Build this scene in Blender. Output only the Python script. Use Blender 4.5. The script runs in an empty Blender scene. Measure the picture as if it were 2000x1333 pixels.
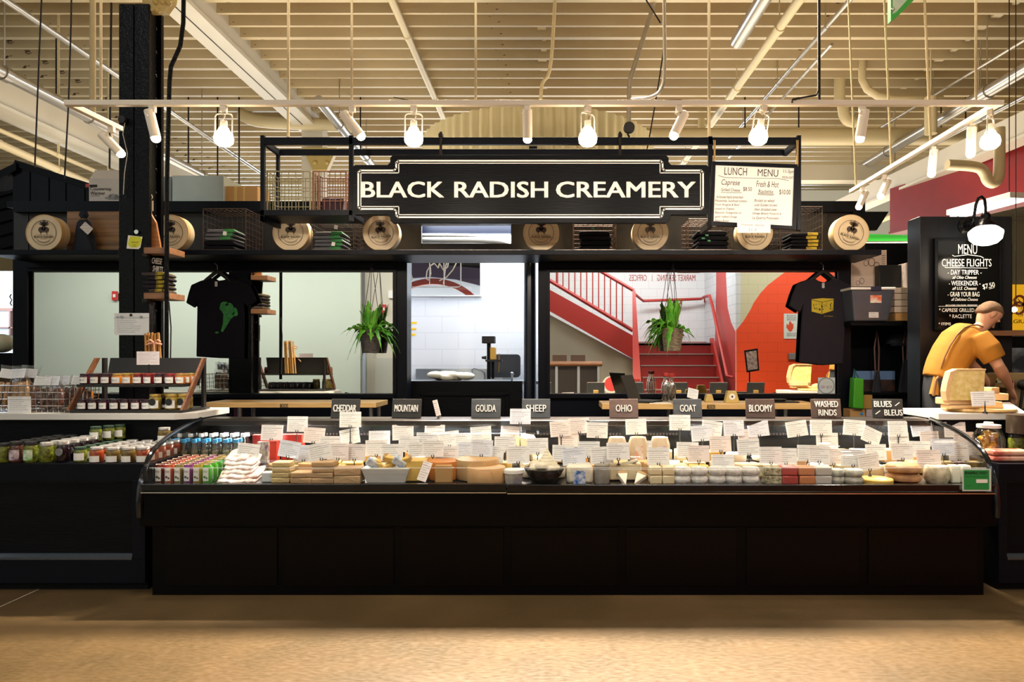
import bpy, bmesh, math, random
from mathutils import Vector, Matrix
R = math.radians
F = 1333.0; VX = 1080.0; VY = 697.0; CZ = 1.51; MIR = 6.775
rnd = random.Random(7)
col = bpy.context.scene.collection
sc = bpy.context.scene
# ------------------------------------------------ camera, world, exposure
cam = bpy.data.cameras.new('camera'); cam.sensor_width = 36; cam.lens = 36*F/2000
cam.shift_x = -(VX-1000)/2000; cam.shift_y = (VY-666.5)/2000
cam.clip_start = .05; cam.clip_end = 200
co = bpy.data.objects.new('camera', cam); col.objects.link(co)
co.location = (0, 0, CZ); co.rotation_euler = (R(90), 0, 0); sc.camera = co
w = bpy.data.worlds.new('world'); sc.world = w; w.use_nodes = True
bg = w.node_tree.nodes['Background']; bg.inputs[0].default_value = (1.0, .93, .82, 1); bg.inputs[1].default_value = .18
sc.view_settings.view_transform = 'Standard'; sc.view_settings.look = 'None'
sc.view_settings.gamma = 1; sc.view_settings.exposure = 0; sc.view_settings.use_curve_mapping = False
cy = sc.cycles
cy.max_bounces = 8; cy.diffuse_bounces = 3; cy.glossy_bounces = 4; cy.transmission_bounces = 6
cy.transparent_max_bounces = 16; cy.caustics_reflective = False; cy.caustics_refractive = False
cy.sample_clamp_indirect = 6; cy.sample_clamp_direct = 0; cy.blur_glossy = .5; cy.use_denoising = True

def srgb(h):
    h = h.lstrip('#'); c = [int(h[i:i+2], 16)/255 for i in (0, 2, 4)]
    return tuple(x/12.92 if x <= .04045 else ((x+.055)/1.055)**2.4 for x in c)+(1,)
# pixel of the photo at distance d -> world
def PX(px, d): return (px-VX)*d/F
def PZ(py, d): return CZ+(VY-py)*d/F
def PT(px, py, d): return Vector((PX(px, d), d, PZ(py, d)))
def PM(px, py, d):            # something seen in the mirror at apparent distance d
    return Vector((PX(px, d), 2*MIR-d, PZ(py, d)))

def area(name, loc, rot, sx, sy, e, colr, spread=180):
    l = bpy.data.lights.new(name, 'AREA'); l.shape = 'RECTANGLE'; l.size = sx; l.size_y = sy
    l.energy = e; l.color = colr; l.spread = R(spread)
    o = bpy.data.objects.new(name, l); col.objects.link(o); o.location = loc; o.rotation_euler = rot
    return o
WARM = (1, .84, .64); WW = (1, .87, .72); UPC = (1, .87, .70); COOL = (.86, .93, 1); DAY = (.80, .90, 1)
# high bay lamps of the hall: the pair above the stall throws the counter's shadow on the floor
area('high_bay_light', (.3, 7.23, 6.15), (R(-26), 0, 0), 4.5, .16, 1150, WARM, 75)
area('high_bay_light', (-4.6, 1.5, 6.3), (0, 0, 0), 1.2, 1.2, 60, COOL)
area('high_bay_light', (3.5, .5, 6.3), (0, 0, 0), 1.2, 1.2, 45, WARM)
area('high_bay_light', (0, -1.5, 6.3), (0, 0, 0), 1.2, 1.2, 45, WARM)
# added fill lights, unseen, aimed up to brighten the roof
area('roof_fill_light', (0, 9.0, 2.6), (R(180), 0, 0), 12, .6, 420, UPC)
area('roof_fill_light', (-3, 14, 2.6), (R(180), 0, 0), 12, 2, 330, UPC)
area('roof_fill_light', (6, 13, 2.6), (R(180), 0, 0), 8, 2, 260, UPC)
area('roof_fill_light', (0, 3.2, 3.3), (R(180), 0, 0), 5, .3, 90, UPC)
# kitchen behind the doorway
area('kitchen_light', (-.7, 7.9, 3.1), (0, 0, 0), 1.6, .8, 95, COOL)
# lights added out of view to brighten the mirrored lobby behind the photographer
area('lobby_fill_light', (-7.5, -.6, 4.4), (R(-25), 0, 0), 9, 1.2, 330, (1, .99, .94))
area('lobby_fill_light', (1.9, -1.0, 4.6), (R(-15), 0, 0), 3, .8, 150, (.95, .97, 1))
area('lobby_fill_light', (5.4, 2.0, 4.8), (R(-40), 0, 0), 2.5, .8, 115, (1, .97, .92))  # added to brighten the orange wall
# daylight from the hall's glazed far end and entrance
area('clerestory_daylight', (-2, 23.3, 4.6), (R(-90), 0, 0), 22, 2.6, 1500, DAY)
area('entrance_daylight', (-9, 2.5, 5.0), (0, R(-50), 0), 2.5, 3, 50, DAY)

area('side_wall_fill', (-7.6, 8.7, 2.6), (R(90), 0, 0), 1.5, 1.5, 60, DAY)  # added lamp aimed at the pale left side wall to brighten it

# ------------------------------------------------ materials
def newmat(name):
    m = bpy.data.materials.new(name); m.use_nodes = True
    return m, m.node_tree.nodes, m.node_tree.links, m.node_tree.nodes['Principled BSDF']
def ramp(n, l, src, a, b, c1, c2):
    r = n.new('ShaderNodeValToRGB'); r.color_ramp.elements[0].position = a; r.color_ramp.elements[1].position = b
    r.color_ramp.elements[0].color = c1; r.color_ramp.elements[1].color = c2; l.new(src, r.inputs[0]); return r
def coords(n, l, scale, kind='Object', rot=(0, 0, 0)):
    tc = n.new('ShaderNodeTexCoord'); mp = n.new('ShaderNodeMapping'); mp.inputs['Scale'].default_value = scale
    mp.inputs['Rotation'].default_value = rot
    l.new(tc.outputs[kind], mp.inputs[0]); return mp.outputs[0]
def noise(n, l, vec, scale=5, detail=3, rough=.5):
    t = n.new('ShaderNodeTexNoise'); t.inputs['Scale'].default_value = scale; t.inputs['Detail'].default_value = detail
    t.inputs['Roughness'].default_value = rough; l.new(vec, t.inputs['Vector']); return t.outputs[0]
def bumpn(n, l, b, src, st, dist=.01):
    bp = n.new('ShaderNodeBump'); bp.inputs['Strength'].default_value = st; bp.inputs['Distance'].default_value = dist
    l.new(src, bp.inputs['Height']); l.new(bp.outputs[0], b.inputs['Normal'])
def M(name, c, rough=.5, metal=0, var=0, vs=6, bump=0, bs=40, stretch=(1, 1, 1), spec=.5, emit=0, coat=0, c2=None, sub=0):
    m, n, l, b = newmat(name); c = srgb(c) if isinstance(c, str) else c
    b.inputs['Base Color'].default_value = c; b.inputs['Roughness'].default_value = rough
    b.inputs['Metallic'].default_value = metal; b.inputs['Specular IOR Level'].default_value = spec
    b.inputs['Coat Weight'].default_value = coat
    if sub: b.inputs['Subsurface Weight'].default_value = sub; b.inputs['Subsurface Radius'].default_value = (.02, .012, .008); b.inputs['Subsurface Scale'].default_value = .5
    if emit: b.inputs['Emission Color'].default_value = c; b.inputs['Emission Strength'].default_value = emit
    if var or c2:
        d = srgb(c2) if c2 else tuple(x*(1-var) for x in c[:3])+(1,)
        r = ramp(n, l, noise(n, l, coords(n, l, stretch), vs, 4), .35, .65, c, d); l.new(r.outputs[0], b.inputs['Base Color'])
    if bump: bumpn(n, l, b, noise(n, l, coords(n, l, stretch), bs, 3), bump)
    return m
def wood(name, c1, c2, stretch=(1.5, 14, 14), rough=.45, scale=3, bump=.05):
    m, n, l, b = newmat(name)
    f = noise(n, l, coords(n, l, stretch), scale, 5, .6)
    r = ramp(n, l, f, .3, .7, srgb(c1), srgb(c2)); l.new(r.outputs[0], b.inputs['Base Color'])
    b.inputs['Roughness'].default_value = rough; bumpn(n, l, b, f, bump); return m
def glass(name, tint=(1, 1, 1, 1), rough=.02, base=.04, boost=.7):
    m, n, l, b = newmat(name); n.remove(b)
    out = n['Material Output']; t = n.new('ShaderNodeBsdfTransparent'); t.inputs[0].default_value = tint
    g = n.new('ShaderNodeBsdfGlossy'); g.inputs['Roughness'].default_value = rough
    fr = n.new('ShaderNodeLayerWeight'); fr.inputs[0].default_value = .25
    mt = n.new('ShaderNodeMath'); mt.operation = 'MULTIPLY_ADD'; mt.inputs[1].default_value = boost; mt.inputs[2].default_value = base
    l.new(fr.outputs['Fresnel'], mt.inputs[0]); mx = n.new('ShaderNodeMixShader')
    l.new(mt.outputs[0], mx.inputs[0]); l.new(t.outputs[0], mx.inputs[1]); l.new(g.outputs[0], mx.inputs[2]); l.new(mx.outputs[0], out.inputs[0])
    return m
def emit(name, c, s):
    m, n, l, b = newmat(name); n.remove(b); e = n.new('ShaderNodeEmission'); e.inputs[0].default_value = c if not isinstance(c, str) else srgb(c)
    e.inputs[1].default_value = s; l.new(e.outputs[0], n['Material Output'].inputs[0]); return m
def paper(name, base, ink='#4a4c58', lines=8, head=True):
    """white card with handwriting-like strokes"""
    m, n, l, b = newmat(name); b.inputs['Roughness'].default_value = .35
    tc = n.new('ShaderNodeTexCoord'); sep = n.new('ShaderNodeSeparateXYZ'); l.new(tc.outputs['Generated'], sep.inputs[0])
    oi = n.new('ShaderNodeObjectInfo')
    def math_(op, a, b_=None, c_=None):
        k = n.new('ShaderNodeMath'); k.operation = op
        for i, v in enumerate((a, b_, c_)):
            if v is None: continue
            if isinstance(v, (int, float)): k.inputs[i].default_value = v
            else: l.new(v, k.inputs[i])
        return k.outputs[0]
    x, z = sep.outputs[0], sep.outputs[2]
    zl = math_('MULTIPLY', z, lines); fr = math_('FRACT', zl); idx = math_('FLOOR', zl)
    band = math_('MULTIPLY', math_('GREATER_THAN', fr, .22), math_('LESS_THAN', fr, .68))
    comb = n.new('ShaderNodeCombineXYZ'); l.new(math_('MULTIPLY_ADD', x, 34, math_('MULTIPLY', oi.outputs['Random'], 90)), comb.inputs[0])
    l.new(math_('MULTIPLY', z, lines*3.2), comb.inputs[1]); l.new(math_('MULTIPLY', idx, 7.3), comb.inputs[2])
    nz = noise(n, l, comb.outputs[0], 1.6, 2)
    st = math_('LESS_THAN', math_('ABSOLUTE', math_('SUBTRACT', nz, .5)), .035)
    c2 = n.new('ShaderNodeCombineXYZ'); l.new(math_('MULTIPLY', idx, 3.7), c2.inputs[0]); l.new(oi.outputs['Random'], c2.inputs[1])
    wn = n.new('ShaderNodeTexWhiteNoise'); wn.noise_dimensions = '2D'; l.new(c2.outputs[0], wn.inputs['Vector'])
    ln = math_('MULTIPLY_ADD', wn.outputs['Value'], .45, .5)
    mask = math_('MULTIPLY', math_('MULTIPLY', band, st), math_('MULTIPLY', math_('GREATER_THAN', x, .08), math_('LESS_THAN', x, ln)))
    if head:
        hl = math_('LESS_THAN', math_('ABSOLUTE', math_('SUBTRACT', z, .79)), .011); mask = math_('MAXIMUM', mask, math_('MULTIPLY', hl, .6))
    mask = math_('MULTIPLY', mask, math_('MULTIPLY', math_('GREATER_THAN', z, .07), math_('LESS_THAN', z, .95)))
    mx = n.new('ShaderNodeMix'); mx.data_type = 'RGBA'; l.new(mask, mx.inputs[0]); mx.inputs[6].default_value = srgb(base); mx.inputs[7].default_value = srgb(ink)
    l.new(mx.outputs[2], b.inputs['Base Color']); return m

BLK = M('black_paint', '#0b0d12', .42, spec=.1, bump=.12, bs=25, stretch=(1, 1, 4))
NAVY = M('navy_black_paint', '#0a0d15', .4, spec=.12, bump=.15, bs=20, stretch=(3, .5, .5))
STALL = M('black_stained_boards', '#0a0c10', .5, spec=.1, var=.3, vs=3, bump=.15, bs=18, stretch=(.6, 1, 5))
GLOSSBLK = M('gloss_black_enamel', '#05060a', .24, spec=.16, bump=.5, bs=55)
CASEBLK = M('case_black', '#040405', .3, spec=.1)
CASELOW = M('case_lower_black', '#050404', .4, spec=.1)
RUBBER = M('black_rubber', '#0c0c0c', .6)
CREAM = M('cream_ceiling_paint', '#cdb98c', .5, var=.1, vs=2)
CREAMP = M('cream_pipe_paint', '#cbbb92', .45)
WHITEST = M('white_beam_paint', '#cfc8b6', .5, var=.08, vs=1)
SILVER = M('silver_pipe', '#b9b4aa', .28, metal=.8)
CHROME = M('chrome', '#d8d8d8', .15, metal=1)
STEEL = M('stainless_steel', '#b8bcc0', .32, metal=1)
DKSTEEL = M('dark_steel', '#2a2420', .45, metal=.7)
RUST = M('rusty_wire', '#6b4434', .55, metal=.5)
OLDWIRE = M('old_brass_wire', '#7c7458', .5, metal=.6)
WHITE = M('white_plastic', '#e8e6e2', .4)
WLAMP = M('white_lamp_enamel', '#efe9dc', .35)
REDM = M('red_gloss_paint', '#a32b26', .4)
REDD = M('dark_red_paint', '#861a1a', .45, var=.15, vs=3)
GREEN = M('green_paint', '#2f9a3a', .45)
CARD = paper('card_paper', '#f3f3f2')
PINKCARD = paper('pink_card_paper', '#f1e6e2')
NOTICE = paper('notice_paper', '#e6ebef', '#5a6068', 11)
TWHITE = M('white_lettering', '#f2f0ea', .5)
INK = M('black_ink', '#1c1712', .6)
WPLY = M('pale_bentwood', '#dcc8a4', .5, var=.12, vs=3)
WALNUT = wood('walnut', '#5d3823', '#8a5a38')
WALNUT2 = wood('acacia', '#7a4c2a', '#b07a48')
MAPLE = wood('maple_block', '#c79f62', '#dcb87c', (1, 10, 10), .4)
SHELFWOOD = wood('reclaimed_wood', '#6b4a32', '#93694a', (1.5, 9, 9))
MARBLE = M('white_solid_surface', '#dad8d2', .3, var=.06, vs=3)
CARDBOARD = M('brown_cardboard', '#b98e58', .7)
# ------------------------------------------------ mesh building
class MB:
    def __init__(s): s.v = []; s.f = []; s.m = []
    def add(s, vs, fs, mi=0):
        b = len(s.v); s.v += [tuple(v) for v in vs]; s.f += [tuple(i+b for i in f) for f in fs]; s.m += [mi]*len(fs); return s
    def box(s, x0, x1, y0, y1, z0, z1, mi=0):
        return s.add([(x0, y0, z0), (x1, y0, z0), (x1, y1, z0), (x0, y1, z0), (x0, y0, z1), (x1, y0, z1), (x1, y1, z1), (x0, y1, z1)],
                     [(0, 3, 2, 1), (4, 5, 6, 7), (0, 1, 5, 4), (1, 2, 6, 5), (2, 3, 7, 6), (3, 0, 4, 7)], mi)
    def obox(s, c, size, rot=(0, 0, 0), mi=0):
        from mathutils import Euler
        m = Euler(rot).to_matrix(); hx, hy, hz = [q/2 for q in size]; c = Vector(c)
        vs = [c+m@Vector((x*hx, y*hy, z*hz)) for z in (-1, 1) for x, y in ((-1, -1), (1, -1), (1, 1), (-1, 1))]
        return s.add(vs, [(0, 3, 2, 1), (4, 5, 6, 7), (0, 1, 5, 4), (1, 2, 6, 5), (2, 3, 7, 6), (3, 0, 4, 7)], mi)
    def tube(s, pts, r, n=8, mi=0, caps=True, closed=False):
        pts = [Vector(p) for p in pts]; N = len(pts); rs = r if isinstance(r, (list, tuple)) else [r]*N
        t0 = (pts[1]-pts[0]).normalized(); up = Vector((0, 0, 1)) if abs(t0.z) < .9 else Vector((1, 0, 0))
        u = t0.cross(up).normalized(); vs = []
        for i, p in enumerate(pts):
            a = pts[(i-1) % N] if (i > 0 or closed) else p; b = pts[(i+1) % N] if (i < N-1 or closed) else p
            t = (b-a).normalized(); u = (u-t*u.dot(t)).normalized(); w_ = t.cross(u)
            vs += [p+(u*math.cos(2*math.pi*k/n)+w_*math.sin(2*math.pi*k/n))*rs[i] for k in range(n)]
        fs = []
        for i in range(N if closed else N-1):
            j = (i+1) % N
            for k in range(n):
                fs.append((i*n+k, i*n+(k+1) % n, j*n+(k+1) % n, j*n+k))
        if caps and not closed: fs += [tuple(range(n-1, -1, -1)), tuple(range((N-1)*n, N*n))]
        return s.add(vs, fs, mi)
    def cyl(s, p0, p1, r, r1=None, n=16, mi=0): return s.tube([p0, p1], [r, r if r1 is None else r1], n, mi)
    def lathe(s, prof, c=(0, 0, 0), n=24, mi=0, axis='z', a0=0, a1=360, sx=1, sy=1):
        """prof: list of (r, h[, material])"""
        full = abs(a1-a0) >= 359.9; N = n if full else n+1; vs = []
        for p in prof:
            for k in range(N):
                a = R(a0+(a1-a0)*k/n); x, y, z = p[0]*math.cos(a)*sx, p[0]*math.sin(a)*sy, p[1]
                if axis == 'y': x, y, z = x, z, y
                elif axis == 'x': x, y, z = z, x, y
                vs.append((x+c[0], y+c[1], z+c[2]))
        b = len(s.v); s.v += vs
        for i in range(len(prof)-1):
            mm = prof[i+1][2] if len(prof[i+1]) > 2 else mi
            for k in range(N if full else N-1):
                s.f.append((b+i*N+k, b+i*N+(k+1) % N, b+(i+1)*N+(k+1) % N, b+(i+1)*N+k)); s.m.append(mm)
        return s
    def prism(s, poly, a, b, plane='xz', mi=0):
        n = len(poly)
        def mk(p, t):
            return {'xz': (p[0], t, p[1]), 'yz': (t, p[0], p[1]), 'xy': (p[0], p[1], t)}[plane]
        vs = [mk(p, a) for p in poly]+[mk(p, b) for p in poly]
        fs = [tuple(range(n)), tuple(range(2*n-1, n-1, -1))]+[(i, i+n, (i+1) % n+n, (i+1) % n) for i in range(n)]
        return s.add(vs, fs, mi)
    def ell(s, c, r, n=16, m=10, mi=0):
        if not isinstance(r, (tuple, list)): r = (r, r, r)
        vs = [(c[0], c[1], c[2]-r[2])]
        for i in range(1, m):
            a = math.pi*i/m
            for k in range(n):
                b = 2*math.pi*k/n; vs.append((c[0]+r[0]*math.sin(a)*math.cos(b), c[1]+r[1]*math.sin(a)*math.sin(b), c[2]-r[2]*math.cos(a)))
        vs.append((c[0], c[1], c[2]+r[2])); fs = []
        for k in range(n): fs.append((0, 1+(k+1) % n, 1+k)); fs.append((len(vs)-1, 1+(m-2)*n+k, 1+(m-2)*n+(k+1) % n))
        for i in range(m-2):
            for k in range(n): fs.append((1+i*n+k, 1+i*n+(k+1) % n, 1+(i+1)*n+(k+1) % n, 1+(i+1)*n+k))
        return s.add(vs, fs, mi)
    def loft(s, rings, mi=0, caps=True):
        n = len(rings[0]); vs = [p for r in rings for p in r]; fs = []
        for i in range(len(rings)-1):
            for k in range(n): fs.append((i*n+k, i*n+(k+1) % n, (i+1)*n+(k+1) % n, (i+1)*n+k))
        if caps: fs += [tuple(range(n-1, -1, -1)), tuple(range((len(rings)-1)*n, len(rings)*n))]
        return s.add(vs, fs, mi)
    def mesh(s, me, mat=None, mi=0):
        b = len(s.v); mt = mat or Matrix()
        s.v += [tuple(mt@v.co) for v in me.vertices]
        for p in me.polygons: s.f.append(tuple(i+b for i in p.vertices)); s.m.append(mi)
        return s
    def obj(s, name, mats, parent=None, smooth=35, bevel=0, world=True, origin=None, flipfix=True):
        if not isinstance(mats, (list, tuple)): mats = [mats]
        me = bpy.data.meshes.new(name)
        if parent is None:
            if origin is None:
                xs, ys, zs = zip(*s.v); origin = ((min(xs)+max(xs))/2, (min(ys)+max(ys))/2, min(zs))
            off = Vector(origin)
        else:
            off = wloc(parent) if world else Vector((0, 0, 0))
        me.from_pydata([(v[0]-off.x, v[1]-off.y, v[2]-off.z) for v in s.v], [], s.f)
        for m in mats: me.materials.append(m)
        if len(mats) > 1: me.polygons.foreach_set('material_index', s.m)
        if flipfix:
            bm = bmesh.new(); bm.from_mesh(me); bmesh.ops.recalc_face_normals(bm, faces=bm.faces); bm.to_mesh(me); bm.free()
        if smooth:
            me.polygons.foreach_set('use_smooth', [True]*len(me.polygons)); me.set_sharp_from_angle(angle=R(smooth))
        o = bpy.data.objects.new(name, me); col.objects.link(o)
        if parent is None: o.location = off
        else: o.parent = parent
        if bevel:
            bv = o.modifiers.new('bevel', 'BEVEL'); bv.width = bevel; bv.segments = 2; bv.limit_method = 'ANGLE'; bv.angle_limit = R(40)
        return o
def wloc(o):
    v = Vector(o.location)
    while o.parent: o = o.parent; v += o.location
    return v
def tag(o, label, cat=None, group=None, kind=None):
    if label: o['label'] = label
    if cat: o['category'] = cat
    if group: o['group'] = group
    if kind: o['kind'] = kind
    return o
def thing(name, label, cat, loc=(0, 0, 0), group=None, rot=(0, 0, 0)):
    o = bpy.data.objects.new(name, None); col.objects.link(o); o.location = loc; o.rotation_euler = rot
    o.empty_display_size = .05
    return tag(o, label, cat, group)
def dup(root, loc, label=None, rot=None, scale=None, group=None):
    def cp(o, par):
        c = o.copy(); col.objects.link(c)
        if par: c.parent = par
        for ch in o.children: cp(ch, c)
        return c
    r = cp(root, None); r.location = loc
    if rot is not None: r.rotation_euler = rot
    if scale is not None: r.scale = scale if isinstance(scale, (tuple, list)) else (scale,)*3
    if label: r['label'] = label
    if group: r['group'] = group
    return r
class Proto:
    """first use places the original, later uses copy it with its parts"""
    def __init__(s, o): s.o = o; s.used = False
    def put(s, loc, label, rot=(0, 0, 0), scale=(1, 1, 1), group=None):
        if not isinstance(scale, (tuple, list)): scale = (scale,)*3
        if s.used: return dup(s.o, loc, label, rot, scale, group)
        s.used = True; s.o.location = loc; s.o.rotation_euler = rot; s.o.scale = scale; s.o['label'] = label
        if group: s.o['group'] = group
        return s.o
_tc = {}
def textmesh(txt, size=1, bold=0, ext=0, align='CENTER', space=1.0, line=1.0, shear=0, res=3):
    k = (txt, size, ext, align, space, line, shear)
    if k in _tc: return _tc[k]
    c = bpy.data.curves.new('t', 'FONT'); c.body = txt; c.size = size; c.extrude = ext; c.align_x = align
    c.align_y = 'CENTER'; c.space_character = space; c.space_line = line; c.shear = shear; c.resolution_u = res; c.fill_mode = 'BOTH' if ext else 'FRONT'
    o = bpy.data.objects.new('t', c); col.objects.link(o); dg = bpy.context.evaluated_depsgraph_get(); dg.update()
    me = bpy.data.meshes.new_from_object(o.evaluated_get(dg)); bpy.data.objects.remove(o); bpy.data.curves.remove(c)
    _tc[k] = me; return me
def text(mb, txt, c, w=None, h=None, bold=0, mi=0, align='CENTER', mirror=False, tilt=0, rx=90, shear=0, space=1.0, line=1.0, size=1, ext=0):
    """lettering standing in the x-z plane, fitted to width w / height h, centred on c (mirror: faces +y)"""
    me = textmesh(txt, size, bold, ext, align, space, line, shear)
    xs = [v.co.x for v in me.vertices]; ys = [v.co.y for v in me.vertices]
    cx, cy_ = (min(xs)+max(xs))/2, (min(ys)+max(ys))/2; W, H = max(xs)-min(xs), max(ys)-min(ys)
    if w and h: sx, sy = w/W, h/H
    elif w: sx = sy = w/W
    elif h: sx = sy = h/H
    else: sx = sy = 1
    mt = Matrix.Translation(c)@Matrix.Rotation(R(tilt), 4, 'Y')@Matrix.Rotation(R(180) if mirror else 0, 4, 'Z')@Matrix.Rotation(R(rx), 4, 'X')@Matrix.Diagonal((sx, sy, 1, 1))@Matrix.Translation((-cx, -cy_, 0))
    for k_, (ox, oz) in enumerate(((0, 0),) if bold <= 0 else ((-bold*.8, -bold*.3), (bold*.8, -bold*.3), (-bold*.8, bold*.3), (bold*.8, bold*.3))): mb.mesh(me, mt@Matrix.Translation((ox, oz, k_*.0005)), mi)
    return mb
def arc(cx, cz, r, a0, a1, n=8): return [(cx+r*math.cos(R(a0+(a1-a0)*i/n)), cz+r*math.sin(R(a0+(a1-a0)*i/n))) for i in range(n+1)]
_o = 'first second third fourth fifth sixth seventh eighth ninth tenth eleventh twelfth thirteenth fourteenth fifteenth sixteenth seventeenth eighteenth nineteenth'.split()
def nth(i):
    if i < 19: return _o[i]
    t, u = divmod(i+1, 10); b = {2: 'twent', 3: 'thirt', 4: 'fort'}[t]
    return b+'ieth' if u == 0 else b+'y-'+_o[u-1]
def struct(mb, name, mats, label, **k):
    return tag(mb.obj(name, mats, **k), label, 'building structure', None, 'structure')
# ------------------------------------------------ the hall
def floor_mat():
    m, n, l, b = newmat('polished_concrete')
    v = coords(n, l, (1, 1, 1)); a = noise(n, l, v, 1.3, 6, .6); f = noise(n, l, coords(n, l, (6, 16, 1)), 4, 4, .6)
    r = ramp(n, l, a, .3, .72, srgb('#43361f'), srgb('#604c31'))
    r2 = ramp(n, l, f, .35, .7, (.62, .62, .62, 1), (1, 1, 1, 1))
    mx = n.new('ShaderNodeMix'); mx.data_type = 'RGBA'; mx.blend_type = 'MULTIPLY'; mx.inputs[0].default_value = .6
    l.new(r.outputs[0], mx.inputs[6]); l.new(r2.outputs[0], mx.inputs[7])
    sp = n.new('ShaderNodeSeparateXYZ'); tc = n.new('ShaderNodeTexCoord'); l.new(tc.outputs['Object'], sp.inputs[0])
    # saw cut joints every 4.6 m
    q = n.new('ShaderNodeMath'); q.operation = 'ADD'; q.inputs[1].default_value = 3.34+46; l.new(sp.outputs[0], q.inputs[0])
    q2 = n.new('ShaderNodeMath'); q2.operation = 'MODULO'; q2.inputs[1].default_value = 46; l.new(q.outputs[0], q2.inputs[0])
    q3 = n.new('ShaderNodeMath'); q3.operation = 'LESS_THAN'; q3.inputs[1].default_value = .008; l.new(q2.outputs[0], q3.inputs[0])
    m2 = n.new('ShaderNodeMix'); m2.data_type = 'RGBA'; l.new(q3.outputs[0], m2.inputs[0]); l.new(mx.outputs[2], m2.inputs[6]); m2.inputs[7].default_value = srgb('#a8a08c')
    l.new(m2.outputs[2], b.inputs['Base Color'])
    r3 = ramp(n, l, f, .3, .7, (.3, .3, .3, 1), (.42, .42, .42, 1)); l.new(r3.outputs[0], b.inputs['Roughness'])
    bumpn(n, l, b, f, .04); return m
fl = MB().box(-20, 20, -8, 24, -.1, 0); struct(fl, 'floor', floor_mat(), 'polished brown concrete market floor', origin=(0, 0, 0), smooth=0)
def ceil_mat():
    m, n, l, b = newmat('peeling_ceiling_paint')
    v = coords(n, l, (.6, .6, 1)); a = noise(n, l, v, 1.2, 3); p = noise(n, l, coords(n, l, (1.2, 3, 3)), 3.1, 6, .65)
    r = ramp(n, l, a, .3, .7, srgb('#cdbd98'), srgb('#bda985')); r2 = ramp(n, l, p, .31, .325, (1, 1, 1, 1), (0, 0, 0, 1))
    mx = n.new('ShaderNodeMix'); mx.data_type = 'RGBA'; l.new(r2.outputs[0], mx.inputs[0]); l.new(r.outputs[0], mx.inputs[6]); mx.inputs[7].default_value = srgb('#4a3a2c')
    l.new(mx.outputs[2], b.inputs['Base Color']); b.inputs['Roughness'].default_value = .42; return m
CEIL = ceil_mat()
struct(MB().box(-20, 20, -8, 24, 6.5, 6.6), 'ceiling', CEIL, 'cream painted board roof deck', smooth=0)
blocks = [-9.5, -.15, 6.2]
for i in range(46):
    d = 7.0+i*.37; d += .05*math.sin(i*12.9898); th = .06+.025*math.sin(i*4.1); mb = MB().box(-19, 19, d, d+th, 6.17, 6.499)
    for k, b in enumerate(blocks):
        if (i+k*2) % 9 < 7 or k == 2: mb.box(b-.05+.04*math.sin(i*1.7), b+.05, d+th-.01, d+.30, 6.25, 6.499)
    struct(mb, 'ceiling_joist', CEIL, 'cream painted joist under the roof deck with short blocks', smooth=0)['group'] = 'roof joists'
# main girder on the left with its plates
g = MB().box(-4.93, -4.52, 6.6, 13.8, 5.9, 5.96).box(-4.93, -4.52, 6.6, 13.8, 6.44, 6.5).box(-4.86, -4.56, 6.6, 13.8, 5.96, 6.44).box(-4.74, -4.725, 6.6, 13.8, 5.893, 5.9, 1)
struct(g, 'girder', [WHITEST, INK], 'large cream boxed girder crossing the ceiling left of centre', smooth=0)
# far walls
struct(MB().box(-20, 20, 23.6, 23.8, 0, 6.5), 'wall_far', M('far_wall', '#b9a87e', .7, var=.2, vs=.6), 'pale far end wall of the market hall', smooth=0)
# cream corrugated round hood
cs = []; nn = 432
for k in range(nn):
    a = 2*math.pi*k/nn; r = 1.72+.022*math.sin(k*math.pi*2/6); cs.append((-.22+r*math.cos(a), 10.4+r*math.sin(a)))
hood = MB().loft([[(x, y, 3.3) for x, y in cs], [(x, y, 4.72) for x, y in cs]], caps=False)
hood.lathe([(1.7, 3.3), (1.74, 3.32), (1.74, 3.36), (1.7, 3.38)], (-.22, 10.4, 0), 48).lathe([(1.62, 4.68), (0.01, 4.7)], (-.22, 10.4, 0), 48)
h_ = thing('corrugated_hood', 'round cream corrugated metal drum standing behind the shop sign', 'metal drum', (-.22, 10.4, 0))
hood.obj('corrugated_shell', M('cream_corrugated', '#c9bd93', .5, var=.08, vs=1), h_, smooth=80)
for a in (-60, 20, 95): MB().cyl((-.22+1.6*math.cos(R(a)), 10.4+1.6*math.sin(R(a)), 0), (-.22+1.6*math.cos(R(a)), 10.4+1.6*math.sin(R(a)), 3.3), .08).obj('leg', STALL, h_)
MB().box(-.3, -.2, 8.55, 8.66, 2.9, 4.15).obj('post', BLK, h_)

# pipes: both ends given as seen in the photograph, at their real height
def pipe(name, a, b, z, r, m, label, ext=(0, 0), cat='pipe', group=None, flanges=0):
    def q(p): s = (VY-p[1])/(z-CZ); d = F/s; return Vector((PX(p[0], d), d, z))
    A, B = q(a), q(b); dr = (B-A).normalized(); A = A-dr*ext[0]; B = B+dr*ext[1]
    mb = MB().tube([A, B], r, 14)
    for i in range(flanges):
        c = A.lerp(B, (i+.6)/flanges); mb.tube([c-dr*.05, c+dr*.05], r*1.18, 14).tube([c, c+Vector((0, 0, 6.3-z))], .008, 6)
    return tag(mb.obj(name, m), label, cat, group)
pipe('conduit', (10, 0), (500, 331), 5.2, .035, SILVER, 'thin silver conduit running from the top left corner behind the column', (.6, .5))
pipe('water_pipe', (0, 140), (395, 343), 4.7, .075, SILVER, 'thick silver pipe slanting down behind the dark gabled stall', (.8, 2), flanges=5)
pipe('conduit', (0, 255), (180, 332), 4.3, .03, CREAMP, 'thin cream conduit at the far left below the white beam', (.8, 2), flanges=4)
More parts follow.
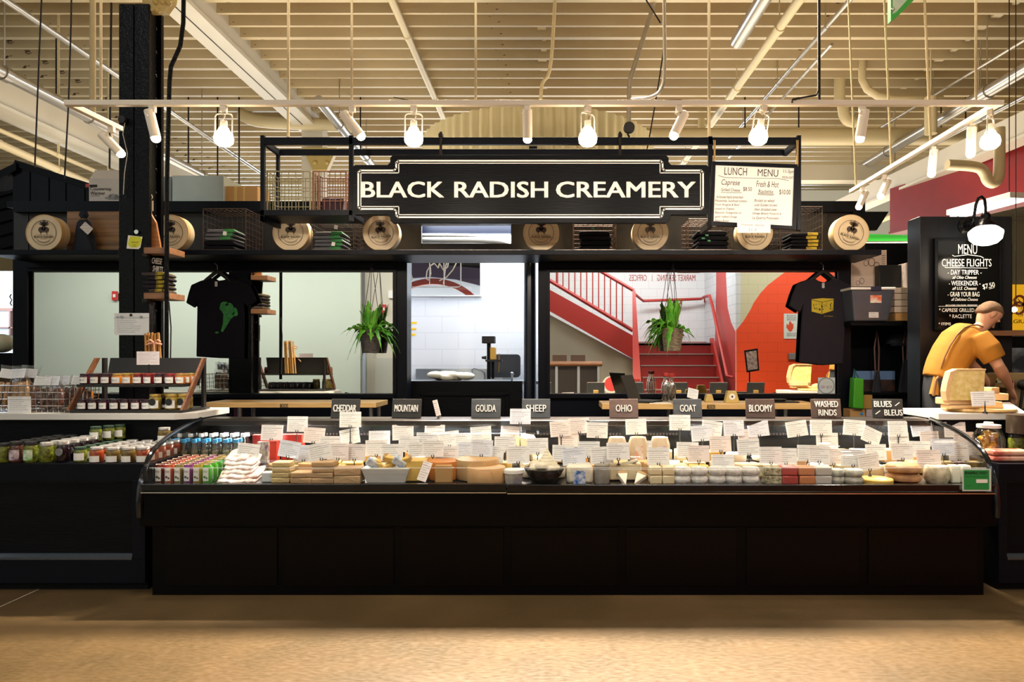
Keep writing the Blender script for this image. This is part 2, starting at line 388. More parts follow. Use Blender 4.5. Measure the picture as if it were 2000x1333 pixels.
pipe('conduit', (0, 282), (190, 365), 4.1, .05, CREAMP, 'cream pipe at the far left edge above the gabled stall', (.8, 2), flanges=4)
pipe('conduit', (765, 0), (862, 222), 6.1, .05, CREAMP, 'slim cream pipe left of centre in front of the joists', (.4, .2), flanges=2)
pipe('water_pipe', (1561, 0), (1330, 325), 5.8, .062, CREAMP, 'long cream pipe slanting down behind the whiteboard', (.5, .3), flanges=4)
pipe('water_pipe', (1508, -30), (1440, 82), 5.6, .09, SILVER, 'short thick silver pipe stub near the top centre right', (.3, 0))
pipe('conduit', (1660, 0), (1441, 254), 5.9, .03, SILVER, 'thin bright conduit right of the long cream pipe', (.4, .4), flanges=3)
pipe('conduit', (1612, 100), (1440, 290), 5.5, .022, SILVER, 'very thin silver conduit above the whiteboard', (.2, .6))
pipe('water_pipe', (2000, 137), (1684, 326), 5.2, .085, SILVER, 'thick silver pipe at the right under the roof', (1.5, 1), flanges=5)
pipe('conduit', (2000, 190), (1780, 305), 5.0, .03, SILVER, 'thin pipe below the thick silver one at right', (1, 1), flanges=4)
pipe('conduit', (1985, 88), (1700, 262), 5.6, .02, SILVER, 'thinnest conduit above the thick silver pipe at right', (1, .5))
pipe('water_pipe', (626, 200), (726, 322), 5.5, .075, SILVER, 'silver pipe slanting down to the left end of the shop sign', (.1, .3), flanges=2)
pipe('conduit', (2000, 322), (1735, 425), 4.2, .05, CREAMP, 'cream pipe under the red girder at right', (1, .3), flanges=4)
def hpipe(pts, r, m, label, name='water_pipe', n=12):
    pts = [Vector(p) for p in pts]
    if len(pts) > 2:
        for _ in range(2): pts = [pts[0]]+[q for a, b in zip(pts, pts[1:]) for q in (a.lerp(b, .25), a.lerp(b, .75))]+[pts[-1]]
    return tag(MB().tube(pts, r, n).obj(name, m), label, 'pipe')
hpipe([PT(1180, 268, 12), PT(2080, 266, 12)], .155, CREAMP, 'fat cream pipe crossing level behind the whiteboard')
hpipe([PT(470, 222, 13), PT(488, 232, 13), PT(512, 238, 13), PT(640, 244, 13), PT(690, 246, 13)], .12, CREAMP, 'cream pipe with an elbow under the large girder', n=14)
hpipe([PT(320, 217, 13.6), PT(478, 219, 13.6)], .1, CREAMP, 'level cream pipe just right of the black column')
hpipe([PT(1080, 185, 13.4), PT(1360, 185, 13.4), PT(1370, 192, 13.4), PT(1370, 262, 13.4)], .07, CREAMP, 'cream pipe bent down above the right half of the sign')
hpipe([PT(1640, 205, 11.5), PT(1640, 135, 11.5), PT(1656, 130, 11.5), PT(1658, 110, 11.5)], .09, CREAMP, 'vertical cream drain pipe right of the whiteboard')
hpipe([PT(1645, 200, 11.5), PT(1650, 235, 11.5), PT(1672, 240, 11.5)], .09, CREAMP, 'curved foot of the vertical cream drain')
hpipe([(PX(1684, 11), 11, 6.49), PT(1684, 193, 11), PT(1840, 194, 11)], .06, CREAMP, 'short level cream pipe above the right track light')
hpipe([PT(1818, 190, 10.5), PT(1818, 262, 10.5)], .09, CREAMP, 'short vertical cream drain at right')
hpipe([(PX(1818, 10.5), 10.5, 6.49), (PX(1818, 10.5), 10.5, PZ(191, 10.5))], .012, CREAMP, 'thin rod carrying the short vertical drain at right', 'drop_rod')
hpipe([PT(1850, 322, 8.5), PT(1912, 325, 8.5), PT(1925, 340, 8.5), PT(1928, 352, 8.5), PT(1938, 360, 8.5), PT(1949, 352, 8.5), PT(1952, 335, 8.5), PT(1952, 250, 8.5)], .065, CREAMP, 'cream pipe with a U shaped trap at the right', n=14)
# grey and black hanging conduits
hpipe([PT(1280, 0, 9), PT(1232, 150, 9), PT(1229, 165, 9), PT(1228, 245, 9)], .03, SILVER, 'bent grey conduit above the right half of the sign', 'conduit')
hpipe([PT(1084, 0, 8.6), PT(1076, 145, 8.6), PT(1058, 160, 8.6), PT(1056, 195, 8.6)], .022, CREAMP, 'thin cream conduit hanging above the middle of the sign', 'conduit')
hpipe([PT(1262, 0, 8.8), PT(1290, 45, 8.8)], .01, RUBBER, 'short slack black wire at the top right of centre', 'wire')
hpipe([(PX(1300, 8), 8, 6.49), PT(1300, 60, 8), PT(1292, 130, 8), PT(1270, 260, 8), PT(1262, 300, 8)], .008, RUBBER, 'thin black wire falling behind the sign', 'wire')
hpipe([PT(1297, 0, 7), PT(1299, 150, 7), PT(1290, 180, 7), PT(1270, 192, 7), PT(1232, 195, 7)], .018, SILVER, 'flexible conduit curling onto the light track', 'conduit')
tag(MB().tube([PT(228, -5, 6.6), PT(72, 165, 6.6)][:1]+[PT(82, 0, 6.6), PT(66, 330, 6.6)][0:2] if 0 else [PT(82, -20, 6.6), PT(76, 120, 6.6), PT(68, 328, 6.6)], .007, 6).obj('cable', RUBBER), 'thin black cable hanging to the gable, left one', 'cable')
tag(MB().tube([(PX(143, 6.6), 6.6, 6.49), PT(139, 42, 6.6), PT(134, 200, 6.6), PT(126, 350, 6.6)], .007, 6).obj('cable', RUBBER), 'thin black cable hanging to the gable, right one', 'cable')
hpipe([(PX(218, 9), 9, 6.49), PT(214, 330, 9)], .012, RUBBER, 'black drop rod just left of the column', 'drop_rod')
hpipe([(PX(110, 10), 10, 6.49), PT(110, 190, 10)], .012, RUBBER, 'short black rod at the upper left', 'drop_rod')
hpipe([PT(181, -5, 7), PT(181, 220, 7)], .028, CREAMP, 'thicker of the two cream rods left of the column', 'drop_rod')
for k, (x, y0, y1) in enumerate([(368, 240, 330), (425, 250, 345), (467, 240, 360), (704, 230, 300), (1455, 170, 262), (1560, 200, 330), (1838, 170, 270), (1886, 210, 280)]):
    tag(MB().tube([(PX(x, 12.5), 12.5, 6.49), PT(x, y1, 12.5)], .013, 6).obj('drop_rod', DKSTEEL), 'thin threaded rod hanging from the roof, %s from the left in the row' % nth(k), 'rod', 'threaded drop rods')
# beams
def ybeam(name, a, b, z, w_, h, m, label, ext=(0, 0)):
    def q(p): s = (VY-p[1])/(z-CZ); d = F/s; return Vector((PX(p[0], d), d, z))
    A, B = q(a), q(b); dr = (B-A).normalized(); A -= dr*ext[0]; B += dr*ext[1]; sd = Vector((0, 0, 1)).cross(dr)*w_/2
    vs = [A-sd, A+sd, B+sd, B-sd]; vs += [v+Vector((0, 0, h)) for v in vs]
    mb = MB().add(vs, [(0, 3, 2, 1), (4, 5, 6, 7), (0, 1, 5, 4), (1, 2, 6, 5), (2, 3, 7, 6), (3, 0, 4, 7)])
    for zz in (-.02,):
        v2 = [A-sd*1.25, A+sd*1.25, B+sd*1.25, B-sd*1.25]; v2 = [v+Vector((0, 0, zz)) for v in v2]; v2 += [v+Vector((0, 0, .04)) for v in v2]
        mb.add(v2, [(0, 3, 2, 1), (4, 5, 6, 7), (0, 1, 5, 4), (1, 2, 6, 5), (2, 3, 7, 6), (3, 0, 4, 7)])
    return struct(mb, name, m, label, smooth=0)
ybeam('beam', (0, 218), (232, 322), 4.5, .3, .35, WHITEST, 'white steel beam at the far left behind the gabled stall', (1.5, 4))
ybeam('beam', (2010, 268), (1640, 425), 4.3, .22, .32, WHITEST, 'white steel beam at the right above the red girder', (1.5, .6))
ybeam('beam', (2000, 396), (1765, 452), 3.6, .2, .75, REDD, 'deep red riveted steel girder at the right', (2, .2))
struct(MB().box(PX(1565, 13), PX(1790, 13), 13, 13.3, PZ(352, 13), PZ(322, 13)), 'beam', WHITEST, 'level white beam behind the whiteboard', smooth=0)
struct(MB().box(PX(1560, 16), PX(1780, 16), 16, 16.2, 0, PZ(372, 16)), 'wall_storeroom', M('pale_wall', '#b9bdb6', .7), 'pale wall behind the right end of the shelf', smooth=0)
# distant riveted column head under the girder
c = thing('steel_column', 'distant cream column head with riveted bracket seen through the hanging frame', 'column', (-4.66, 13.3, 0))
mb = MB().box(-4.86, -4.46, 13.2, 13.5, 0, 5.9); mb.obj('shaft', WHITEST, c, smooth=0)
mb = MB().prism([(PX(592, 13.1), PZ(290, 13.1)), (PX(660, 13.1), PZ(290, 13.1)), (PX(640, 13.1), PZ(333, 13.1)), (PX(612, 13.1), PZ(333, 13.1))], 13.05, 13.18)
for x in (615, 638):
    for y in (302, 318): mb.ell(PT(x, y, 13.03), .04, 8, 6)
mb.obj('bracket', M('mustard_steel', '#b8a15f', .5), c, smooth=0)

# ------------------------------------------------ black column in front
c = thing('steel_column', 'tall glossy black riveted steel column left of the counter', 'column', (-3.5, 5.8, 0))
x0, x1 = PX(232, 5.7), PX(291, 5.7)
mb = MB().box(x0, (x0+x1)/2-.004, 5.7, 5.74, 0, 4.46).box((x0+x1)/2+.004, x1, 5.7, 5.74, 0, 4.46).box(x0+.03, x1-.03, 5.74, 5.88, 0, 4.46).box(x0, x1, 5.88, 5.92, 0, 4.46)
mb.obj('shaft', GLOSSBLK, c, smooth=0, bevel=.004)
mb = MB()
for i in range(22): mb.ell((x1+.001, 5.80, .3+i*.2), (.006, .013, .013), 8, 6)
mb.obj('rivets', GLOSSBLK, c)
mb = MB().prism([(PX(289, 5.8), 4.44), (PX(289, 5.8), 4.8), (PX(355, 5.8), 4.8), (PX(345, 5.8), 4.5), (PX(330, 5.8), PZ(30, 5.8)), (PX(300, 5.8), PZ(30, 5.8))], 5.72, 5.8)
for x, y in ((304, 4), (318, 4), (308, 20), (330, 6)): mb.ell(PT(x, y, 5.72), .025, 10, 6)
mb.obj('gusset', M('mustard_paint', '#b99f5c', .5, var=.3, vs=6), c, smooth=30)
mb = MB().lathe([(0, 0), (.03, 0), (.03, .03), (.018, .04), (.018, .07), (0, .07)], (PX(243, 5.7), 5.66, PZ(236, 5.7)), 12, axis='y'); mb.obj('plug', RUBBER, c)
MB().tube([PT(244, 240, 5.64), PT(240, 262, 5.66), PT(249, 300, 5.66), PT(243, 340, 5.66), PT(241, 380, 5.67)], .004, 6).obj('cord', SILVER, c)
tag(MB().tube([PT(359, -30, 5.6), PT(358, 45, 5.6), PT(352, 90, 5.6), PT(334, 130, 5.6), PT(331, 160, 5.6), PT(326, 360, 5.6), PT(325, 690, 5.6), PT(325, 760, 5.6)], .017, 10).obj('conduit', GLOSSBLK), 'black bent conduit running down beside the black column', 'conduit')
tag(MB().tube([PT(330, 590, 5.62), PT(334, 640, 5.62), PT(333, 700, 5.62), PT(331, 745, 5.62)], .005, 6).obj('cable', RUBBER), 'thin black cable hanging along the foot of the black conduit', 'cable')
# ------------------------------------------------ stall wall with mirrors
D = 6.75
def bx(mb, x0, x1, y0, y1, d0, d1, mi=0, at=None):
    """box whose front face, at distance d0 (or at), spans photo x0..x1, y0..y1 (y1=None: to the floor)"""
    a = at or d0; return mb.box(PX(x0, a), PX(x1, a), d0, d1, 0 if y1 is None else PZ(y1, a), PZ(y0, a), mi)
mb = MB()
bx(mb, 25, 795, 497, 531, D, D+.2); bx(mb, 1051, 1662, 497, 531, D, D+.2)
bx(mb, 25, 50, 531, 772, D, D+.2); bx(mb, 770, 795, 531, None, D, D+.2)
bx(mb, 1051, 1072, 531, None, D, D+.2); bx(mb, 1640, 1662, 531, None, D, D+.2)
bx(mb, 25, 770, 772, None, D, D+.2); bx(mb, 1072, 1640, 772, None, D, D+.2)
bx(mb, 50, 770, 531, 772, D+.04, D+.2); bx(mb, 1072, 1640, 531, 772, D+.04, D+.2)
struct(mb, 'wall_back', NAVY, 'black panelled back wall of the stall framing the mirrors', smooth=0)
mb = MB()
for y, h in ((519, 4), (527, 3)):
    bx(mb, 50, 772, y, y+h, D-.03, D); bx(mb, 1068, 1642, y, y+h, D-.03, D)
bx(mb, 46, 770, 770, 778, D-.05, D); bx(mb, 1072, 1642, 770, 778, D-.05, D)
bx(mb, 46, 53, 527, 775, D-.02, D); bx(mb, 1637, 1643, 527, 775, D-.02, D); bx(mb, 1068, 1074, 527, 775, D-.02, D); bx(mb, 767, 774, 527, 775, D-.02, D)
struct(mb, 'trim_1', NAVY, 'black moulding framing the mirrors', smooth=0)
MIRM = M('mirror_silvering', '#eef2ef', .0, metal=1)
for x0, x1, lb in ((53, 770, 'long wall mirror left of the doorway, reflecting a pale wall'), (1074, 1638, 'long wall mirror right of the doorway, reflecting red stairs')):
    mb = MB(); bx(mb, x0, x1, 531, 770, MIR, MIR+.008); tag(mb.obj('mirror', MIRM, smooth=0), lb, 'mirror')
# upper wall behind the shelf goods
mb = MB()
bx(mb, 27, 820, 398, 497, D+.02, D+.14); bx(mb, 998, 1690, 398, 497, D+.02, D+.14); bx(mb, 820, 998, 398, 437, D+.02, D+.14); bx(mb, 820, 998, 476, 497, D+.02, D+.14)
for x in (52, 350, 820, 1100, 1420): bx(mb, x, x+3, 400, 495, D+.012, D+.02)
struct(mb, 'wall_upper', M('brown_black_boards', '#17120f', .5, var=.3, vs=3, bump=.15, bs=18, stretch=(3, 1, .6)), 'dark boarded wall above the mirrors behind the shelf goods', smooth=0)
mb = MB(); bx(mb, 25, 1690, 393, 414, D-.05, D+.02); struct(mb, 'trim_2', NAVY, 'black rail along the top of the stall wall', smooth=0)
mb = MB().box(PX(-25, 6.2), PX(1722, 6.2), 6.2, D+.0, PZ(498, 6.2), PZ(488, 6.2))
tag(mb.obj('display_shelf', NAVY, bevel=.004), 'long black shelf running above the mirrors and the doorway', 'shelf')
mb = MB().prism([(PX(1665, 6.7), PZ(414, 6.7)), (PX(1735, 6.7), PZ(414, 6.7)), (PX(1712, 6.7), PZ(450, 6.7)), (PX(1665, 6.7), PZ(450, 6.7))], 6.69, 6.74)
tag(mb.obj('wall_bracket', STALL), 'black angled board at the right end above the shelf', 'bracket')
# round pipe column beside the doorway
tag(MB().cyl((PX(1035, 7.0), 7.0, 0), (PX(1035, 7.0), 7.0, 3.2), .062, n=20).obj('pipe_column', M('navy_gloss', '#141a26', .25)), 'round navy pipe column at the right side of the doorway', 'column')
# half door
hd = thing('half_door', 'black panelled half height door in the doorway', 'door', (PX(908, 7.0), 7.0, 0))
mb = MB(); bx(mb, 795, 1020, 745, None, 6.98, 7.02)
for a in ((820, 826, 771, 860), (988, 994, 771, 860), (820, 994, 768, 774)): bx(mb, a[0], a[1], a[2], a[3], 6.962, 6.98)
mb.obj('door_leaf', STALL, hd, smooth=0, bevel=.003)
# kitchen
def block_mat(name, c, mort, sx=2.5, sz=5, rough=.55):
    m, n, l, b = newmat(name); tc = n.new('ShaderNodeTexCoord'); s = n.new('ShaderNodeSeparateXYZ'); cb = n.new('ShaderNodeCombineXYZ')
    l.new(tc.outputs['Object'], s.inputs[0]); l.new(s.outputs[0], cb.inputs[0]); l.new(s.outputs[2], cb.inputs[1])
    t = n.new('ShaderNodeTexBrick'); t.inputs['Scale'].default_value = 1; t.inputs['Brick Width'].default_value = .4; t.inputs['Row Height'].default_value = .2
    t.inputs['Mortar Size'].default_value = .004; t.inputs['Color1'].default_value = t.inputs['Color2'].default_value = srgb(c); t.inputs['Mortar'].default_value = srgb(mort)
    l.new(cb.outputs[0], t.inputs['Vector']); l.new(t.outputs['Color'], b.inputs['Base Color']); b.inputs['Roughness'].default_value = rough
    bumpn(n, l, b, t.outputs['Fac'], -.25); return m
WBLOCK = block_mat('white_painted_block', '#e8eaee', '#d9dbe1')
DK = 8.3
mb = MB(); xa, xb = -2.0, .1; wx0, wx1, wz0, wz1 = PX(760, DK), PX(938, DK), PZ(577, DK), PZ(500, DK)
mb.box(xa, wx0, DK, DK+.1, 0, 3.2).box(wx1, xb, DK, DK+.1, 0, 3.2).box(wx0, wx1, DK, DK+.1, 0, wz0).box(wx0, wx1, DK, DK+.1, wz1, 3.2)
struct(mb, 'wall_kitchen', WBLOCK, 'bright white painted block wall of the kitchen', smooth=0)
struct(MB().box(xa-.1, xa, 7.05, DK+.1, 0, 3.2), 'wall_left', WBLOCK, 'white block side wall of the kitchen', smooth=0)
struct(MB().box(xb, xb+.1, 7.1, DK+.1, 0, 3.2), 'wall_right', WBLOCK, 'white block right wall of the kitchen', smooth=0)
struct(MB().box(xa, xb, 6.96, DK+.1, 3.2, 3.24), 'ceiling_kitchen', WHITE, 'white ceiling over the kitchen', smooth=0)
struct(MB().box(wx0, wx1, DK+.04, DK+.05, wz0, wz1), 'window_1', glass('window_glass'), 'window high in the kitchen wall', smooth=0)
mb = MB()
for z0, z1 in ((wz0-.015, wz0), (wz1, wz1+.015)): mb.box(wx0-.015, wx1+.015, DK-.015, DK, z0, z1)
mb.box(wx1, wx1+.015, DK-.015, DK, wz0, wz1)
struct(mb, 'window_frame', WHITE, 'thin white frame round the kitchen window', smooth=0)
# neon tubes in that window, seen from behind
def wpt(x, y, d=DK+.14): return PT(x, y, d)
NEONT = M('unlit_neon_tube', '#e9dcc6', .25)
ne = thing('neon_sign', 'white bent neon tubes hung in the kitchen window', 'neon sign', wpt(865, 540))
mb = MB()
paths = [[(797, 503), (800, 510), (806, 507), (812, 503), (818, 512), (824, 505)], [(797, 520), (806, 545), (800, 550), (794, 540)],
         [(828, 512), (830, 504), (838, 508), (840, 520), (834, 530), (832, 545), (838, 548), (841, 535), (840, 520), (848, 514), (856, 524), (858, 514), (866, 528), (874, 522), (876, 510)],
         [(858, 549), (872, 542), (884, 528), (892, 512), (896, 503)], [(876, 503), (870, 520), (866, 555)]]
for p in paths:
    q = []
    for i in range(len(p)-1):
        for t in range(4): q.append(wpt(p[i][0]+(p[i+1][0]-p[i][0])*t/4, p[i][1]+(p[i+1][1]-p[i][1])*t/4))
    mb.tube(q+[wpt(*p[-1])], .008, 6)
mb.obj('neon_tube', NEONT, ne)
mb = MB()
for x in (803, 839, 867): mb.tube([wpt(x, 502, DK+.17), wpt(x, 562, DK+.17)], .006, 6)
mb.tube([wpt(900, 502, DK+.17), wpt(900, 558, DK+.17), wpt(896, 561, DK+.17), wpt(797, 561, DK+.17)], .007, 6); mb.obj('support_frame', WHITE, ne)
mb = MB(); bx(mb, 790, 1040, 437, 456, 7.9, 8.0); struct(mb, 'beam', M('dark_navy_beam', '#10162a', .35), 'dark navy beam inside the kitchen above the doorway', smooth=0)
for i, (y, r) in enumerate(((461, .03), (470, .045))): hpipe([PT(800, y, 7.85), PT(935+i*40, y, 7.85), PT(960+i*40, y+12, 7.85)], r, SILVER, ('upper', 'lower')[i]+' silver pipe seen through the slot under the sign', 'conduit')
# what the window looks out on: another stall with purple fascia and red arch
so = thing('market_stall', 'distant stall with purple fascia and red arch behind the neon window', 'market stall', (PX(870, 11), 13.6, 0))
mb = MB().box(-3.4, -.8, 13.6, 13.7, PZ(540, 13.6), PZ(440, 13.6)); mb.obj('upper_panel', BLK, so, smooth=0)
mb = MB()
pp = [(PX(780, 13.4), PZ(510, 13.4)), (PX(945, 13.4), PZ(525, 13.4)), (PX(945, 13.4), PZ(560, 13.4)), (PX(890, 13.4), PZ(546, 13.4)), (PX(840, 13.4), PZ(541, 13.4)), (PX(780, 13.4), PZ(545, 13.4))]
mb.prism(pp, 13.4, 13.5).obj('purple_fascia', M('purple_paint', '#2c2248', .5), so, smooth=0)
mb = MB(); oo = arc(PX(845, 13.2), PZ(662, 13.2), 1.17, 35, 145, 20); ii = arc(PX(845, 13.2), PZ(662, 13.2), 1.06, 145, 35, 20)
mb.prism(oo+ii, 13.2, 13.3).obj('red_arch', M('red_arch_paint', '#7a2a26', .5), so, smooth=0)
mb = MB().box(PX(780, 13.9), PX(950, 13.9), 13.9, 13.95, 0, PZ(530, 13.9)); mb.obj('glazed_front', M('pale_blue_glazing', '#a9bcd4', .2), so, smooth=0)
# tape marks, sink, faucet ...
for i, (y, lb) in enumerate(((631, 'topmost'), (643, 'middle'), (654, 'lowest'))):
    mb = MB(); bx(mb, 797.5, 814-i, y-2, y+2, DK-.003, DK); tag(mb.obj('tape_strip', M('yellow_tape%d' % i, '#f2c21c', .5), smooth=0), '%s short yellow strip stuck on the white kitchen wall' % lb, 'tape', 'yellow tape strips')
sk = thing('sink_unit', 'stainless steel sink bench against the white kitchen wall', 'sink', (PX(880, 7.9), 7.9, 0))
zt = PZ(744, 7.6)
MB().box(-1.75, .02, 7.6, 8.2, zt-.04, zt-.005).box(-1.75, -1.7, 7.6, 8.2, 0, zt-.04).box(-.03, .02, 7.6, 8.2, 0, zt-.04).obj('bench', STEEL, sk, smooth=0)
mb = MB(); bx(mb, 812, 1000, 721, 744, 8.2, 8.28); mb.obj('splashback', STEEL, sk, smooth=0)
MB().tube([PT(947, 741, 8.1), PT(946, 728, 8.1), PT(940, 724, 8.1), PT(926, 721, 8.1), PT(922, 723, 8.1), PT(921, 730, 8.1)], .012, 8).tube([PT(945, 741, 8.1), PT(980, 741, 8.1), PT(981, 727, 8.1), PT(975, 724, 8.1)], .012, 8).obj('faucet', CHROME, sk)
mb = MB()
for i in range(9): mb.ell((PX(880, 7.8)+.13*math.sin(i*2.1)*.9+(i-4)*.03, 7.8+.07*math.cos(i*1.3), zt+.035+.012*(i % 3)), (.10, .08, .045), 12, 8)
o = mb.obj('towel_heap', M('cream_cloth', '#e6e2cc', .9, bump=.4, bs=30)); rm = o.modifiers.new('r', 'REMESH'); rm.mode = 'VOXEL'; rm.voxel_size = .012; rm.use_smooth_shade = True
tag(o, 'heap of pale cloths lying on the kitchen sink bench', 'cloth')
tb = MB(); pl = []
for cx, cz, a in ((1017-8, 692+8, 0), (952+8, 692+8, 90), (952+8, 738-8, 180), (1017-8, 738-8, 270)): pl += arc(PX(cx, 7.75), PZ(cz, 7.75), .045, a, a+90, 5)
tb.prism(pl, 7.74, 7.76); o = tb.obj('serving_tray', M('dark_grey_plastic', '#3b424d', .4), bevel=.004); tag(o, 'dark grey tray with rounded corners standing behind the raclette machine', 'tray')
rc = thing('raclette_machine', 'black raclette melter on a post with a half cheese, in the doorway', 'raclette machine', (PX(953, 7.3), 7.3, zt-.1))
mb = MB(); bx(mb, 951, 958, 670, 741, 7.28, 7.32); bx(mb, 960, 965, 680, 740, 7.36, 7.40); mb.obj('post', BLK, rc)
mb = MB(); bx(mb, 941, 966, 657, 671, 7.22, 7.36); mb.obj('heater_head', RUBBER, rc, bevel=.005)
mb = MB(); bx(mb, 948, 980, 703, 707, 7.25, 7.38); mb.cyl(PT(941, 699, 7.3), PT(950, 699, 7.3), .012, .02).box(PX(940, 7.3), PX(985, 7.3), 7.2, 7.45, zt-.1, zt-.085); mb.obj('arm', RUBBER, rc)
mb = MB(); bx(mb, 957, 968, 679, 703, 7.27, 7.36); mb.obj('cheese_half', M('raclette_cheese', '#d8b050', .5, sub=.2), rc, bevel=.008)
mb = MB().cyl(PT(975, 691, 7.3), PT(974, 728, 7.3), .006, n=8); mb.obj('brass_rod', M('brass', '#b08a3c', .3, metal=1), rc)
mb = MB().box(PX(930, 7.3), PX(1020, 7.3), 7.05, 7.5, zt-.14, zt-.1); 
tag(mb.obj('door_ledge', STEEL, smooth=0), 'narrow steel ledge behind the half door', 'ledge')
o = MB().lathe([(0, -.125), (.03, -.125), (.03, -.1), (.012, -.09), (.012, .06), (.02, .07), (0, .08)], PT(1000, 741, 7.3)-Vector((0, 0, .0)), 12).tube([PT(1000, 733, 7.3), PT(1009, 728, 7.3)], .006, 6).obj('tap_handle', CHROME); tag(o, 'small chrome lever tap at the right of the doorway', 'tap')

# ------------------------------------------------ hanging frame, shop sign
DF = 5.6; DB = 5.92
fr = thing('hanging_rack', 'black timber frame hanging over the counter and carrying the shop sign', 'sign frame', (0, DF, PZ(418, DF)))
mb = MB()
for x in (508, 681, 1384, 1557):
    bx(MB(), x, x+8, 264 if x != 1384 else 266, 432 if x != 1557 else 450, DF, DF+.035).obj('post', NAVY, fr, smooth=0, bevel=.003)
mb = MB(); bx(mb, 516, 1557, 268, 282, DF, DF+.035); bx(mb, 516, 1557, 268, 280, DB, DB+.03, at=DF)
for x in (508, 1557): mb.box(PX(x, DF), PX(x+8, DF), DF+.035, DB+.03, PZ(281, DF), PZ(269, DF))
mb.obj('top_rail', NAVY, fr, smooth=0, bevel=.003)
mb = MB().box(PX(508, DF), PX(688, DF), DF, DB+.03, PZ(421, DF), PZ(410, DF)).box(PX(508, DF), PX(516, DF), DF, DB+.03, PZ(432, DF), PZ(421, DF))
mb.obj('basket_tray', NAVY, fr, smooth=0, bevel=.003)
MB().box(PX(1384, DF), PX(1392, DF), DF, DB, PZ(444, DF), PZ(432, DF)).obj('foot', NAVY, fr, smooth=0)
MB().box(PX(508, DF), PX(514, DF), DB, DB+.03, PZ(410, DF), PZ(268, DF)).obj('post', NAVY, fr, smooth=0)
for x in (861, 1211): MB().tube([PT(x, 258, DF-.015), PT(x, 306, DF-.015)], .011, 8).box(PX(x-4, DF), PX(x+4, DF), DF-.02, DF+.04, PZ(268, DF), PZ(262, DF)).obj('sign_hook', DKSTEEL, fr)
for x in (563, 1385): MB().tube([PT(x, 268, DF+.015), (PX(x, DF), DF+.015, 6.25)], .012, 8).obj('hanging_rod', CREAMP, fr)
# sign board outline with stepped, notched ends
def sgn(o, r=0):
    x0, x1, x2, x3 = 688+o, 762+o, 1306-o, 1385-o; y0, y1, y2, y3 = 303+o*.95, 322+o*.95, 420-o*.95, 436-o*.95
    return [(x1, y0), (x2, y0), (x2, y1), (x3, y1), (x3, y2), (x2, y2), (x2, y3), (x1, y3), (x1, y2), (x0, y2), (x0, y1), (x1, y1)]
def notch(o, q=6):
    """stepped outline, corners cut small"""
    P = sgn(o); out = []
    for i, p in enumerate(P):
        a, b = P[i-1], P[(i+1) % len(P)]
        d1 = ((a[0] > p[0])-(a[0] < p[0]), (a[1] > p[1])-(a[1] < p[1])); d2 = ((b[0] > p[0])-(b[0] < p[0]), (b[1] > p[1])-(b[1] < p[1]))
        out += [(p[0]+d1[0]*q, p[1]+d1[1]*q), (p[0]+d2[0]*q, p[1]+d2[1]*q)]
    return out
DS = DF-.06
sg = thing('shop_sign', 'long black wooden shop sign with white lettering and double outline', 'shop sign', (PX(1036, DS), DS, PZ(436, DS)))
w3 = lambda P: [(PX(p[0], DS), PZ(p[1], DS)) for p in P]
SIGNW = M('sign_board_black', '#06080c', .4, spec=.1, bump=.2, bs=14, stretch=(.5, 1, 8))
MB().prism(w3(notch(0, 5)), DS, DS+.045).obj('board', SIGNW, sg, smooth=0, bevel=.003)
def strip(mb, P, w_, d, closed=True):
    n = len(P)
    for i in range(n if closed else n-1):
        a, b = P[i], P[(i+1) % n]; dx, dz = b[0]-a[0], b[1]-a[1]; L = math.hypot(dx, dz)
        if L < 1e-6: continue
        ux, uz = dx/L*w_/2, dz/L*w_/2; nx, nz = -uz, ux
        mb.prism([(a[0]-ux+nx, a[1]-uz+nz), (b[0]+ux+nx, b[1]+uz+nz), (b[0]+ux-nx, b[1]+uz-nz), (a[0]-ux-nx, a[1]-uz-nz)], d-.004, d)
    return mb
mb = MB(); strip(mb, w3(notch(12, 4)), .013, DS); strip(mb, w3(sgn(5+12)), .006, DS)
mb.obj('outline', TWHITE, sg, smooth=0)
SGT = M('carved_silver_lettering', '#f0ede6', .3, var=.2, vs=30)
mb = MB(); text(mb, 'BLACK', (PX(787, DS), DS-.004, PZ(371, DS)), PX(867, DS)-PX(708, DS), .128, bold=.026, size=1, ext=.004)
mb.obj('lettering', SGT, sg, smooth=0); mb = MB(); text(mb, 'RADISH', (PX(979, DS), DS-.004, PZ(371, DS)), PX(1070, DS)-PX(889, DS), .128, bold=.026, ext=.004)
mb.obj('lettering', SGT, sg, smooth=0); mb = MB(); text(mb, 'CREAMERY', (PX(1222, DS), DS-.004, PZ(371, DS)), PX(1357, DS)-PX(1087, DS), .128, bold=.026, ext=.004)
mb.obj('lettering', SGT, sg, smooth=0)
# whiteboard menu
wb = thing('whiteboard', 'framed whiteboard with the handwritten lunch menu', 'whiteboard', (PX(1475, 5.52), 5.52, PZ(447, 5.52)))
DW = 5.51
q4 = lambda a, b, c, d_: [(PX(x, DW), PZ(y, DW)) for x, y in (a, b, c, d_)]
O = q4((1391, 316), (1557, 322), (1554, 449), (1388, 441)); I = q4((1397, 323), (1551, 329), (1547, 442), (1393, 433))
mb = MB()
for i in range(4): j = (i+1) % 4; mb.prism([O[i], O[j], I[j], I[i]], DW-.012, DW+.02)
mb.obj('frame', NAVY, wb, smooth=0)
MB().prism(I, DW, DW+.012).obj('board', M('whiteboard_face', '#ebe9e2', .22), wb, smooth=0)
mb = MB(); dd = DW-.002
def hand(mb, t, x, y, w_, h_, d=None, tilt=2, **k): text(mb, t, (PX(x, d or dd), d or dd, PZ(y, d or dd)), w_*(d or dd)/F, h_*(d or dd)/F, tilt=tilt, **k)
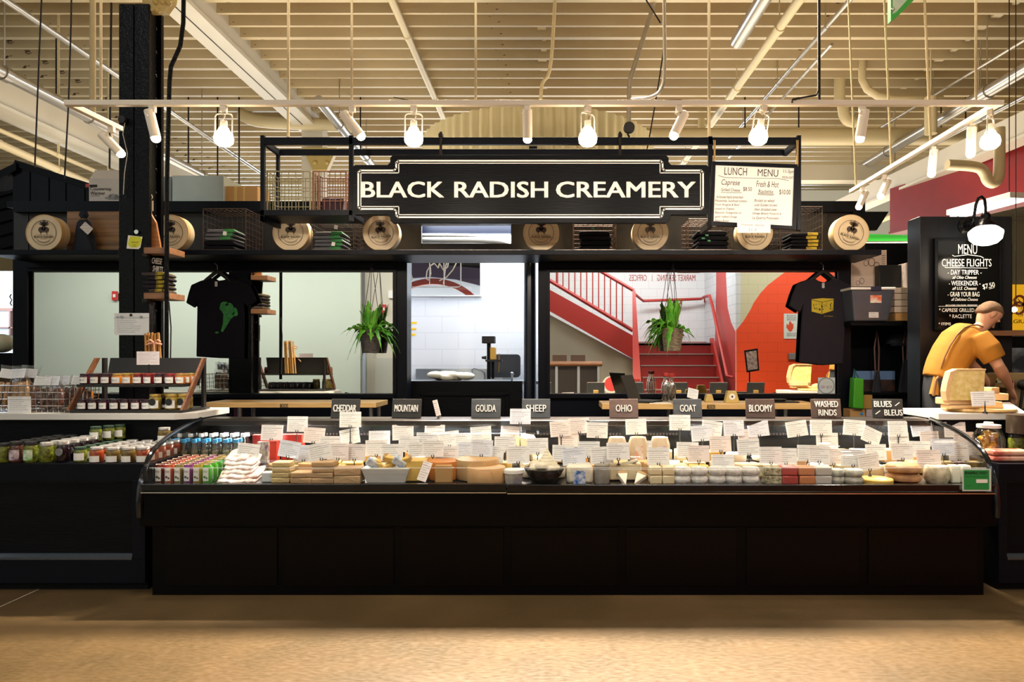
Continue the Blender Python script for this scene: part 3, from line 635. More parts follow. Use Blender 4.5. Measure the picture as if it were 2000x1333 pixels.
hand(mb, 'LUNCH', 1437, 335, 44, 15); hand(mb, 'MENU', 1500, 338, 40, 14); hand(mb, '11-3pm', 1541, 336, 22, 9); hand(mb, 'MON-SAT', 1539, 347, 22, 5)
hand(mb, 'Caprese', 1427, 358, 36, 14, shear=.2); hand(mb, 'Grilled Cheese', 1427, 371, 37, 6); hand(mb, '$8.50', 1460, 370, 17, 9)
hand(mb, 'Fresh & Hot', 1499, 360, 44, 12, shear=.2); hand(mb, 'Raclette', 1496, 374, 28, 7); hand(mb, '$10.00', 1533, 376, 22, 11)
for i, t in enumerate(['In-house hand stretched', 'Mozzarella, Sundried tomato,', 'Fresh Arugula & Basil', 'tossed in Organic', 'Balsamic Vinaigrette on', 'garlic rubbed Omega', 'Bakery Bread']):
    hand(mb, t, 1396+len(t)*1.15+(3 if i == 0 else 0), 385+i*7.8, len(t)*2.25, 5.4, tilt=1, shear=.2)
for i, t in enumerate(['Broiled on wheel', 'until Golden brown', 'then drizzled over', 'Omega Bakery Focaccia &', 'La Quercia Prosciutto']):
    hand(mb, t, 1470+len(t)*1.2+(4 if i < 3 else 0), 392+i*8.6, len(t)*2.45, 5.6, tilt=1, shear=.2)
for a in (((1408, 376), (1448, 377)), ((1480, 378), (1512, 380)), ((1480, 380), (1510, 382))): strip(mb, w3x(a) if 0 else [(PX(p[0], dd), PZ(p[1], dd)) for p in a], .002, dd, False)
strip(mb, [(PX(x, dd), PZ(y, dd)) for x, y in ((1403, 343), (1415, 347), (1450, 348), (1520, 349), (1540, 353))], .002, dd, False)
mb.obj('handwriting', M('marker_ink', '#3a2626', .6), wb, smooth=0)
nt = thing('paper_note', 'white paper strip taped under the whiteboard', 'note', (PX(1472, 5.46), 5.46, PZ(455, 5.46)))
mb = MB(); bx(mb, 1440, 1505, 434, 455, 5.46, 5.464); mb.obj('paper', M('note_paper', '#ece8e6', .6), nt, smooth=0)
mb = MB(); hand(mb, 'Wednesday - Saturday', 1470, 440, 46, 5, 5.458); hand(mb, '11-3', 1470, 449, 14, 5, 5.458); mb.obj('handwriting', M('pencil', '#8f8a8c', .7), nt, smooth=0)
for i, x in enumerate((1394, 1556)):
    mb = MB().tube([PT(x, 274, DF-.01), PT(x+1, 300, DF-.02), PT(x-1, 325, DF-.03)], .005, 6); mb.tube([PT(x+3, 274, DF-.01), PT(x+2, 325, DF-.03)], .004, 6)
    tag(mb.obj('twine', M('jute%d' % i, '#a98a55', .8)), ('left' if i == 0 else 'right')+' twine holding the whiteboard to the frame', 'twine')

# ------------------------------------------------ light track and lamps
DT = 4.1; ZT = PZ(202, DT)
mb = MB().box(PX(128, DT), PX(1958, DT), DT-.018, DT+.018, ZT-.016, ZT+.016); mb.obj  # front run
xr = PX(1950, DT)
vs = []; 
def slant(mb, a, b, w_, h):
    a, b = Vector(a), Vector(b); dr = (b-a).normalized(); sd = Vector((dr.y, -dr.x, 0))*w_/2; v = [a-sd, a+sd, b+sd, b-sd]; v = [p-Vector((0, 0, h/2)) for p in v]+[p+Vector((0, 0, h/2)) for p in v]
    return mb.add(v, [(0, 3, 2, 1), (4, 5, 6, 7), (0, 1, 5, 4), (1, 2, 6, 5), (2, 3, 7, 6), (3, 0, 4, 7)])
dR = F*(ZT-CZ)/(697-374); slant(mb, (xr, DT, ZT), (PX(1662, dR), dR, ZT), .036, .032)
dL = F*(ZT-CZ)/(697-252); slant(mb, (PX(132, DT), DT, ZT), (PX(236, dL), dL, ZT), .036, .032)
trk = thing('light_track', 'cream U shaped light track hanging above the front of the stall', 'light track', (0, DT, ZT-.02))
mb.obj('rail', WLAMP, trk, smooth=0, bevel=.003)
mb = MB()
for x in (197, 563, 687, 929, 1385, 1906): mb.tube([(PX(x, DT), DT, ZT), (PX(x, DT), DT, 6.49)], .0075, 8)
for px, py in ((1818, 283), (1741, 328), (1672, 370)):
    d = F*(ZT-CZ)/(697-py); x = PX(px, d); mb.tube([(x, d, ZT), (x-.12, d+.05, 6.49)], .009, 8)
mb.obj('drop_rod', CREAMP, trk)
tag(MB().tube([(PX(1595, DT), DT-.03, 6.4), (PX(1595, DT), DT-.03, PZ(180, DT)), (PX(1590, DT), DT-.03, PZ(190, DT)), (PX(1545, DT), DT-.02, PZ(197, DT)), (PX(1545, DT), DT-.02, PZ(203, DT))], .006, 6).tube([(PX(1600, DT), DT, 6.4), (PX(1600, DT), DT, PZ(200, DT))], .008, 6).obj('power_feed', RUBBER), 'black power cable dropping to the light track right of the sign', 'cable')
tag(MB().tube([(PX(x, DT), DT-.015, PZ(y, DT)) for x, y in ((770, 192), (800, 198), (870, 199), (1055, 199), (1057, 206))]+[(PX(1290, DT), DT-.015, PZ(198, DT)), (PX(1330, DT), DT-.015, PZ(197, DT))], .003, 6).obj('cable', RUBBER), 'thin black cable lying along the light track', 'cable')
GLOW = emit('lit_bulb', (1, .74, .46, 1), 45); GLOWS = emit('lit_reflector', (1, .75, .48, 1), 34)
def flood():
    r = thing('track_floodlight', '', 'track light', (0, 0, 0), 'bulb floodlights on the track')
    MB().box(-.018, .018, -.015, .015, -.055, -.016).obj('connector', WLAMP, r, world=False, bevel=.003)
    p = [(-.052, 0, -.19)]+[(-.052, 0, -.10)]+[(x, 0, z) for x, z in arc(-.03, -.085, .022, 180, 90, 4)]+[(x, 0, z) for x, z in arc(.03, -.085, .022, 90, 0, 4)]+[(.052, 0, -.19)]
    MB().tube(p, .004, 8).tube([(0, 0, -.05), (0, 0, -.07)], .008, 8).tube([(0, -.01, -.06), (.016, -.015, -.08), (.004, -.02, -.105), (.01, -.01, -.115)], .0045, 6).obj('yoke', WLAMP, r, world=False)
    MB().lathe([(0, 0), (.02, 0), (.022, -.05), (.027, -.055), (.03, -.07)], (0, 0, -.105), 16).obj('socket', WLAMP, r, world=False)
    MB().lathe([(.026, 0), (.034, -.02), (.049, -.035), (.056, -.062), (.052, -.088), (.034, -.105), (0, -.112)], (0, 0, -.148), 24).obj('bulb', GLOW, r, world=False)
    return Proto(r)
def spot():
    r = thing('track_spotlight', '', 'track light', (0, 0, 0), 'tube spotlights on the track')
    MB().box(-.018, .018, -.015, .015, -.055, -.016).obj('connector', WLAMP, r, world=False, bevel=.003)
    MB().tube([(0, 0, -.05), (0, 0, -.13)], .006, 8).tube([(-.01, -.02, -.055), (-.03, -.03, -.07), (-.01, -.035, -.085)], .004, 6).obj('stem', WLAMP, r, world=False)
    h = MB().lathe([(0, .09), (.026, .09), (.029, .086), (.029, -.075), (.026, -.075), (.024, .0)], (0, 0, 0), 20).obj('housing', WLAMP, r, world=False)
    h.location = (0, 0, -.13); b = MB().ell((0, 0, -.084), (.026, .026, .022), 14, 10).obj('bulb', GLOW, h, world=False)
    return Proto(r), h
fl_ = flood()
for i, x in enumerate((437, 808, 1148, 1493)):
    fl_.put((PX(x, DT), DT, ZT), 'lit bulb floodlight in a wire yoke, %s from the left on the track' % nth(i), rot=(0, R(0 if i < 3 else 12), R([0, 5, 35, 20][i])))
d = F*(ZT-CZ)/(697-209); fl_.put((PX(1934, d), d, ZT), 'lit bulb floodlight at the front right corner of the track', rot=(0, 0, R(40)))
def lamp_spot(loc, tgt, e=22, size=75):
    l = bpy.data.lights.new('track_bulb', 'SPOT'); l.energy = e; l.color = WW; l.spot_size = R(size); l.spot_blend = .7; l.shadow_soft_size = .05
    o = bpy.data.objects.new('track_bulb', l); col.objects.link(o); o.location = loc
    o.rotation_euler = (Vector(tgt)-Vector(loc)).to_track_quat('-Z', 'Y').to_euler()
sl, hs = spot(); prev = None
spec = [(298, 203, (4, -12), 'second from the left end, in front of the black column'), (688, 203, (8, -38), 'left of the sign, tilted right'),
        (1030, 203, (20, 0), 'above the middle of the sign'), (1326, 203, (-14, 26), 'above the right end of the sign, tilted left'),
        (1684, 203, (4, 8), 'right of the whiteboard on the front run'),
        (218, 243, (8, -42), 'leftmost, on the short side run'), (1897, 237, (5, 0), 'first on the right side run'),
        (1822, 282, (5, 4), 'second on the right side run'), (1727, 338, (-14, 30), 'third on the right side run, tilted left'), (1684, 362, (-14, 30), 'last at the back of the right side run')]
import math as _m
for px, py, (ax, ay), lb in spec:
    d = DT if py == 203 else F*(ZT-CZ)/(697-py); x = PX(px, d); o = sl.put((x, d, ZT), 'lit tube spotlight '+lb)
    hh = [c for c in o.children if 'housing' in c.name][0]; hh.rotation_euler = (R(ax), R(ay), 0)
    lamp_spot((x, d, ZT-.27), (x*.9, 4.85, .75), 62)
for x in (437, 808, 1148, 1493, 1934): lamp_spot((PX(x, DT), DT, ZT-.28), (PX(x, DT)*.95, 5.6, 2.3), 60, 110)
# ------------------------------------------------ lobby behind the photographer (seen in the mirrors)
def mbx(mb, x0, x1, y0, y1, d0, d1, mi=0):
    """box given as it looks in the mirror, front face at apparent distance d0"""
    return mb.box(PX(x0, d0), PX(x1, d0), 2*MIR-d1, 2*MIR-d0, 0 if y1 is None else PZ(y1, d0), PZ(y0, d0), mi)
def mprism(mb, P, d0, d1, mi=0): return mb.prism([(PX(p[0], d0), PZ(p[1], d0)) for p in P], 2*MIR-d1, 2*MIR-d0, mi=mi)
PALEW = M('pale_green_wall', '#c6cdbf', .6, var=.05, vs=.5)
mb = MB(); mb.box(-19, PX(704, 17), 2*MIR-17.1, 2*MIR-17, 0, 6.5); struct(mb, 'wall_lobby_left', PALEW, 'plain pale green wall seen in the left mirror', smooth=0)
mb = MB(); mb.box(PX(704, 17), -.2, 2*MIR-17.5, 2*MIR-17.4, 0, 6.5); struct(mb, 'wall_lobby_middle', M('beige_wall', '#cdc6b6', .6), 'beige wall beyond the corner seen in the left mirror', smooth=0)
dr = thing('lobby_door', 'grey door with a metal edge reflected at the right of the left mirror', 'door', (PX(735, 17.3), 2*MIR-17.3, 0))
mb = MB(); mbx(mb, 733, 790, 700, None, 17.3, 17.36); mb.obj('door_leaf', M('door_grey', '#b9b8ac', .5), dr, smooth=0)
mb = MB(); mbx(mb, 708, 714, 690, None, 16.9, 17.0); mb.obj('metal_edge', STEEL, dr, smooth=0)
for x, y, lb in ((749, 604, 'red fire alarm box on the beige lobby wall'), (222, 578, 'red fire alarm box on the pale green wall')):
    o = thing('fire_alarm', lb, 'fire alarm', PM(x, y+9, 16.9)); d_ = 16.9 if x < 700 else 17.3
    mb = MB(); mbx(mb, x-4, x+4, y-9, y+9, d_, d_+.1); mb.obj('box', M('alarm_red', '#c02a28', .4), o, smooth=0, bevel=.01)
    mb = MB(); mbx(mb, x-1.5, x+2, y-3, y+3, d_-.03, d_); mb.obj('strobe', WHITE, o, smooth=0)
mb = MB(); mbx(mb, 758, 768, 568, 583, 17.3, 17.4); tag(mb.obj('thermostat', WHITE, bevel=.01), 'small cream control box above the red alarm', 'control box')
BW = block_mat('lobby_white_block', '#d5d6d8', '#b9bcc2')
DL = 17.0
mb = MB().box(-.2, PX(1376, DL), 2*MIR-DL-.1, 2*MIR-DL, 0, 6.5); struct(mb, 'wall_lobby_back', BW, 'white block wall behind the red stairs', smooth=0)
xs = PX(1376, DL); dO = xs*F/(1437-VX)
def side_mat():
    m, n, l, b = newmat('side_block'); tc = n.new('ShaderNodeTexCoord'); s = n.new('ShaderNodeSeparateXYZ'); cb = n.new('ShaderNodeCombineXYZ')
    l.new(tc.outputs['Object'], s.inputs[0]); l.new(s.outputs[1], cb.inputs[0]); l.new(s.outputs[2], cb.inputs[1])
    t = n.new('ShaderNodeTexBrick'); t.inputs['Scale'].default_value = 1; t.inputs['Brick Width'].default_value = .4; t.inputs['Row Height'].default_value = .2; t.inputs['Mortar Size'].default_value = .005
    t.inputs['Color1'].default_value = t.inputs['Color2'].default_value = srgb('#cfd3d8'); t.inputs['Mortar'].default_value = srgb('#a3a9b2')
    l.new(cb.outputs[0], t.inputs['Vector']); l.new(t.outputs['Color'], b.inputs['Base Color']); return m
mb = MB().box(xs, xs+.1, 2*MIR-DL, 2*MIR-dO, 0, 6.5); wls = struct(mb, 'wall_lobby_side', side_mat(), 'pale block side wall beside the stairs', smooth=0)
ORG = block_mat('orange_block', '#f24e1c', '#d4431a'); CRM = block_mat('cream_block', '#cdc8a6', '#b9b494')
mb = MB().box(xs+.1, 9, 2*MIR-dO-.1, 2*MIR-dO, 0, 6.5); wlr = struct(mb, 'wall_lobby_right', CRM, 'cream and orange painted block wall with a mural', smooth=0)
mb = MB(); P = [(1438, 645), (1452, 628), (1466, 605), (1472, 592), (1486, 572), (1500, 557), (1518, 543), (1540, 527), (1560, 505), (1700, 505), (1700, 860), (1438, 860)]
mprism(mb, P, dO-.004, dO); tag(mb.obj('mural_shape', ORG, wlr, smooth=0), 'large orange hill shape')
mb = MB()   # red band on the side wall, given as photo points on the plane X = xs
def sw(p): d = xs*F/(p[0]-VX); return (2*MIR-d, PZ(p[1], d))
mb.prism([sw(p) for p in [(1399, 470), (1399, 560), (1396, 700), (1392, 900), (1436.5, 900), (1436.5, 648), (1428, 630), (1421, 600), (1418, 540), (1418, 470)]], xs-.004, xs, plane='yz')
tag(mb.obj('mural_shape', M('faded_red_paint', '#b5403c', .5), wls, smooth=0), 'tall faded red band')
sg2 = thing('wall_lettering', 'red wall lettering about seating and offices, reversed in the mirror', 'sign', PM(1293, 552, DL-.01))
mb = MB(); y_ = 2*MIR-DL+.004
for t, a, b in (('OFFICES', 1229, 1263), ('MARKET SEATING', 1284, 1358)): text(mb, t, (PX((a+b)/2, DL), y_, PZ(543, DL)), (b-a)*DL/F, 12*DL/F, mirror=True, bold=.005, ext=.002)
mbx(mb, 1273.5, 1274.2, 537, 550, DL-.006, DL-.002); mb.obj('lettering', M('red_lettering', '#a5433c', .5), sg2, smooth=0)
# staircase
st = thing('staircase', 'red steel staircase with landing and railings reflected in the right mirror', 'staircase', (PX(1300, 15.5), 2*MIR-15.5, 0))
DSx = 15.3
mb = MB(); mprism(mb, [(990, 520), (1231, 653), (1240, 658), (1240, 703), (1231, 698), (990, 560)], DSx, DSx+.06); mb.obj('stringer', REDM, st, smooth=0)
mb = MB()
def ml(mb, a, b, r, d=DSx+.03, n=8):
    A, B = PM(a[0], a[1], d), PM(b[0], b[1], d if len(b) < 3 else b[2]); return mb.tube([A, B], r, n)
ml(mb, (1000, 504), (1236, 646), .045); mb.obj('lower_rail', REDM, st)
mb = MB(); ml(mb, (1120, 499), (1238, 568), .04); mb.obj('handrail', REDM, st)
for i in range(14):
    x = 1088+i*11.6; yt = 568-(1238-x)*.585; yb = 646-(1236-x)*.602
    if x > 1226: break
    mb = MB(); ml(mb, (x, max(yt, 470)), (x, yb), .028 if i == 0 else .014); mb.obj('baluster', REDM, st)
mb = MB().loft([[PM(x, y, d) for x, y, d in ((1235, 568, DSx-.1), (1241, 568, DSx-.1), (1241, 568, DSx+.05), (1235, 568, DSx+.05))],
                [PM(x, y, d) for x, y, d in ((1236, 745, DSx-1.0), (1252, 745, DSx-1.0), (1252, 745, DSx-.8), (1236, 745, DSx-.8))]]); mb.obj('newel_post', REDM, st, smooth=0)
mb = MB(); mbx(mb, 1219, 1250, 741, 746, DSx-1.1, DSx-.6); mb.obj('foot_plate', REDM, st, smooth=0)
z0 = PZ(670, 15.5); mb = MB()
xl, xr_ = PX(1246, 15.3), PX(1388, 15.3)
mb.box(xl, xr_, 2*MIR-16.9, 2*MIR-15.3, z0-.06, z0); 
for i in range(7):
    yy = 2*MIR-15.3+i*.26; mb.box(xl, xr_, yy-.26 if i else yy-.02, yy+.0 if i else yy, z0-.25*(i+1) if 1 else 0, z0-.25*i)
mb.obj('steps', REDD, st, smooth=0)
mb = MB()
for i in range(7): yy = 2*MIR-15.3+i*.26; mb.box(xl, xr_, yy-.02, yy+.022, z0-.25*i-.018, z0-.25*i+.004)
mb.obj('step_edges', M('worn_step_edge', '#8f8484', .5), st, smooth=0)
mb = MB(); mbx(mb, 1246, 1388, 668, 680, 16.8, 16.88); mb.obj('landing_kick', REDM, st, smooth=0)
mb = MB().prism([(2*MIR-15.4, z0+.1), (2*MIR-15.2, z0+.1), (2*MIR-13.5, z0-1.75), (2*MIR-13.5, z0-2), (2*MIR-15.4, z0-.3)], xr_, xr_+.05, plane='yz'); mb.obj('right_stringer', REDM, st, smooth=0)
mb = MB().tube([PM(1240, 575, 15.9), PM(1256, 588, 16.7), PM(1345, 585, 16.75), PM(1370, 584, 16.8), PM(1376, 580, 16.3), PM(1386, 578, 15.8), PM(1392, 600, 15.4), PM(1420, 735, 14.2), PM(1432, 738, 14.1)], .035, 10)
for x, y in ((1330, 585), (1376, 581)): mb.tube([PM(x, y, 16.75), PM(x, y+9, 16.8), PM(x, y+9, 16.98)], .018, 6)
mb.obj('wall_handrail', REDM, st)
mb = MB(); mprism(mb, [(1000, 575), (1231, 700), (1244, 705), (1244, 1300), (1000, 1300)], DSx+.1, DSx+.14); struct(mb, 'wall_under_stairs', M('grey_beige', '#a39a88', .7, var=.1, vs=1), 'beige infill wall below the red stairs', smooth=0)  # grey-beige wall colour with slight random variation
bc = thing('bar_counter', 'dark bar front with a rounded wooden rail below the stairs in the mirror', 'counter', (PX(1120, 14), 2*MIR-14, 0))
mb = MB(); mbx(mb, 1040, 1172, 716, None, 13.9, 14.3); mb.obj('panel', M('dark_metal_panel', '#3a3430', .3, metal=.6), bc, smooth=0)
mb = MB().tube([PM(1030, 711, 13.8), PM(1176, 711, 13.8)], .05, 12); mb.obj('wood_rail', WALNUT, bc)
for x in (1087, 1130, 1169): mb = MB(); mbx(mb, x-2.5, x+2.5, 715, 790, 13.82, 13.9); mb.obj('metal_strip', STEEL, bc, smooth=0)
for x0, x1, lb in ((1079, 1107, 'left'), (1115, 1143, 'right')):
    mb = MB(); mbx(mb, x0, x1, 694, 707, 14.05, 14.2); tag(mb.obj('menu_box', M('brown_box', '#4a332a', .6), smooth=0), '%s of two small brown boxes on the bar rail in the mirror' % lb, 'box')
mb = MB(); mb.lathe([(0, 0), (.17, 0), (.17, .03), (0, .03)], PM(1193, 752, 13.4), 28, axis='y'); o = thing('round_sign', 'round red and grey disc beside the bar in the mirror', 'sign', PM(1193, 768, 13.4)); mb.obj('grey_disc', M('disc_grey', '#c9cabf', .5), o)
MB().lathe([(0, .031), (.14, .031), (.14, .035), (0, .035)], PM(1194.5, 750.5, 13.4), 28, axis='y').obj('red_disc', M('disc_red', '#b42e2b', .5), o)
MB().tube([PM(1193, 765, 13.42), (PM(1193, 765, 13.42).x, PM(1193, 765, 13.42).y, 0)], .02).obj('pole', BLK, o)
o = thing('sign_stand', 'black framed picture on a pole before the orange wall in the mirror', 'sign stand', (PX(1466, 12), 2*MIR-12, 0))
mb = MB(); mprism(mb, [(1454, 685), (1480, 681), (1483, 724), (1459, 728)], 12, 12.03); mb.obj('frame', BLK, o, smooth=0)
mb = MB(); mprism(mb, [(1457, 688), (1477.5, 685), (1480, 721), (1461, 724)], 11.99, 12); mb.obj('picture', M('picture_print', '#8a7a78', .4, c2='#4e4344', vs=18), o, smooth=0)
mb = MB().tube([PM(1464, 725, 12.02), (PM(1464, 725, 12.02).x, 2*MIR-12.02, 0)], .012).lathe([(0, .01), (.16, .01), (.16, 0)], (PM(1464, 725, 12.02).x, 2*MIR-12.02, 0), 20); mb.obj('pole', BLK, o)
o = thing('safety_notice', 'white fire safety notice with an orange flame on the orange wall', 'notice', PM(1544, 662, dO-.02))
mb = MB(); mbx(mb, 1531, 1558, 613, 662, dO-.02, dO-.006); mb.obj('panel', M('notice_white', '#dfe3df', .4), o, smooth=0)
mb = MB(); y_ = 2*MIR-dO+.022
mb.prism([(PX(x, dO), PZ(y, dO)) for x, y in ((1541, 648), (1535, 640), (1536, 632), (1539, 636), (1542, 626), (1547, 634), (1549, 631), (1549, 641), (1545, 648))], y_-.003, y_); mb.obj('flame', M('flame_orange', '#e0522a', .5), o, smooth=0)
mb = MB(); [text(mb, t, (PX(1545, dO), y_, PZ(y, dO)), 18*dO/F, 3*dO/F, mirror=True) for t, y in (('DO NOT USE', 617), ('ELEVATOR IN', 621), ('CASE OF FIRE', 625), ('IN CASE', 652), ('USE STAIRS', 656))]; mb.obj('lettering', INK, o, smooth=0)
mb = MB(); mbx(mb, 1541, 1556, 690, 703, dO-.05, dO-.004); tag(mb.obj('junction_box', M('box_grey', '#7c7a78', .5), bevel=.01), 'small grey box low on the orange wall', 'box')
# sticker on the right mirror
o = thing('round_sticker', 'square white sticker with round search logo at the mirror corner', 'sticker', PT(1614, 771, MIR-.01))
mb = MB(); bx(mb, 1598, 1631, 738, 771, MIR-.005, MIR-.002); mb.obj('backing', M('sticker_white', '#c9d4d8', .4), o, smooth=0)
mb = MB().lathe([(.071, 0), (.083, 0), (.083, .001), (.071, .001)], PT(1614, 754, MIR-.0065), 36, axis='y'); text(mb, 'your business on', (PX(1614, MIR), MIR-.006, PZ(748, MIR)), .07, .008); mb.obj('ring', M('sticker_ring', '#8f9aa0', .5), o)
mb = MB(); cs_ = ['#3b78e0', '#d8483a', '#e8b020', '#3b78e0', '#3aa050', '#d8483a']
for i, ch in enumerate('Google'): text(mb, ch, (PX(1605+i*3.6, MIR), MIR-.006, PZ(756+(1 if ch == 'g' else 0), MIR)), None, (.03 if ch in 'Gl' else (.028 if ch == 'g' else .02)), mi=i)
mb.obj('logo', [M('logo_colour_%s' % 'abcdef'[i], c) for i, c in enumerate(cs_)], o, smooth=0)

# ------------------------------------------------ butcher block benches behind the case
def bench(name, x0, x1, y0, d0, d1, th, label, legs, chips=()):
    o = thing(name, label, 'work bench', (PX((x0+x1)/2, d0), d0, 0)); z1 = PZ(y0, d0)
    MB().box(PX(x0, d0), PX(x1, d0), d0, d1, z1-th, z1).obj('bench_top', MAPLE, o, smooth=0, bevel=.004)
    for x in legs:
        for dd_ in (d0+.08, d1-.06): MB().cyl((PX(x, d0), dd_, 0), (PX(x, d0), dd_, z1-th), .02, n=12).obj('leg', STEEL, o)
    mb = MB().box(PX(x0+12, d0), PX(x1-12, d0), d0+.06, d1-.04, .28, .3); mb.obj('under_shelf', STEEL, o, smooth=0)
    for x in chips: mb = MB(); bx(mb, x-8, x+8, y0+2.5, y0+3.2, d0-.002, d0); bx(mb, x-8, x+8, y0+9.2, y0+9.8, d0-.002, d0); text(mb, 'BOOS', (PX(x, d0), d0-.002, PZ(y0+6, d0)), .07, .022, bold=.01, ext=.001); mb.obj('burned_mark', INK, o, smooth=0)
    return z1
ZB = bench('butcher_block_bench', 395, 735, 787, 6.0, 6.42, .045, 'pale butcher block bench at the left below the long mirror', (460, 720), (555,))
ZB2 = bench('butcher_block_bench', 1176, 1600, 789, 6.0, 6.42, .05, 'longer pale butcher block bench at the right below the mirror', (1320, 1540), (1389,))
o = thing('laptop', 'open black laptop seen edge-on on the right bench', 'laptop', (PX(1262, 6.2), 6.2, ZB2))
mb = MB().box(-.15, .14, -.11, .11, 0, .018); b = mb.obj('keyboard_base', RUBBER, o, world=False, smooth=0, bevel=.003); o.rotation_euler = (0, 0, R(62)); 
scn = MB().obox((0, .15, .13), (.29, .008, .24), (R(-20), 0, 0)).obj('screen', M('laptop_lid', '#17191c', .3), o, world=False, smooth=0, bevel=.002)
for i, (x, d, lb) in enumerate(((1311, 6.12, 'front clear glass bottle with red cap on the right bench'), (1300, 6.34, 'clear glass bottle with red cap behind the front one'))):
    o = thing('glass_bottle', lb, 'bottle', (PX(x, d), d, ZB2))
    MB().lathe([(0, 0), (.04, 0), (.042, .01), (.042, .13), (.036, .165), (.02, .195), (.019, .225), (.024, .228)], n=20).obj('bottle_glass', glass('bottle_glass%d' % i, (.85, .88, .86, 1), .05, .18), o, world=False)
    MB().lathe([(0, .262), (.026, .262), (.027, .235), (.024, .23)], n=18).obj('cap', M('cap_red%d' % i, '#b53a34', .4), o, world=False)
o = MB().box(-.05, .05, -.004, .004, 0, .09).obj('note_card', NOTICE, smooth=0); o.location = (PX(1352, 6.1), 6.1, ZB2+.04); o.rotation_euler = (R(-15), R(14), R(10)); tag(o, 'small tilted handwritten card on the right bench beside the bottles', 'card')
for x, lb, w_ in ((1428, 'yellow wedge shaped cardholder with a round white sticker', 1.25), (1384, 'small plain yellow wedge block on the right bench', .8)):
    o = thing('cheese_shaped_block', lb, 'block', (PX(x, 6.15 if w_ > 1 else 6.3), 6.15 if w_ > 1 else 6.3, ZB2))
    MB().prism([(-.05*w_, 0), (.055*w_, 0), (.03*w_, .085*w_), (-.03*w_, .085*w_)], -.035, .035).obj('block', M('yellow_wood%d' % x, '#c8b06a', .5), o, world=False, smooth=0, bevel=.004)
    if w_ > 1: MB().lathe([(0, -.037), (.028, -.037), (.028, -.034)], (0, 0, .055), 20, axis='y').obj('sticker', TWHITE, o, world=False); MB().ell((0, -.038, .055), (.009, .001, .009), 8, 6).obj('printed_emblem', INK, o, world=False)
o = MB().box(PX(1495, 6.1), PX(1560, 6.1), 6.08, 6.3, ZB2, ZB2+.012).lathe([(0, 0), (.06, 0), (.075, .02), (.0, .02)], (PX(1520, 6.15), 6.15, ZB2+.012), 20).obj('black_tray', RUBBER); tag(o, 'low black tray on the right bench behind the bloomy sign', 'tray')
o = MB().box(PX(1218, 6.1), PX(1240, 6.1), 6.05, 6.2, ZB2, ZB2+.006).obj('paper_sheet', WHITE); tag(o, 'white paper sheet lying on the bench left of the laptop', 'paper')
o = MB().box(PX(1268, 6.05), PX(1310, 6.05), 6.01, 6.12, ZB2, ZB2+.006).obj('paper_sheet', WHITE); tag(o, 'white papers lying in front of the glass bottles', 'paper')
o = MB().box(PX(462, 6.2), PX(474, 6.2), 6.15, 6.2, ZB-.18, ZB-.05).obj('spray_can', M('blue_red_can', '#3a3a80', .4, c2='#a03030', vs=30)); tag(o, 'small blue and red can below the left bench', 'can')
# ------------------------------------------------ the refrigerated display case
XL, XR = -2.60, 2.79
cs_o = thing('display_case', 'long black refrigerated cheese display case with curved glass', 'display case', (0, 4.7, 0))
def X(px, d=4.3): return PX(px, d)
mb = MB().box(XL+.065, XR-.065, 4.32, 5.2, 0, .44)
mb.obj('base_cabinet', CASELOW, cs_o, smooth=0)
for a, b in ((320, 540), (553, 768), (784, 983), (999, 1206), (1223, 1440), (1459, 1680), (1698, 1912)):
    MB().box(X(a), X(b), 4.31, 4.325, .06, .425).obj('lower_panel', M('case_panel', '#080504', .35, spec=.1), cs_o, smooth=0, bevel=.003)
MB().prism([(4.29, .44), (4.29, .655), (4.31, .67), (5.2, .67), (5.2, .44)], XL, XR, plane='yz').obj('front_band', CASEBLK, cs_o, smooth=0, bevel=.006)
MB().box(XL+.01, X(989), 4.278, 4.292, .652, .660).box(X(991), XR-.01, 4.278, 4.292, .646, .654).obj('chrome_strip', CHROME, cs_o, smooth=0)
MB().box(XL+.01, X(989), 4.285, 4.33, .664, .708).box(X(991), XR-.01, 4.285, 4.33, .658, .704).obj('bumper_rail', M('bumper', '#0a0a0c', .18), cs_o, smooth=0, bevel=.004)
MB().prism([(4.33, .665), (4.33, .68), (4.82, .70), (4.83, .74), (5.08, .75), (5.08, .665)], XL+.02, XR-.02, plane='yz').obj('deck', M('deck_dark', '#1c1a1a', .4), cs_o, smooth=0)
mb = MB().box(XL+.02, XR-.02, 5.08, 5.2, .67, 1.0)
for i in range(12): mb.box(XL+.25+i*.42, XL+.6+i*.42, 5.066, 5.08, .925, .945)
mb.obj('back_panel', M('case_interior', '#080808', .5, spec=.1), cs_o, smooth=0)
mb = MB()
for i in range(12):
    for k in range(14): mb.box(XL+.26+i*.42+k*.024, XL+.272+i*.42+k*.024, 5.062, 5.066, .927, .943)
mb.obj('vent_strip', DKSTEEL, cs_o, smooth=0)
MB().prism([(5.0, 1.003), (5.0, 1.04), (5.06, 1.05), (5.22, 1.05), (5.22, .99), (5.1, .99), (5.1, 1.03), (5.012, 1.03), (5.012, 1.003)], XL+.02, XR-.02, plane='yz').obj('top_ledge', M('case_top', '#1c1816', .3), cs_o, smooth=0, bevel=.002)
GP = [(4.322, .708), (4.332, .76), (4.345, .80), (4.375, .85), (4.42, .892), (4.50, .93), (4.60, .965), (4.70, .99), (4.81, 1.012), (4.92, 1.028), (5.03, 1.042)]
CG = glass('case_glass', (.97, .985, .98, 1), .01, .01, .16)
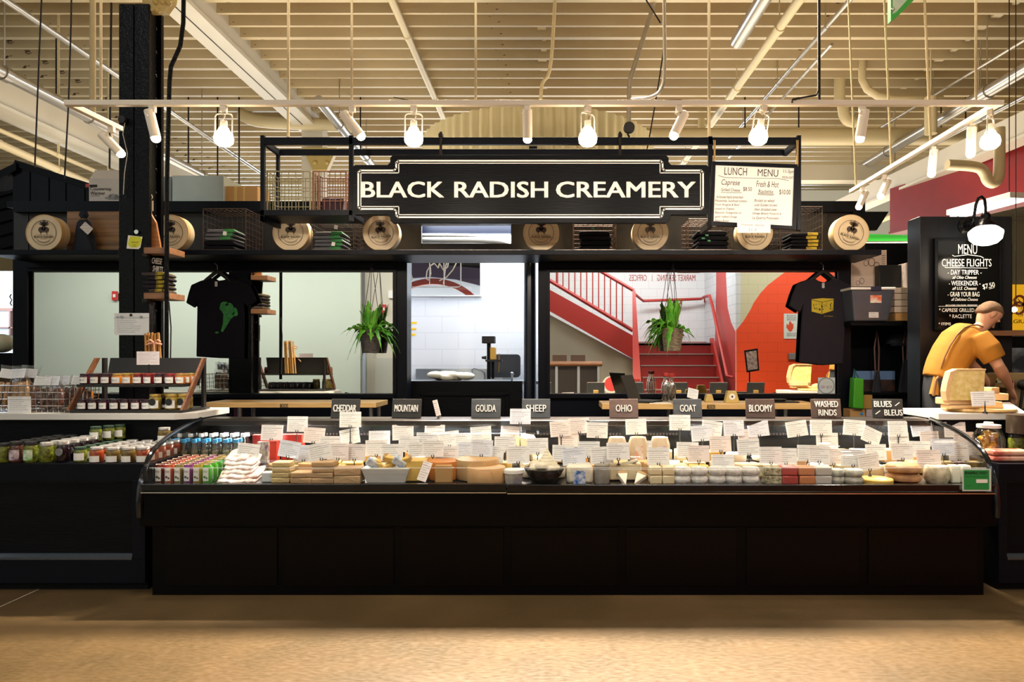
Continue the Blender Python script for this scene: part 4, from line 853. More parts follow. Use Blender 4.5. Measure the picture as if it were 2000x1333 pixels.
for a, b in ((XL+.03, X(989.5)), (X(990.5), XR-.03)):
    vs = [(a, p[0], p[1]) for p in GP]+[(b, p[0], p[1]) for p in GP]; n = len(GP)
    MB().add(vs, [(i, i+1, i+1+n, i+n) for i in range(n-1)]).obj('curved_glass', CG, cs_o)
    MB().tube([(a, p[0], p[1]) for p in GP][:0]+[(a+.002, 4.345, .801), (b-.002, 4.345, .801)], .0016, 6).obj('glass_joint', M('glass_edge', '#dfe8e6', .2), cs_o)
for xx in (XL+.012, XR-.012):
    MB().prism([(p[0], p[1]) for p in GP]+[(5.1, 1.03), (5.1, .68), (4.33, .68)], xx-.004, xx+.004, plane='yz').obj('end_glass', CG, cs_o, smooth=0)
    MB().tube([(xx, p[0]-.008, p[1]+.008) for p in GP], .016, 8).obj('end_frame', M('end_frame_black', '#17181a', .15, metal=.4), cs_o)
    sx = 1 if xx > 0 else -1
    MB().tube([(xx+sx*.012, y_, z_) for y_, z_ in ((4.36, .81), (4.325, .76), (4.30, .68), (4.285, .58), (4.29, .50))], [.012, .02, .024, .024, .02], 10).obj('end_cap', M('end_cap_gloss', '#0c1016', .15), cs_o)
MB().cyl((XL+.1, 5.06, 1.016), (XR-.1, 5.06, 1.016), .008, n=8).obj('light_tube', emit('case_tube', (1, .93, .82, 1), 14), cs_o)
area('case_light', (XL/2+XR/2, 5.03, 1.0), (R(-35), 0, 0), 5.1, .03, 75, (1, .95, .88))
# green inspection stickers
for i, (x0, x1, d) in enumerate(((1881, 1936, 4.30),)):
    o = thing('inspection_sticker', 'green inspection notice in a clear sleeve at the right end of the case', 'notice', PT(1908, 960, 4.27))
    mb = MB(); bx(mb, x0-1, x1, 916, 960, 4.268, 4.27); mb.obj('sleeve', M('clear_sleeve', '#c9d6d0', .15), o, smooth=0)
    mb = MB(); bx(mb, x0+2, x1-4, 919, 957, 4.265, 4.267); mb.obj('green_card', M('inspection_green', '#1f8a45', .4), o, smooth=0)
    mb = MB(); text(mb, 'INSPECTED', (PX(1907, 4.26), 4.264, PZ(924.5, 4.26)), .135, .016, bold=.02)
    text(mb, 'This facility has passed', (PX(1907, 4.26), 4.264, PZ(932, 4.26)), .13, .009); text(mb, 'Director', (PX(1893, 4.26), 4.264, PZ(950, 4.26)), .03, .007); mb.obj('lettering', M('dark_green_ink', '#0c3318'), o, smooth=0)
    mb = MB(); bx(mb, 1907, 1929, 937, 944, 4.262, 4.2645); mb.obj('date_label', WHITE, o, smooth=0)

# ------------------------------------------------ category signs on the ledge
TS = 1.0515
def catsign(txt, x0, x1, ytop, m, lb, tilt):
    d = 5.1; w_ = (x1-x0)*d/F-.01; h = .142; o = thing('category_sign', lb, 'sign', (PX((x0+x1)/2, d), d, TS), 'cheese category signs')
    MB().box(-w_/2, w_/2, -.006, .006, 0, h).obj('board', m, o, world=False, smooth=0, bevel=.002)
    mb = MB(); L = txt.split('\n')
    if len(L) == 1: text(mb, txt, (0, -.0065, h*.5), min(w_*.8, len(txt)*.030), .052, bold=.018, ext=.01)
    elif 'BLUES' in txt: text(mb, 'BLUES', (-.037, -.0065, h*.72), .125, .045, bold=.018, ext=.01); text(mb, 'BLEUS', (.035, -.0065, h*.27), .13, .045, bold=.018, ext=.01); strip(mb, [(.055, h*.64), (.085, h*.8)], .006, -.0065, False); strip(mb, [(-.09, h*.2), (-.06, h*.36)], .006, -.0065, False)
    else: text(mb, L[0], (0, -.0065, h*.72), w_*.78, .045, bold=.018, ext=.01); text(mb, L[1], (.005, -.0065, h*.27), w_*.6, .045, bold=.018, ext=.01)
    mb.obj('lettering', TWHITE, o, world=False, smooth=0)
    MB().box(-w_/2+.001, w_/2-.001, .0062, .0075, 0, h).obj('back_face', RUBBER, o, world=False, smooth=0)
    MB().box(-.03, .03, .0076, .03, 0, .045).obj('magnet_foot', M('brass_magnet', '#b08a4a', .4, metal=.6), o, world=False, smooth=0)
    o.rotation_euler = (R(-10), 0, R(tilt))
SB = wood('sign_brown', '#45362f', '#5d4b42', (2, 8, 8)); SG = wood('sign_grey', '#3c4044', '#53585c', (2, 8, 8)); SD = M('sign_dark', '#262624', .5); ST = wood('sign_tan', '#5a4740', '#75605a', (2, 8, 8))
for t, a, b, m, q, cl in (('CHEDDAR', 643, 704, SD, -8, 'dark'), ('MOUNTAIN', 763, 824, SD, -6, 'dark'), ('GOUDA', 919, 979, SG, 0, 'grey'), ('SHEEP', 1018, 1076, SG, 0, 'grey'), ('OHIO', 1189, 1248, ST, 0, 'taupe'), ('GOAT', 1314, 1373, SG, 3, 'blue-grey'), ('BLOOMY', 1456, 1515, SB, -2, 'brown'), ('WASHED\nRINDS', 1584, 1644, SB, -3, 'brown'), ('BLUES\nBLEUS', 1704, 1765, SD, -4, 'dark')):
    catsign(t, a, b, 778, m, '%s wooden sign reading %s on the top of the cheese case' % (cl, t.replace('\n', ' ').lower()), q)
o = thing('ledge_card', 'narrow pinkish card leaning on the case between the mountain and gouda signs', 'card', (PX(858, 5.08), 5.08, 1.05))
MB().box(-.018, .018, -.002, .002, .02, .14).obj('paper', PINKCARD, o, world=False, smooth=0).rotation_euler = (0, R(-14), 0)
MB().lathe([(0, 0), (.02, 0), (.012, .012), (.004, .02), (0, .03)], n=12).obj('clip', RUBBER, o, world=False)

# ------------------------------------------------ price cards
def deckz(d): return .6835+(d-4.33)*.041 if d < 4.825 else .753
cards = [(530, 846, -2, 3), (580, 829, 0, 3), (612, 851, -4, 3), (482, 883, -6, 1), (562, 878, -8, 1), (593, 886, 0, 1), (628, 882, 12, 0), (643, 868, 0, 2), (684, 820, 0, 3), (685, 853, 12, 3), (660, 883, 2, 1), (692, 884, 0, 1),
    (741, 857, 0, 3), (787, 845, 2, 3), (735, 876, 0, 2), (765, 884, 0, 1), (798, 868, 0, 2), (848, 845, 0, 3), (878, 858, 6, 3), (833, 861, 0, 2), (818, 880, 2, 1), (871, 888, 0, 1), (845, 877, 1, 1), (908, 862, 0, 3), (913, 880, -3, 2), (940, 849, 4, 3), (940, 876, -2, 1),
    (1016, 814, 0, 3), (996, 848, -4, 3), (986, 869, -2, 2), (961, 888, -4, 1), (1012, 889, 1, 0), (1050, 872, 0, 2), (1096, 838, 4, 3), (1132, 832, 2, 3), (1166, 841, -1, 3), (1111, 859, 0, 3), (1100, 886, -1, 1), (1122, 892, 6, 0), (1150, 879, 0, 1), (1176, 890, 3, 0), (1208, 882, 1, 0), (1243, 834, 2, 3), (1263, 877, 0, 2), (1286, 892, -1, 0),
    (1328, 826, 0, 3), (1372, 847, 4, 3), (1389, 838, -8, 3), (1434, 837, 1, 3), (1483, 838, 6, 3), (1462, 854, 0, 3), (1343, 880, 0, 2), (1365, 887, 0, 1), (1408, 868, 2, 2), (1412, 905, 0, 0), (1463, 874, 3, 1), (1506, 890, 0, 0), (1535, 892, 0, 1), (1559, 838, 8, 3), (1604, 836, 0, 3), (1616, 861, 0, 3), (1580, 886, 0, 1), (1600, 888, -3, 0), (1628, 893, -3, 1),
    (1668, 836, -4, 3), (1698, 851, -24, 3), (1666, 895, -2, 0), (1699, 903, 6, 0), (1712, 884, 0, 2), (1755, 838, 0, 3), (1803, 837, 6, 3), (1757, 861, 1, 3), (1763, 883, 1, 1), (1795, 878, 0, 2), (1817, 858, 0, 3), (1843, 874, 0, 1), (1815, 896, 1, 0), (1874, 886, 0, 1), (1866, 840, 0, 3), (1884, 860, 0, 2), (1898, 882, 0, 2)]
DR = [4.50, 4.66, 4.80, 4.97]; rowname = ['front', 'second', 'third', 'back']
cnt = {}; byrow = {}
for c in sorted(cards): byrow.setdefault(c[3], []).append(c)
PAPM = [CARD, PINKCARD, paper('bluish_card_paper', '#e6ebf6', lines=9)]
cw, chh = .152, .112
pm_cache = {}
for row, L in byrow.items():
    for i, (px, py, tl, _) in enumerate(L):
        d = DR[row]+rnd.uniform(-.03, .03); z = PZ(py, d)-chh/2; zb = deckz(d); low = row == 0
        base = zb if not low else max(zb, z-.035)
        o = thing('price_card', 'handwritten white price card in a clip, %s from the left in the %s row' % (nth(i), rowname[row]), 'price card', (PX(px, d), d, base), 'price cards in the cheese case')
        pi = rnd.choice([0, 0, 0, 1, 2]); key = pi
        if key not in pm_cache:
            pm_cache[key] = MB().box(-cw/2, cw/2, -.001, .001, 0, chh).obj('paper', PAPM[pi], o, world=False, smooth=0); p = pm_cache[key]
        else: p = pm_cache[key].copy(); col.objects.link(p); p.parent = o
        p.location = (0, 0, z-base); p.rotation_euler = (R(-8), R(-tl), R(rnd.uniform(-10, 10)))
        h = z-base+.006
        mb = MB().lathe([(0, 0), (.013, 0), (.013, .003), (.004, .012), (.0035, h-.012)], n=8)
        for s_ in (-1, 1): mb.tube([(0, 0, h-.014), (s_*.008, -.003, h-.006), (s_*.008, -.003, h+.008)], .0028, 6)
        mb.obj('clip', RUBBER, o, world=False)
# ------------------------------------------------ goods in the case
def copyparts(o, names=()): pass
CANS = [('dark red', '#6d2320'), ('orange', '#c9502a'), ('olive', '#8c7f3e'), ('purple', '#8d3f93'), ('yellow', '#b8a030'), ('green', '#4fb52c')]
CANW = M('can_label_white', '#e7e6e0', .4); CANTOP = M('can_lid', '#d8b9a8', .25, metal=.7)
def mkcan(nm, c):
    o = thing('drink_can', '', 'drink can', (0, 0, 0), 'cans in the cheese case')
    MB().lathe([(0, 0), (.024, 0), (.029, .008), (.029, .108), (.024, .120), (.0235, .122)], n=20).obj('body', M('can_'+nm.replace(' ', '_'), c, .3, metal=.35), o, world=False)
    MB().lathe([(0, .119), (.022, .119), (.0245, .124), (.0235, .121)], n=20).obj('lid', CANTOP, o, world=False)
    mb = MB().lathe([(.0293, .018), (.0294, .030), (.0294, .095), (.0293, .102)], n=8, a0=232, a1=308)
    mb.obj('label_patch', CANW, o, world=False)
    mb = MB(); text(mb, 'Sipp', (0, -.0297, .08), .026, .016); mb.ell((-.004, -.0285, .045), (.009, .002, .009), 8, 6).ell((.008, -.0283, .038), (.007, .002, .007), 8, 6)
    mb.obj('printing', M('can_print_'+nm.replace(' ', '_'), '#4c5040', c2=c, vs=60), o, world=False, smooth=0)
    return Proto(o)
cp_ = [mkcan(*c) for c in CANS]
for r in range(6):
    d = 4.43+r*.064
    for k in range(8):
        ci = k if k < 6 else -1
        if ci < 0: continue
        x = XL+.05+k*.0615
        cp_[ci].put((x, d, deckz(d)), '%s sparkling drink can, %s in its column from the front glass' % (CANS[ci][0], nth(r)))
BG = glass('clear_bottle', (.80, .84, .82, 1), .08, .14)
def mkbottle(nm, c, h, liquid):
    o = thing('drink_bottle', '', 'bottle', (0, 0, 0), 'bottles in the cheese case')
    MB().lathe([(0, 0), (.027, 0), (.028, .01), (.028, h*.55), (.02, h*.72), (.015, h*.85)], n=14).obj('bottle_glass', BG, o, world=False)
    MB().lathe([(0, .004), (.023, .004), (.023, h*.5), (0, h*.5)], n=12).obj('drink', liquid, o, world=False)
    MB().lathe([(0, h), (.0165, h), (.018, h*.86), (.015, h*.85)], n=14).obj('cap', M('cap_'+nm, c, .35), o, world=False)
    return Proto(o)
LQ = M('pale_drink', '#b9b79c', .2, c2='#8a8a70', vs=20); LQ2 = M('dark_drink', '#4a3428', .2)
b1 = mkbottle('blue', '#3d93c9', .168, LQ); b2 = mkbottle('white', '#d9d6d2', .175, LQ2)
for r, d in enumerate((4.865, 4.925)):
    for k in range(8):
        b1.put((PX(318+k*20.5+r*7, d), d, deckz(d)), 'clear bottle with blue cap, %s from the left in the %s blue-capped row' % (nth(k), ['front', 'rear'][r]))
for r, d in enumerate((4.985, 5.04)):
    for k in range(7):
        b2.put((PX(352+k*20.5+r*8, d), d, deckz(d)+.02), 'brown bottle with white cap, %s from the left in the %s white-capped row' % (nth(k), ['front', 'rear'][r]))
tag(MB().box(PX(340, 5), PX(496, 5), 4.955, 5.075, .7515, .770).obj('riser', RUBBER), 'low black riser under the white capped bottles', 'riser')
# red boxes
for i, (x0, x1, y0, y1, d, lb) in enumerate(((493, 531, 850, 866, 5.0, 'red carton behind the first price card'), (549, 590, 849, 862, 5.0, 'red carton under the tall card near the left end'), (525, 540, 862, 888, 4.84, 'red and green carton standing left of the second card row'))):
    tag(MB().box(PX(x0, d), PX(x1, d), d, d+.06, deckz(d) if i == 2 else deckz(d), PZ(y0, d)).obj('carton', M('red_carton%d' % i, '#b8301f', .45, c2='#8c2018', vs=12), bevel=.002), lb, 'carton')
o = thing('striped_packet', 'small packet with a dark and white striped print near the red cartons', 'packet', (PX(512, 4.75), 4.75, deckz(4.75)))
MB().box(PX(502, 4.75), PX(522, 4.75), 4.75, 4.79, deckz(4.75), PZ(864, 4.75)).obj('packet', M('packet_dark', '#47304a', .4, c2='#c8bfae', vs=25), o, smooth=0)
# --- cheese makers
def S(nm, c, **k): return M(nm, c, k.pop('rough', .45), sub=.15, **k)
CH = {'ivory': S('ivory_cheese', '#ead9ae', var=.08, vs=8), 'yellow': S('yellow_cheese', '#e3bd62', var=.08, vs=8), 'peach': S('peach_cheese', '#dfb27c', var=.08, vs=8), 'white': S('white_cheese', '#efe8d6', var=.05, vs=8), 'orange': S('orange_cheese', '#d5883c', var=.1, vs=6)}
RIND = {'brown': M('brown_rind', '#a8713f', .7, var=.3, vs=14), 'grey': M('grey_rind', '#9a948a', .8, var=.3, vs=20), 'tan': M('tan_rind', '#c59f6d', .7, var=.2, vs=12)}
BROWNP = M('brown_wrap_paper', '#c8a478', .55, var=.12, vs=10, bump=.3, bs=30); FOIL = M('white_foil', '#efece6', .35, bump=1, bs=28, c2='#cfccc4', vs=30)
def wedge(name, c, rind, w_=.13, l=.16, h=.07):
    o = thing('cheese_wedge', '', 'cheese', (0, 0, 0), 'cheeses in the case')
    MB().prism([(-w_/2, l/2), (0, -l/2), (w_/2, l/2)], 0, h, plane='xy').obj('paste', CH[c], o, world=False, smooth=0, bevel=.004)
    MB().prism([(-w_/2-.003, l/2-.002), (w_/2+.003, l/2-.002), (w_/2-.01, l/2+.012), (0, l/2+.018), (-w_/2+.01, l/2+.012)], 0, h+.002, plane='xy').obj('rind', RIND[rind], o, world=False, smooth=0)
    return Proto(o)
def block(name, c, sx=.13, sy=.12, h=.07, cat='cheese', nm='cheese_block', m=None):
    o = thing(nm, '', cat, (0, 0, 0), 'cheeses in the case'); q = MB().box(-sx/2, sx/2, -sy/2, sy/2, 0, h).obj('paste', m or CH[c], o, world=False, bevel=.008); return Proto(o)
def wheel(c, rind, r=.09, h=.06):
    o = thing('cheese_round', '', 'cheese', (0, 0, 0), 'cheeses in the case')
    MB().lathe([(0, 0), (r*.95, 0), (r, h*.2), (r, h*.8), (r*.95, h), (0, h)], n=28).obj('rind', RIND[rind] if rind in RIND else CH[rind], o, world=False)
    return Proto(o)
def foil(r=.045, h=.04, m=None, nm='foil_wrapped_cheese'):
    o = thing(nm, '', 'cheese', (0, 0, 0), 'cheeses in the case')
    MB().lathe([(0, 0), (r*.8, 0), (r, h*.25), (r*1.01, h*.7), (r*.85, h), (0, h*.97)], n=14).obj('wrapper', m or FOIL, o, world=False, smooth=50)
    return Proto(o)
def pack(sx, sy, h, m):
    o = thing('wrapped_cheese', '', 'cheese', (0, 0, 0), 'cheeses in the case')
    MB().box(-sx/2, sx/2, -sy/2, sy/2, 0, h).obj('wrapper', m, o, world=False, bevel=.006)
    mb = MB().prism([(-sx*.48, h*.15), (0, h*.7), (sx*.48, h*.15), (0, h*.85)], -sy/2-.0015, -sy/2); mb.obj('fold', m, o, world=False, smooth=0); return Proto(o)
def row_at(pr, px, d, label, z=None, rot=0, scale=1): return pr.put((PX(px, d), d, deckz(d) if z is None else z), label, rot=(0, 0, R(rot)), scale=scale)
# ---- front row, left to right
o = thing('ham_packages', 'heap of clear plastic packs of pale pink cured ham at the left', 'food pack', (PX(475, 4.5), 4.5, deckz(4.5)))
rr = random.Random(3)
PLAST = M('clear_crinkled_plastic', '#e9dcd6', .12, c2='#c9a79c', vs=14, bump=1.0, bs=28, coat=.6)
for i in range(6):
    d = 4.47+i*.035; w_ = .27-.02*i+.03*math.sin(i*2)
    g_ = []; n_ = 12
    mb = MB(); cx_ = PX(473+rr.uniform(-6, 6), d); zz = deckz(d)+i*.022
    vs = []
    for a in range(n_):
        for b in range(7):
            u, v = a/(n_-1)-.5, b/6-.5
            vs.append((cx_+u*w_*(1-.2*abs(v)), d+v*.14, zz+.012+.006*math.sin(a*2.6+i*2.3)*math.cos(b*1.3+i*1.9)+.004*math.sin(a*.9+i*5)+.05*(v+.5)))
    fs = [(a*7+b, a*7+b+1, (a+1)*7+b+1, (a+1)*7+b) for a in range(n_-1) for b in range(6)]
    q = mb.add(vs, fs).obj('ham_pack' if 0 else 'plastic_pack', PLAST, o, smooth=60); so = q.modifiers.new('s', 'SOLIDIFY'); so.thickness = .014
b_ = block('w', 'white', .075, .06, .068, m=M('white_carton_grey', '#cfd3d4', .4)); row_at(b_, 525, 4.47, 'plain pale carton in the front row beside the ham packs')
pA = pack(.115, .10, .033, M('cream_wrap', '#d9bf85', .5, var=.1, vs=10, bump=.3)); pB = pack(.14, .11, .035, BROWNP); pC = pack(.168, .12, .05, BROWNP); pD = pack(.14, .11, .034, BROWNP)
def stack(pr, px, d, n, h, what, where, jit=3):
    for i in range(n):
        row_at(pr, px+rr.uniform(-1, 1), d, '%s %s, %s' % (what, where, (('only' if n == 1 else 'bottom of its stack') if i == 0 else ('top of its stack' if i == n-1 else '%s up in its stack' % nth(i)))), z=deckz(d)+.001+i*h, rot=rr.uniform(-jit, jit))
stack(pA, 553, 4.47, 4, .034, 'cream coloured wrapped cheese', 'left end of the front row')
stack(pB, 594, 4.46, 2, .036, 'brown paper wrapped cheese', 'second stack of the front row')
stack(pD, 635, 4.46, 4, .035, 'brown paper wrapped cheese', 'third stack, tallest of the front row')
stack(pC, 682, 4.46, 2, .051, 'thick brown paper wrapped cheese', 'beside the white tray')
# white tray of wedges
o = thing('white_tray', 'white plastic tray holding loose cheese wedges in the front row', 'tray', (PX(753, 4.46), 4.46, deckz(4.46)))
d = 4.42; zt_ = deckz(4.46); mb = MB().loft([[(PX(716, d), d+.01, zt_), (PX(790, d), d+.01, zt_), (PX(790, d), d+.12, zt_), (PX(716, d), d+.12, zt_)], [(PX(704, d), d, zt_+.095), (PX(800, d), d, zt_+.095), (PX(800, d), d+.15, zt_+.095), (PX(704, d), d+.15, zt_+.095)]])
mb.obj('tray_body', M('tray_white', '#c9c6c0', .35), o, smooth=0, bevel=.004)
wv = wedge('v', 'yellow', 'tan', .06, .09, .03); wl = block('l', 'white', .09, .035, .055, m=M('blue_white_label', '#dfe4ea', .4, c2='#8fa3b8', vs=30))
for i, (px, dz, ry, rz, pr, nm) in enumerate(((724, .11, 30, 20, wl, 'labelled white wedge pack leaning at the left of the white tray'), (742, .115, -25, 40, wv, 'yellow wedge in the middle of the white tray'), (756, .10, 10, -30, wv, 'yellow wedge low in the centre of the white tray'), (775, .12, 35, 10, wl, 'labelled white wedge pack at the right of the white tray'), (764, .145, -15, 80, wv, 'topmost yellow wedge on the white tray'), (732, .13, 8, 60, wv, 'yellow wedge behind the left label in the white tray'), (787, .135, 12, -70, wv, 'yellow wedge at the right rim of the white tray'))):
    pr.put((PX(px, 4.47), 4.48, deckz(4.46)+dz-.012), nm, rot=(R(20), R(ry), R(rz)))
yb = block('yb', 'yellow', .135, .13, .14); row_at(yb, 815, 4.53, 'tall yellow cheese block behind the leaning pink card')
o = thing('leaning_card', 'pinkish price card leaning in front of the tall yellow block', 'price card', (PX(822, 4.4), 4.4, deckz(4.4)))
q = MB().box(-.03, .03, -.001, .001, 0, .13).obj('paper', PINKCARD, o, world=False, smooth=0); q.location = (0, .01, .02); q.rotation_euler = (R(-20), R(18), 0)
ob_ = wheel('orange', 'orange', .11, .12); row_at(ob_, 866, 4.58, 'large orange round cheese behind the small kraft box')
kb = block('k', 'x', .115, .03, .118, cat='box', nm='kraft_box', m=CARDBOARD); row_at(kb, 867, 4.44, 'small plain kraft box in the front row')
lw = wheel('peach', 'tan', .15, .13); row_at(lw, 932, 4.60, 'large wrapped pale wheel in the front row')
lw2 = wheel('peach', 'peach', .13, .10); row_at(lw2, 950, 4.47, 'cut peach coloured wheel before the large pale wheel')
o = thing('plastic_tub', 'round clear tub with white lid left of the dark bowl', 'tub', (PX(1003, 4.43), 4.43, deckz(4.43)))
MB().lathe([(0, 0), (.055, 0), (.062, .07)], n=24).obj('tub', M('tub_clear', '#cfc8b4', .2, c2='#8f8a92', vs=12), o, world=False); MB().lathe([(0, .09), (.066, .09), (.068, .07), (.06, .07)], n=24).obj('lid', WHITE, o, world=False)
o = thing('dark_bowl', 'dark wide bowl heaped with plastic wrapped cheese', 'bowl', (PX(1063, 4.5), 4.5, deckz(4.5)))
MB().lathe([(0, 0), (.075, 0), (.11, .04), (.135, .085), (.13, .088), (.1, .045), (0, .01)], n=32).obj('bowl', M('dark_glazed_bowl', '#2b241c', .2), o, world=False)
mb = MB()
for i in range(7): mb.ell((.06*math.cos(i*.9), .05*math.sin(i*.9), .085+.02*(i % 2)), (.05, .045, .03), 10, 7)
q = mb.obj('wrapped_cheese_heap', M('wrapped_pale', '#d8cdb4', .2, bump=.7, bs=40), o, world=False); q.modifiers.new('r', 'REMESH').mode = 'VOXEL'; q.modifiers['r'].voxel_size = .007; q.modifiers['r'].use_smooth_shade = True
o = thing('paper_cone', 'pale paper cone standing in the dark bowl', 'paper', (PX(1068, 4.5), 4.5, deckz(4.5)+.09)); MB().lathe([(.075, 0), (.002, .13)], n=20).obj('cone', paper('cone_paper', '#e6dcc0', '#8a9080', 7), o, world=False)
o = thing('labelled_tub', 'square clear tub of feta with blue and white label', 'tub', (PX(1132, 4.46), 4.46, deckz(4.46)))
MB().box(-.085, .085, -.06, .09, 0, .12).obj('tub', M('feta_tub', '#e3dcc6', .25, bump=.3), o, world=False, bevel=.02); MB().box(-.042, .035, -.063, -.0605, .0, .085).obj('label', M('blue_label', '#1f62b5', .4, c2='#e8ecf2', vs=32), o, world=False, smooth=0)
tp = wheel('ivory', 'grey', .052, .118); row_at(tp, 1175, 4.45, 'upright grey-green rinded drum cheese beside the blue labelled tub')
bl = block('b', 'ivory', .21, .12, .11); row_at(bl, 1220, 4.56, 'wide ivory cheese block behind two thin white wedges')
wz = wedge('w', 'white', 'tan', .07, .11, .03)
wz.put((PX(1218, 4.41), 4.41, deckz(4.41)+.012), 'thin white wedge leaning in front of the wide ivory block, left one', rot=(R(35), 0, R(8))); wz.put((PX(1246, 4.41), 4.41, deckz(4.41)+.012), 'thin white wedge leaning in front of the wide ivory block, right one', rot=(R(30), R(15), R(-30)))
tw = wedge('tw', 'white', 'tan', .10, .10, .02); tw.put((PX(1237, 4.52), 4.52, deckz(4.52)+.112), 'thin white wedge lying on the wide ivory block', rot=(R(-20), 0, R(40)))
cb_ = block('cb', 'ivory', .078, .08, .055)
for k, px in enumerate((1279, 1304)): stack(cb_, px, 4.43, 2, .056, 'small ivory cheese cube', ('left' if k == 0 else 'right')+' pair right of the thin wedges')
fo = foil(.058, .052)
for k, px in enumerate((1332, 1365, 1400, 1431, 1465)): stack(fo, px, 4.43, 2, .053, 'white foil wrapped round cheese', nth(k)+' foil pair from the left', 30)
def sq(m, sx=.105): return block('s', 'x', sx, .1, .055, m=m)
HERB = M('herb_crusted_rind', '#7d7350', .8, c2='#c9c2a2', vs=50, bump=.8, bs=60); stack(sq(HERB), 1506, 4.43, 2, .056, 'herb crusted square cheese', 'right of the foil rounds')
stack(sq(S('red_rind', '#b04a42')), 1538, 4.43, 2, .056, 'red square cheese', 'right of the herb squares')
stack(sq(S('orange_rind', '#c98455')), 1571, 4.43, 2, .056, 'orange square cheese', 'right of the red squares')
stack(sq(M('grey_white_block', '#c3c0b8', .5)), 1604, 4.43, 2, .056, 'pale grey square cheese', 'right of the orange squares')
BLM = M('blue_mould_rind', '#d3d0c0', .6, c2='#a0a396', vs=26, bump=.4)
fb = foil(.05, .045, BLM, 'blue_cheese_round'); stack(fb, 1633, 4.43, 2, .046, 'small mouldy blue cheese round', 'left blue pair')
stack(foil(.066, .045, BLM, 'blue_cheese_round'), 1665, 4.43, 2, .046, 'wider mouldy blue cheese round', 'right blue pair')
row_at(wheel('y', 'yellow', .1, .032), 1712, 4.44, 'flat yellow cheese round low in the front row at right')
LEAF = M('leaf_wrapped', '#8e5f38', .6, c2='#b98a5c', vs=14, bump=.7, bs=30)
stack(foil(.108, .058, LEAF, 'leaf_wrapped_cheese'), 1764, 4.48, 2, .059, 'brown leaf wrapped cheese', 'at the right end of the front row')
row_at(foil(.08, .11, M('marbled_white_rind', '#ddd2b8', .5, c2='#b5a987', vs=30, bump=.4), 'marbled_cheese'), 1829, 4.46, 'tall marbled white cheese right of the leaf wrapped pair')
ww = block('ww', 'white', .06, .06, .115); row_at(ww, 1863, 4.45, 'left of two tall pale cheese bars by the green notice'); row_at(ww, 1883, 4.45, 'right of two tall pale cheese bars by the green notice')
for k, px in enumerate((1850, 1874, 1900, 1922)):
    tag(MB().box(PX(px-10, 4.62), PX(px+10, 4.62), 4.6, 4.66, deckz(4.6), PZ(902, 4.62)).obj('cracker_box', M('box_%d' % k, ('#b59a50', '#5a3d33', '#b59a50', '#6c4a3a')[k], .5, c2='#40302a', vs=30), bevel=.002), '%s from the left of the small printed boxes behind the pale bars' % nth(k), 'box', 'printed boxes')
# ---- rows behind, mostly between the cards
kinds = [('ivory cheese wedge', wedge('a', 'ivory', 'brown')), ('yellow cheese block', block('b', 'yellow', .15, .12, .08)), ('peach cheese block', block('c', 'peach', .12, .12, .10)), ('white cheese wheel', wheel('w', 'white', .075, .06)), ('tan rinded cheese wheel', wheel('w', 'tan', .08, .07)), ('orange cheese wedge', wedge('d', 'orange', 'tan', .12, .13, .06)), ('ivory cheese block', block('e', 'ivory', .16, .12, .09))]
for ri, (d, x0, x1, nm) in enumerate(((4.64, 560, 1840, 'second'), (4.76, 545, 1850, 'third'), (4.93, 660, 1830, 'back'))):
    px = x0; i = 0
    while px < x1:
        kn, pr = rr.choice(kinds)
        if not (ri == 0 and (790 < px < 1000 or 1200 < px < 1245 or 1730 < px < 1800)):
            row_at(pr, px, d+rr.uniform(-.01, .01), '%s, place %s from the left in the %s row' % (kn, nth(i), nm), rot=rr.uniform(-15, 15), scale=rr.uniform(.85, 1.0)); i += 1
        px += rr.uniform(44, 52)
bigw = wedge('bw', 'ivory', 'tan', .17, .2, .075)
bigw.put((PX(1035, 4.97), 4.97, deckz(4.97)+.09), 'big ivory wedge standing high behind the sheep cards', rot=(R(10), 0, R(35)))
for x, c, n in ((1205, '#e0b63c', 'yellow'), (1246, '#d9793a', 'orange'), (1289, '#a86fb8', 'purple')):
    o = thing('lidded_tub', 'rounded clear tub with a %s band in the back row' % n, 'tub', (PX(x, 4.86), 4.86, deckz(4.86))); zt_ = PZ(854, 4.86)-deckz(4.86)
    MB().lathe([(0, 0), (.06, 0), (.07, .03), (.07, zt_*.75), (.055, zt_), (0, zt_)], n=24).obj('tub', M('tub_body_'+n, '#dcc7a8', .2), o, world=False)
    MB().lathe([(0, zt_+.002), (.03, zt_+.002), (.045, zt_*.93), (.03, zt_*.93)], n=20, sx=1, sy=1).obj('lid_label', M('tub_'+n, c, .4), o, world=False); MB().box(-.028, .028, -.073, -.06, .0, zt_*.7).obj('side_label', M('tub_side_'+n, c, .4, c2='#e9e4d8', vs=18), o, world=False, smooth=0)
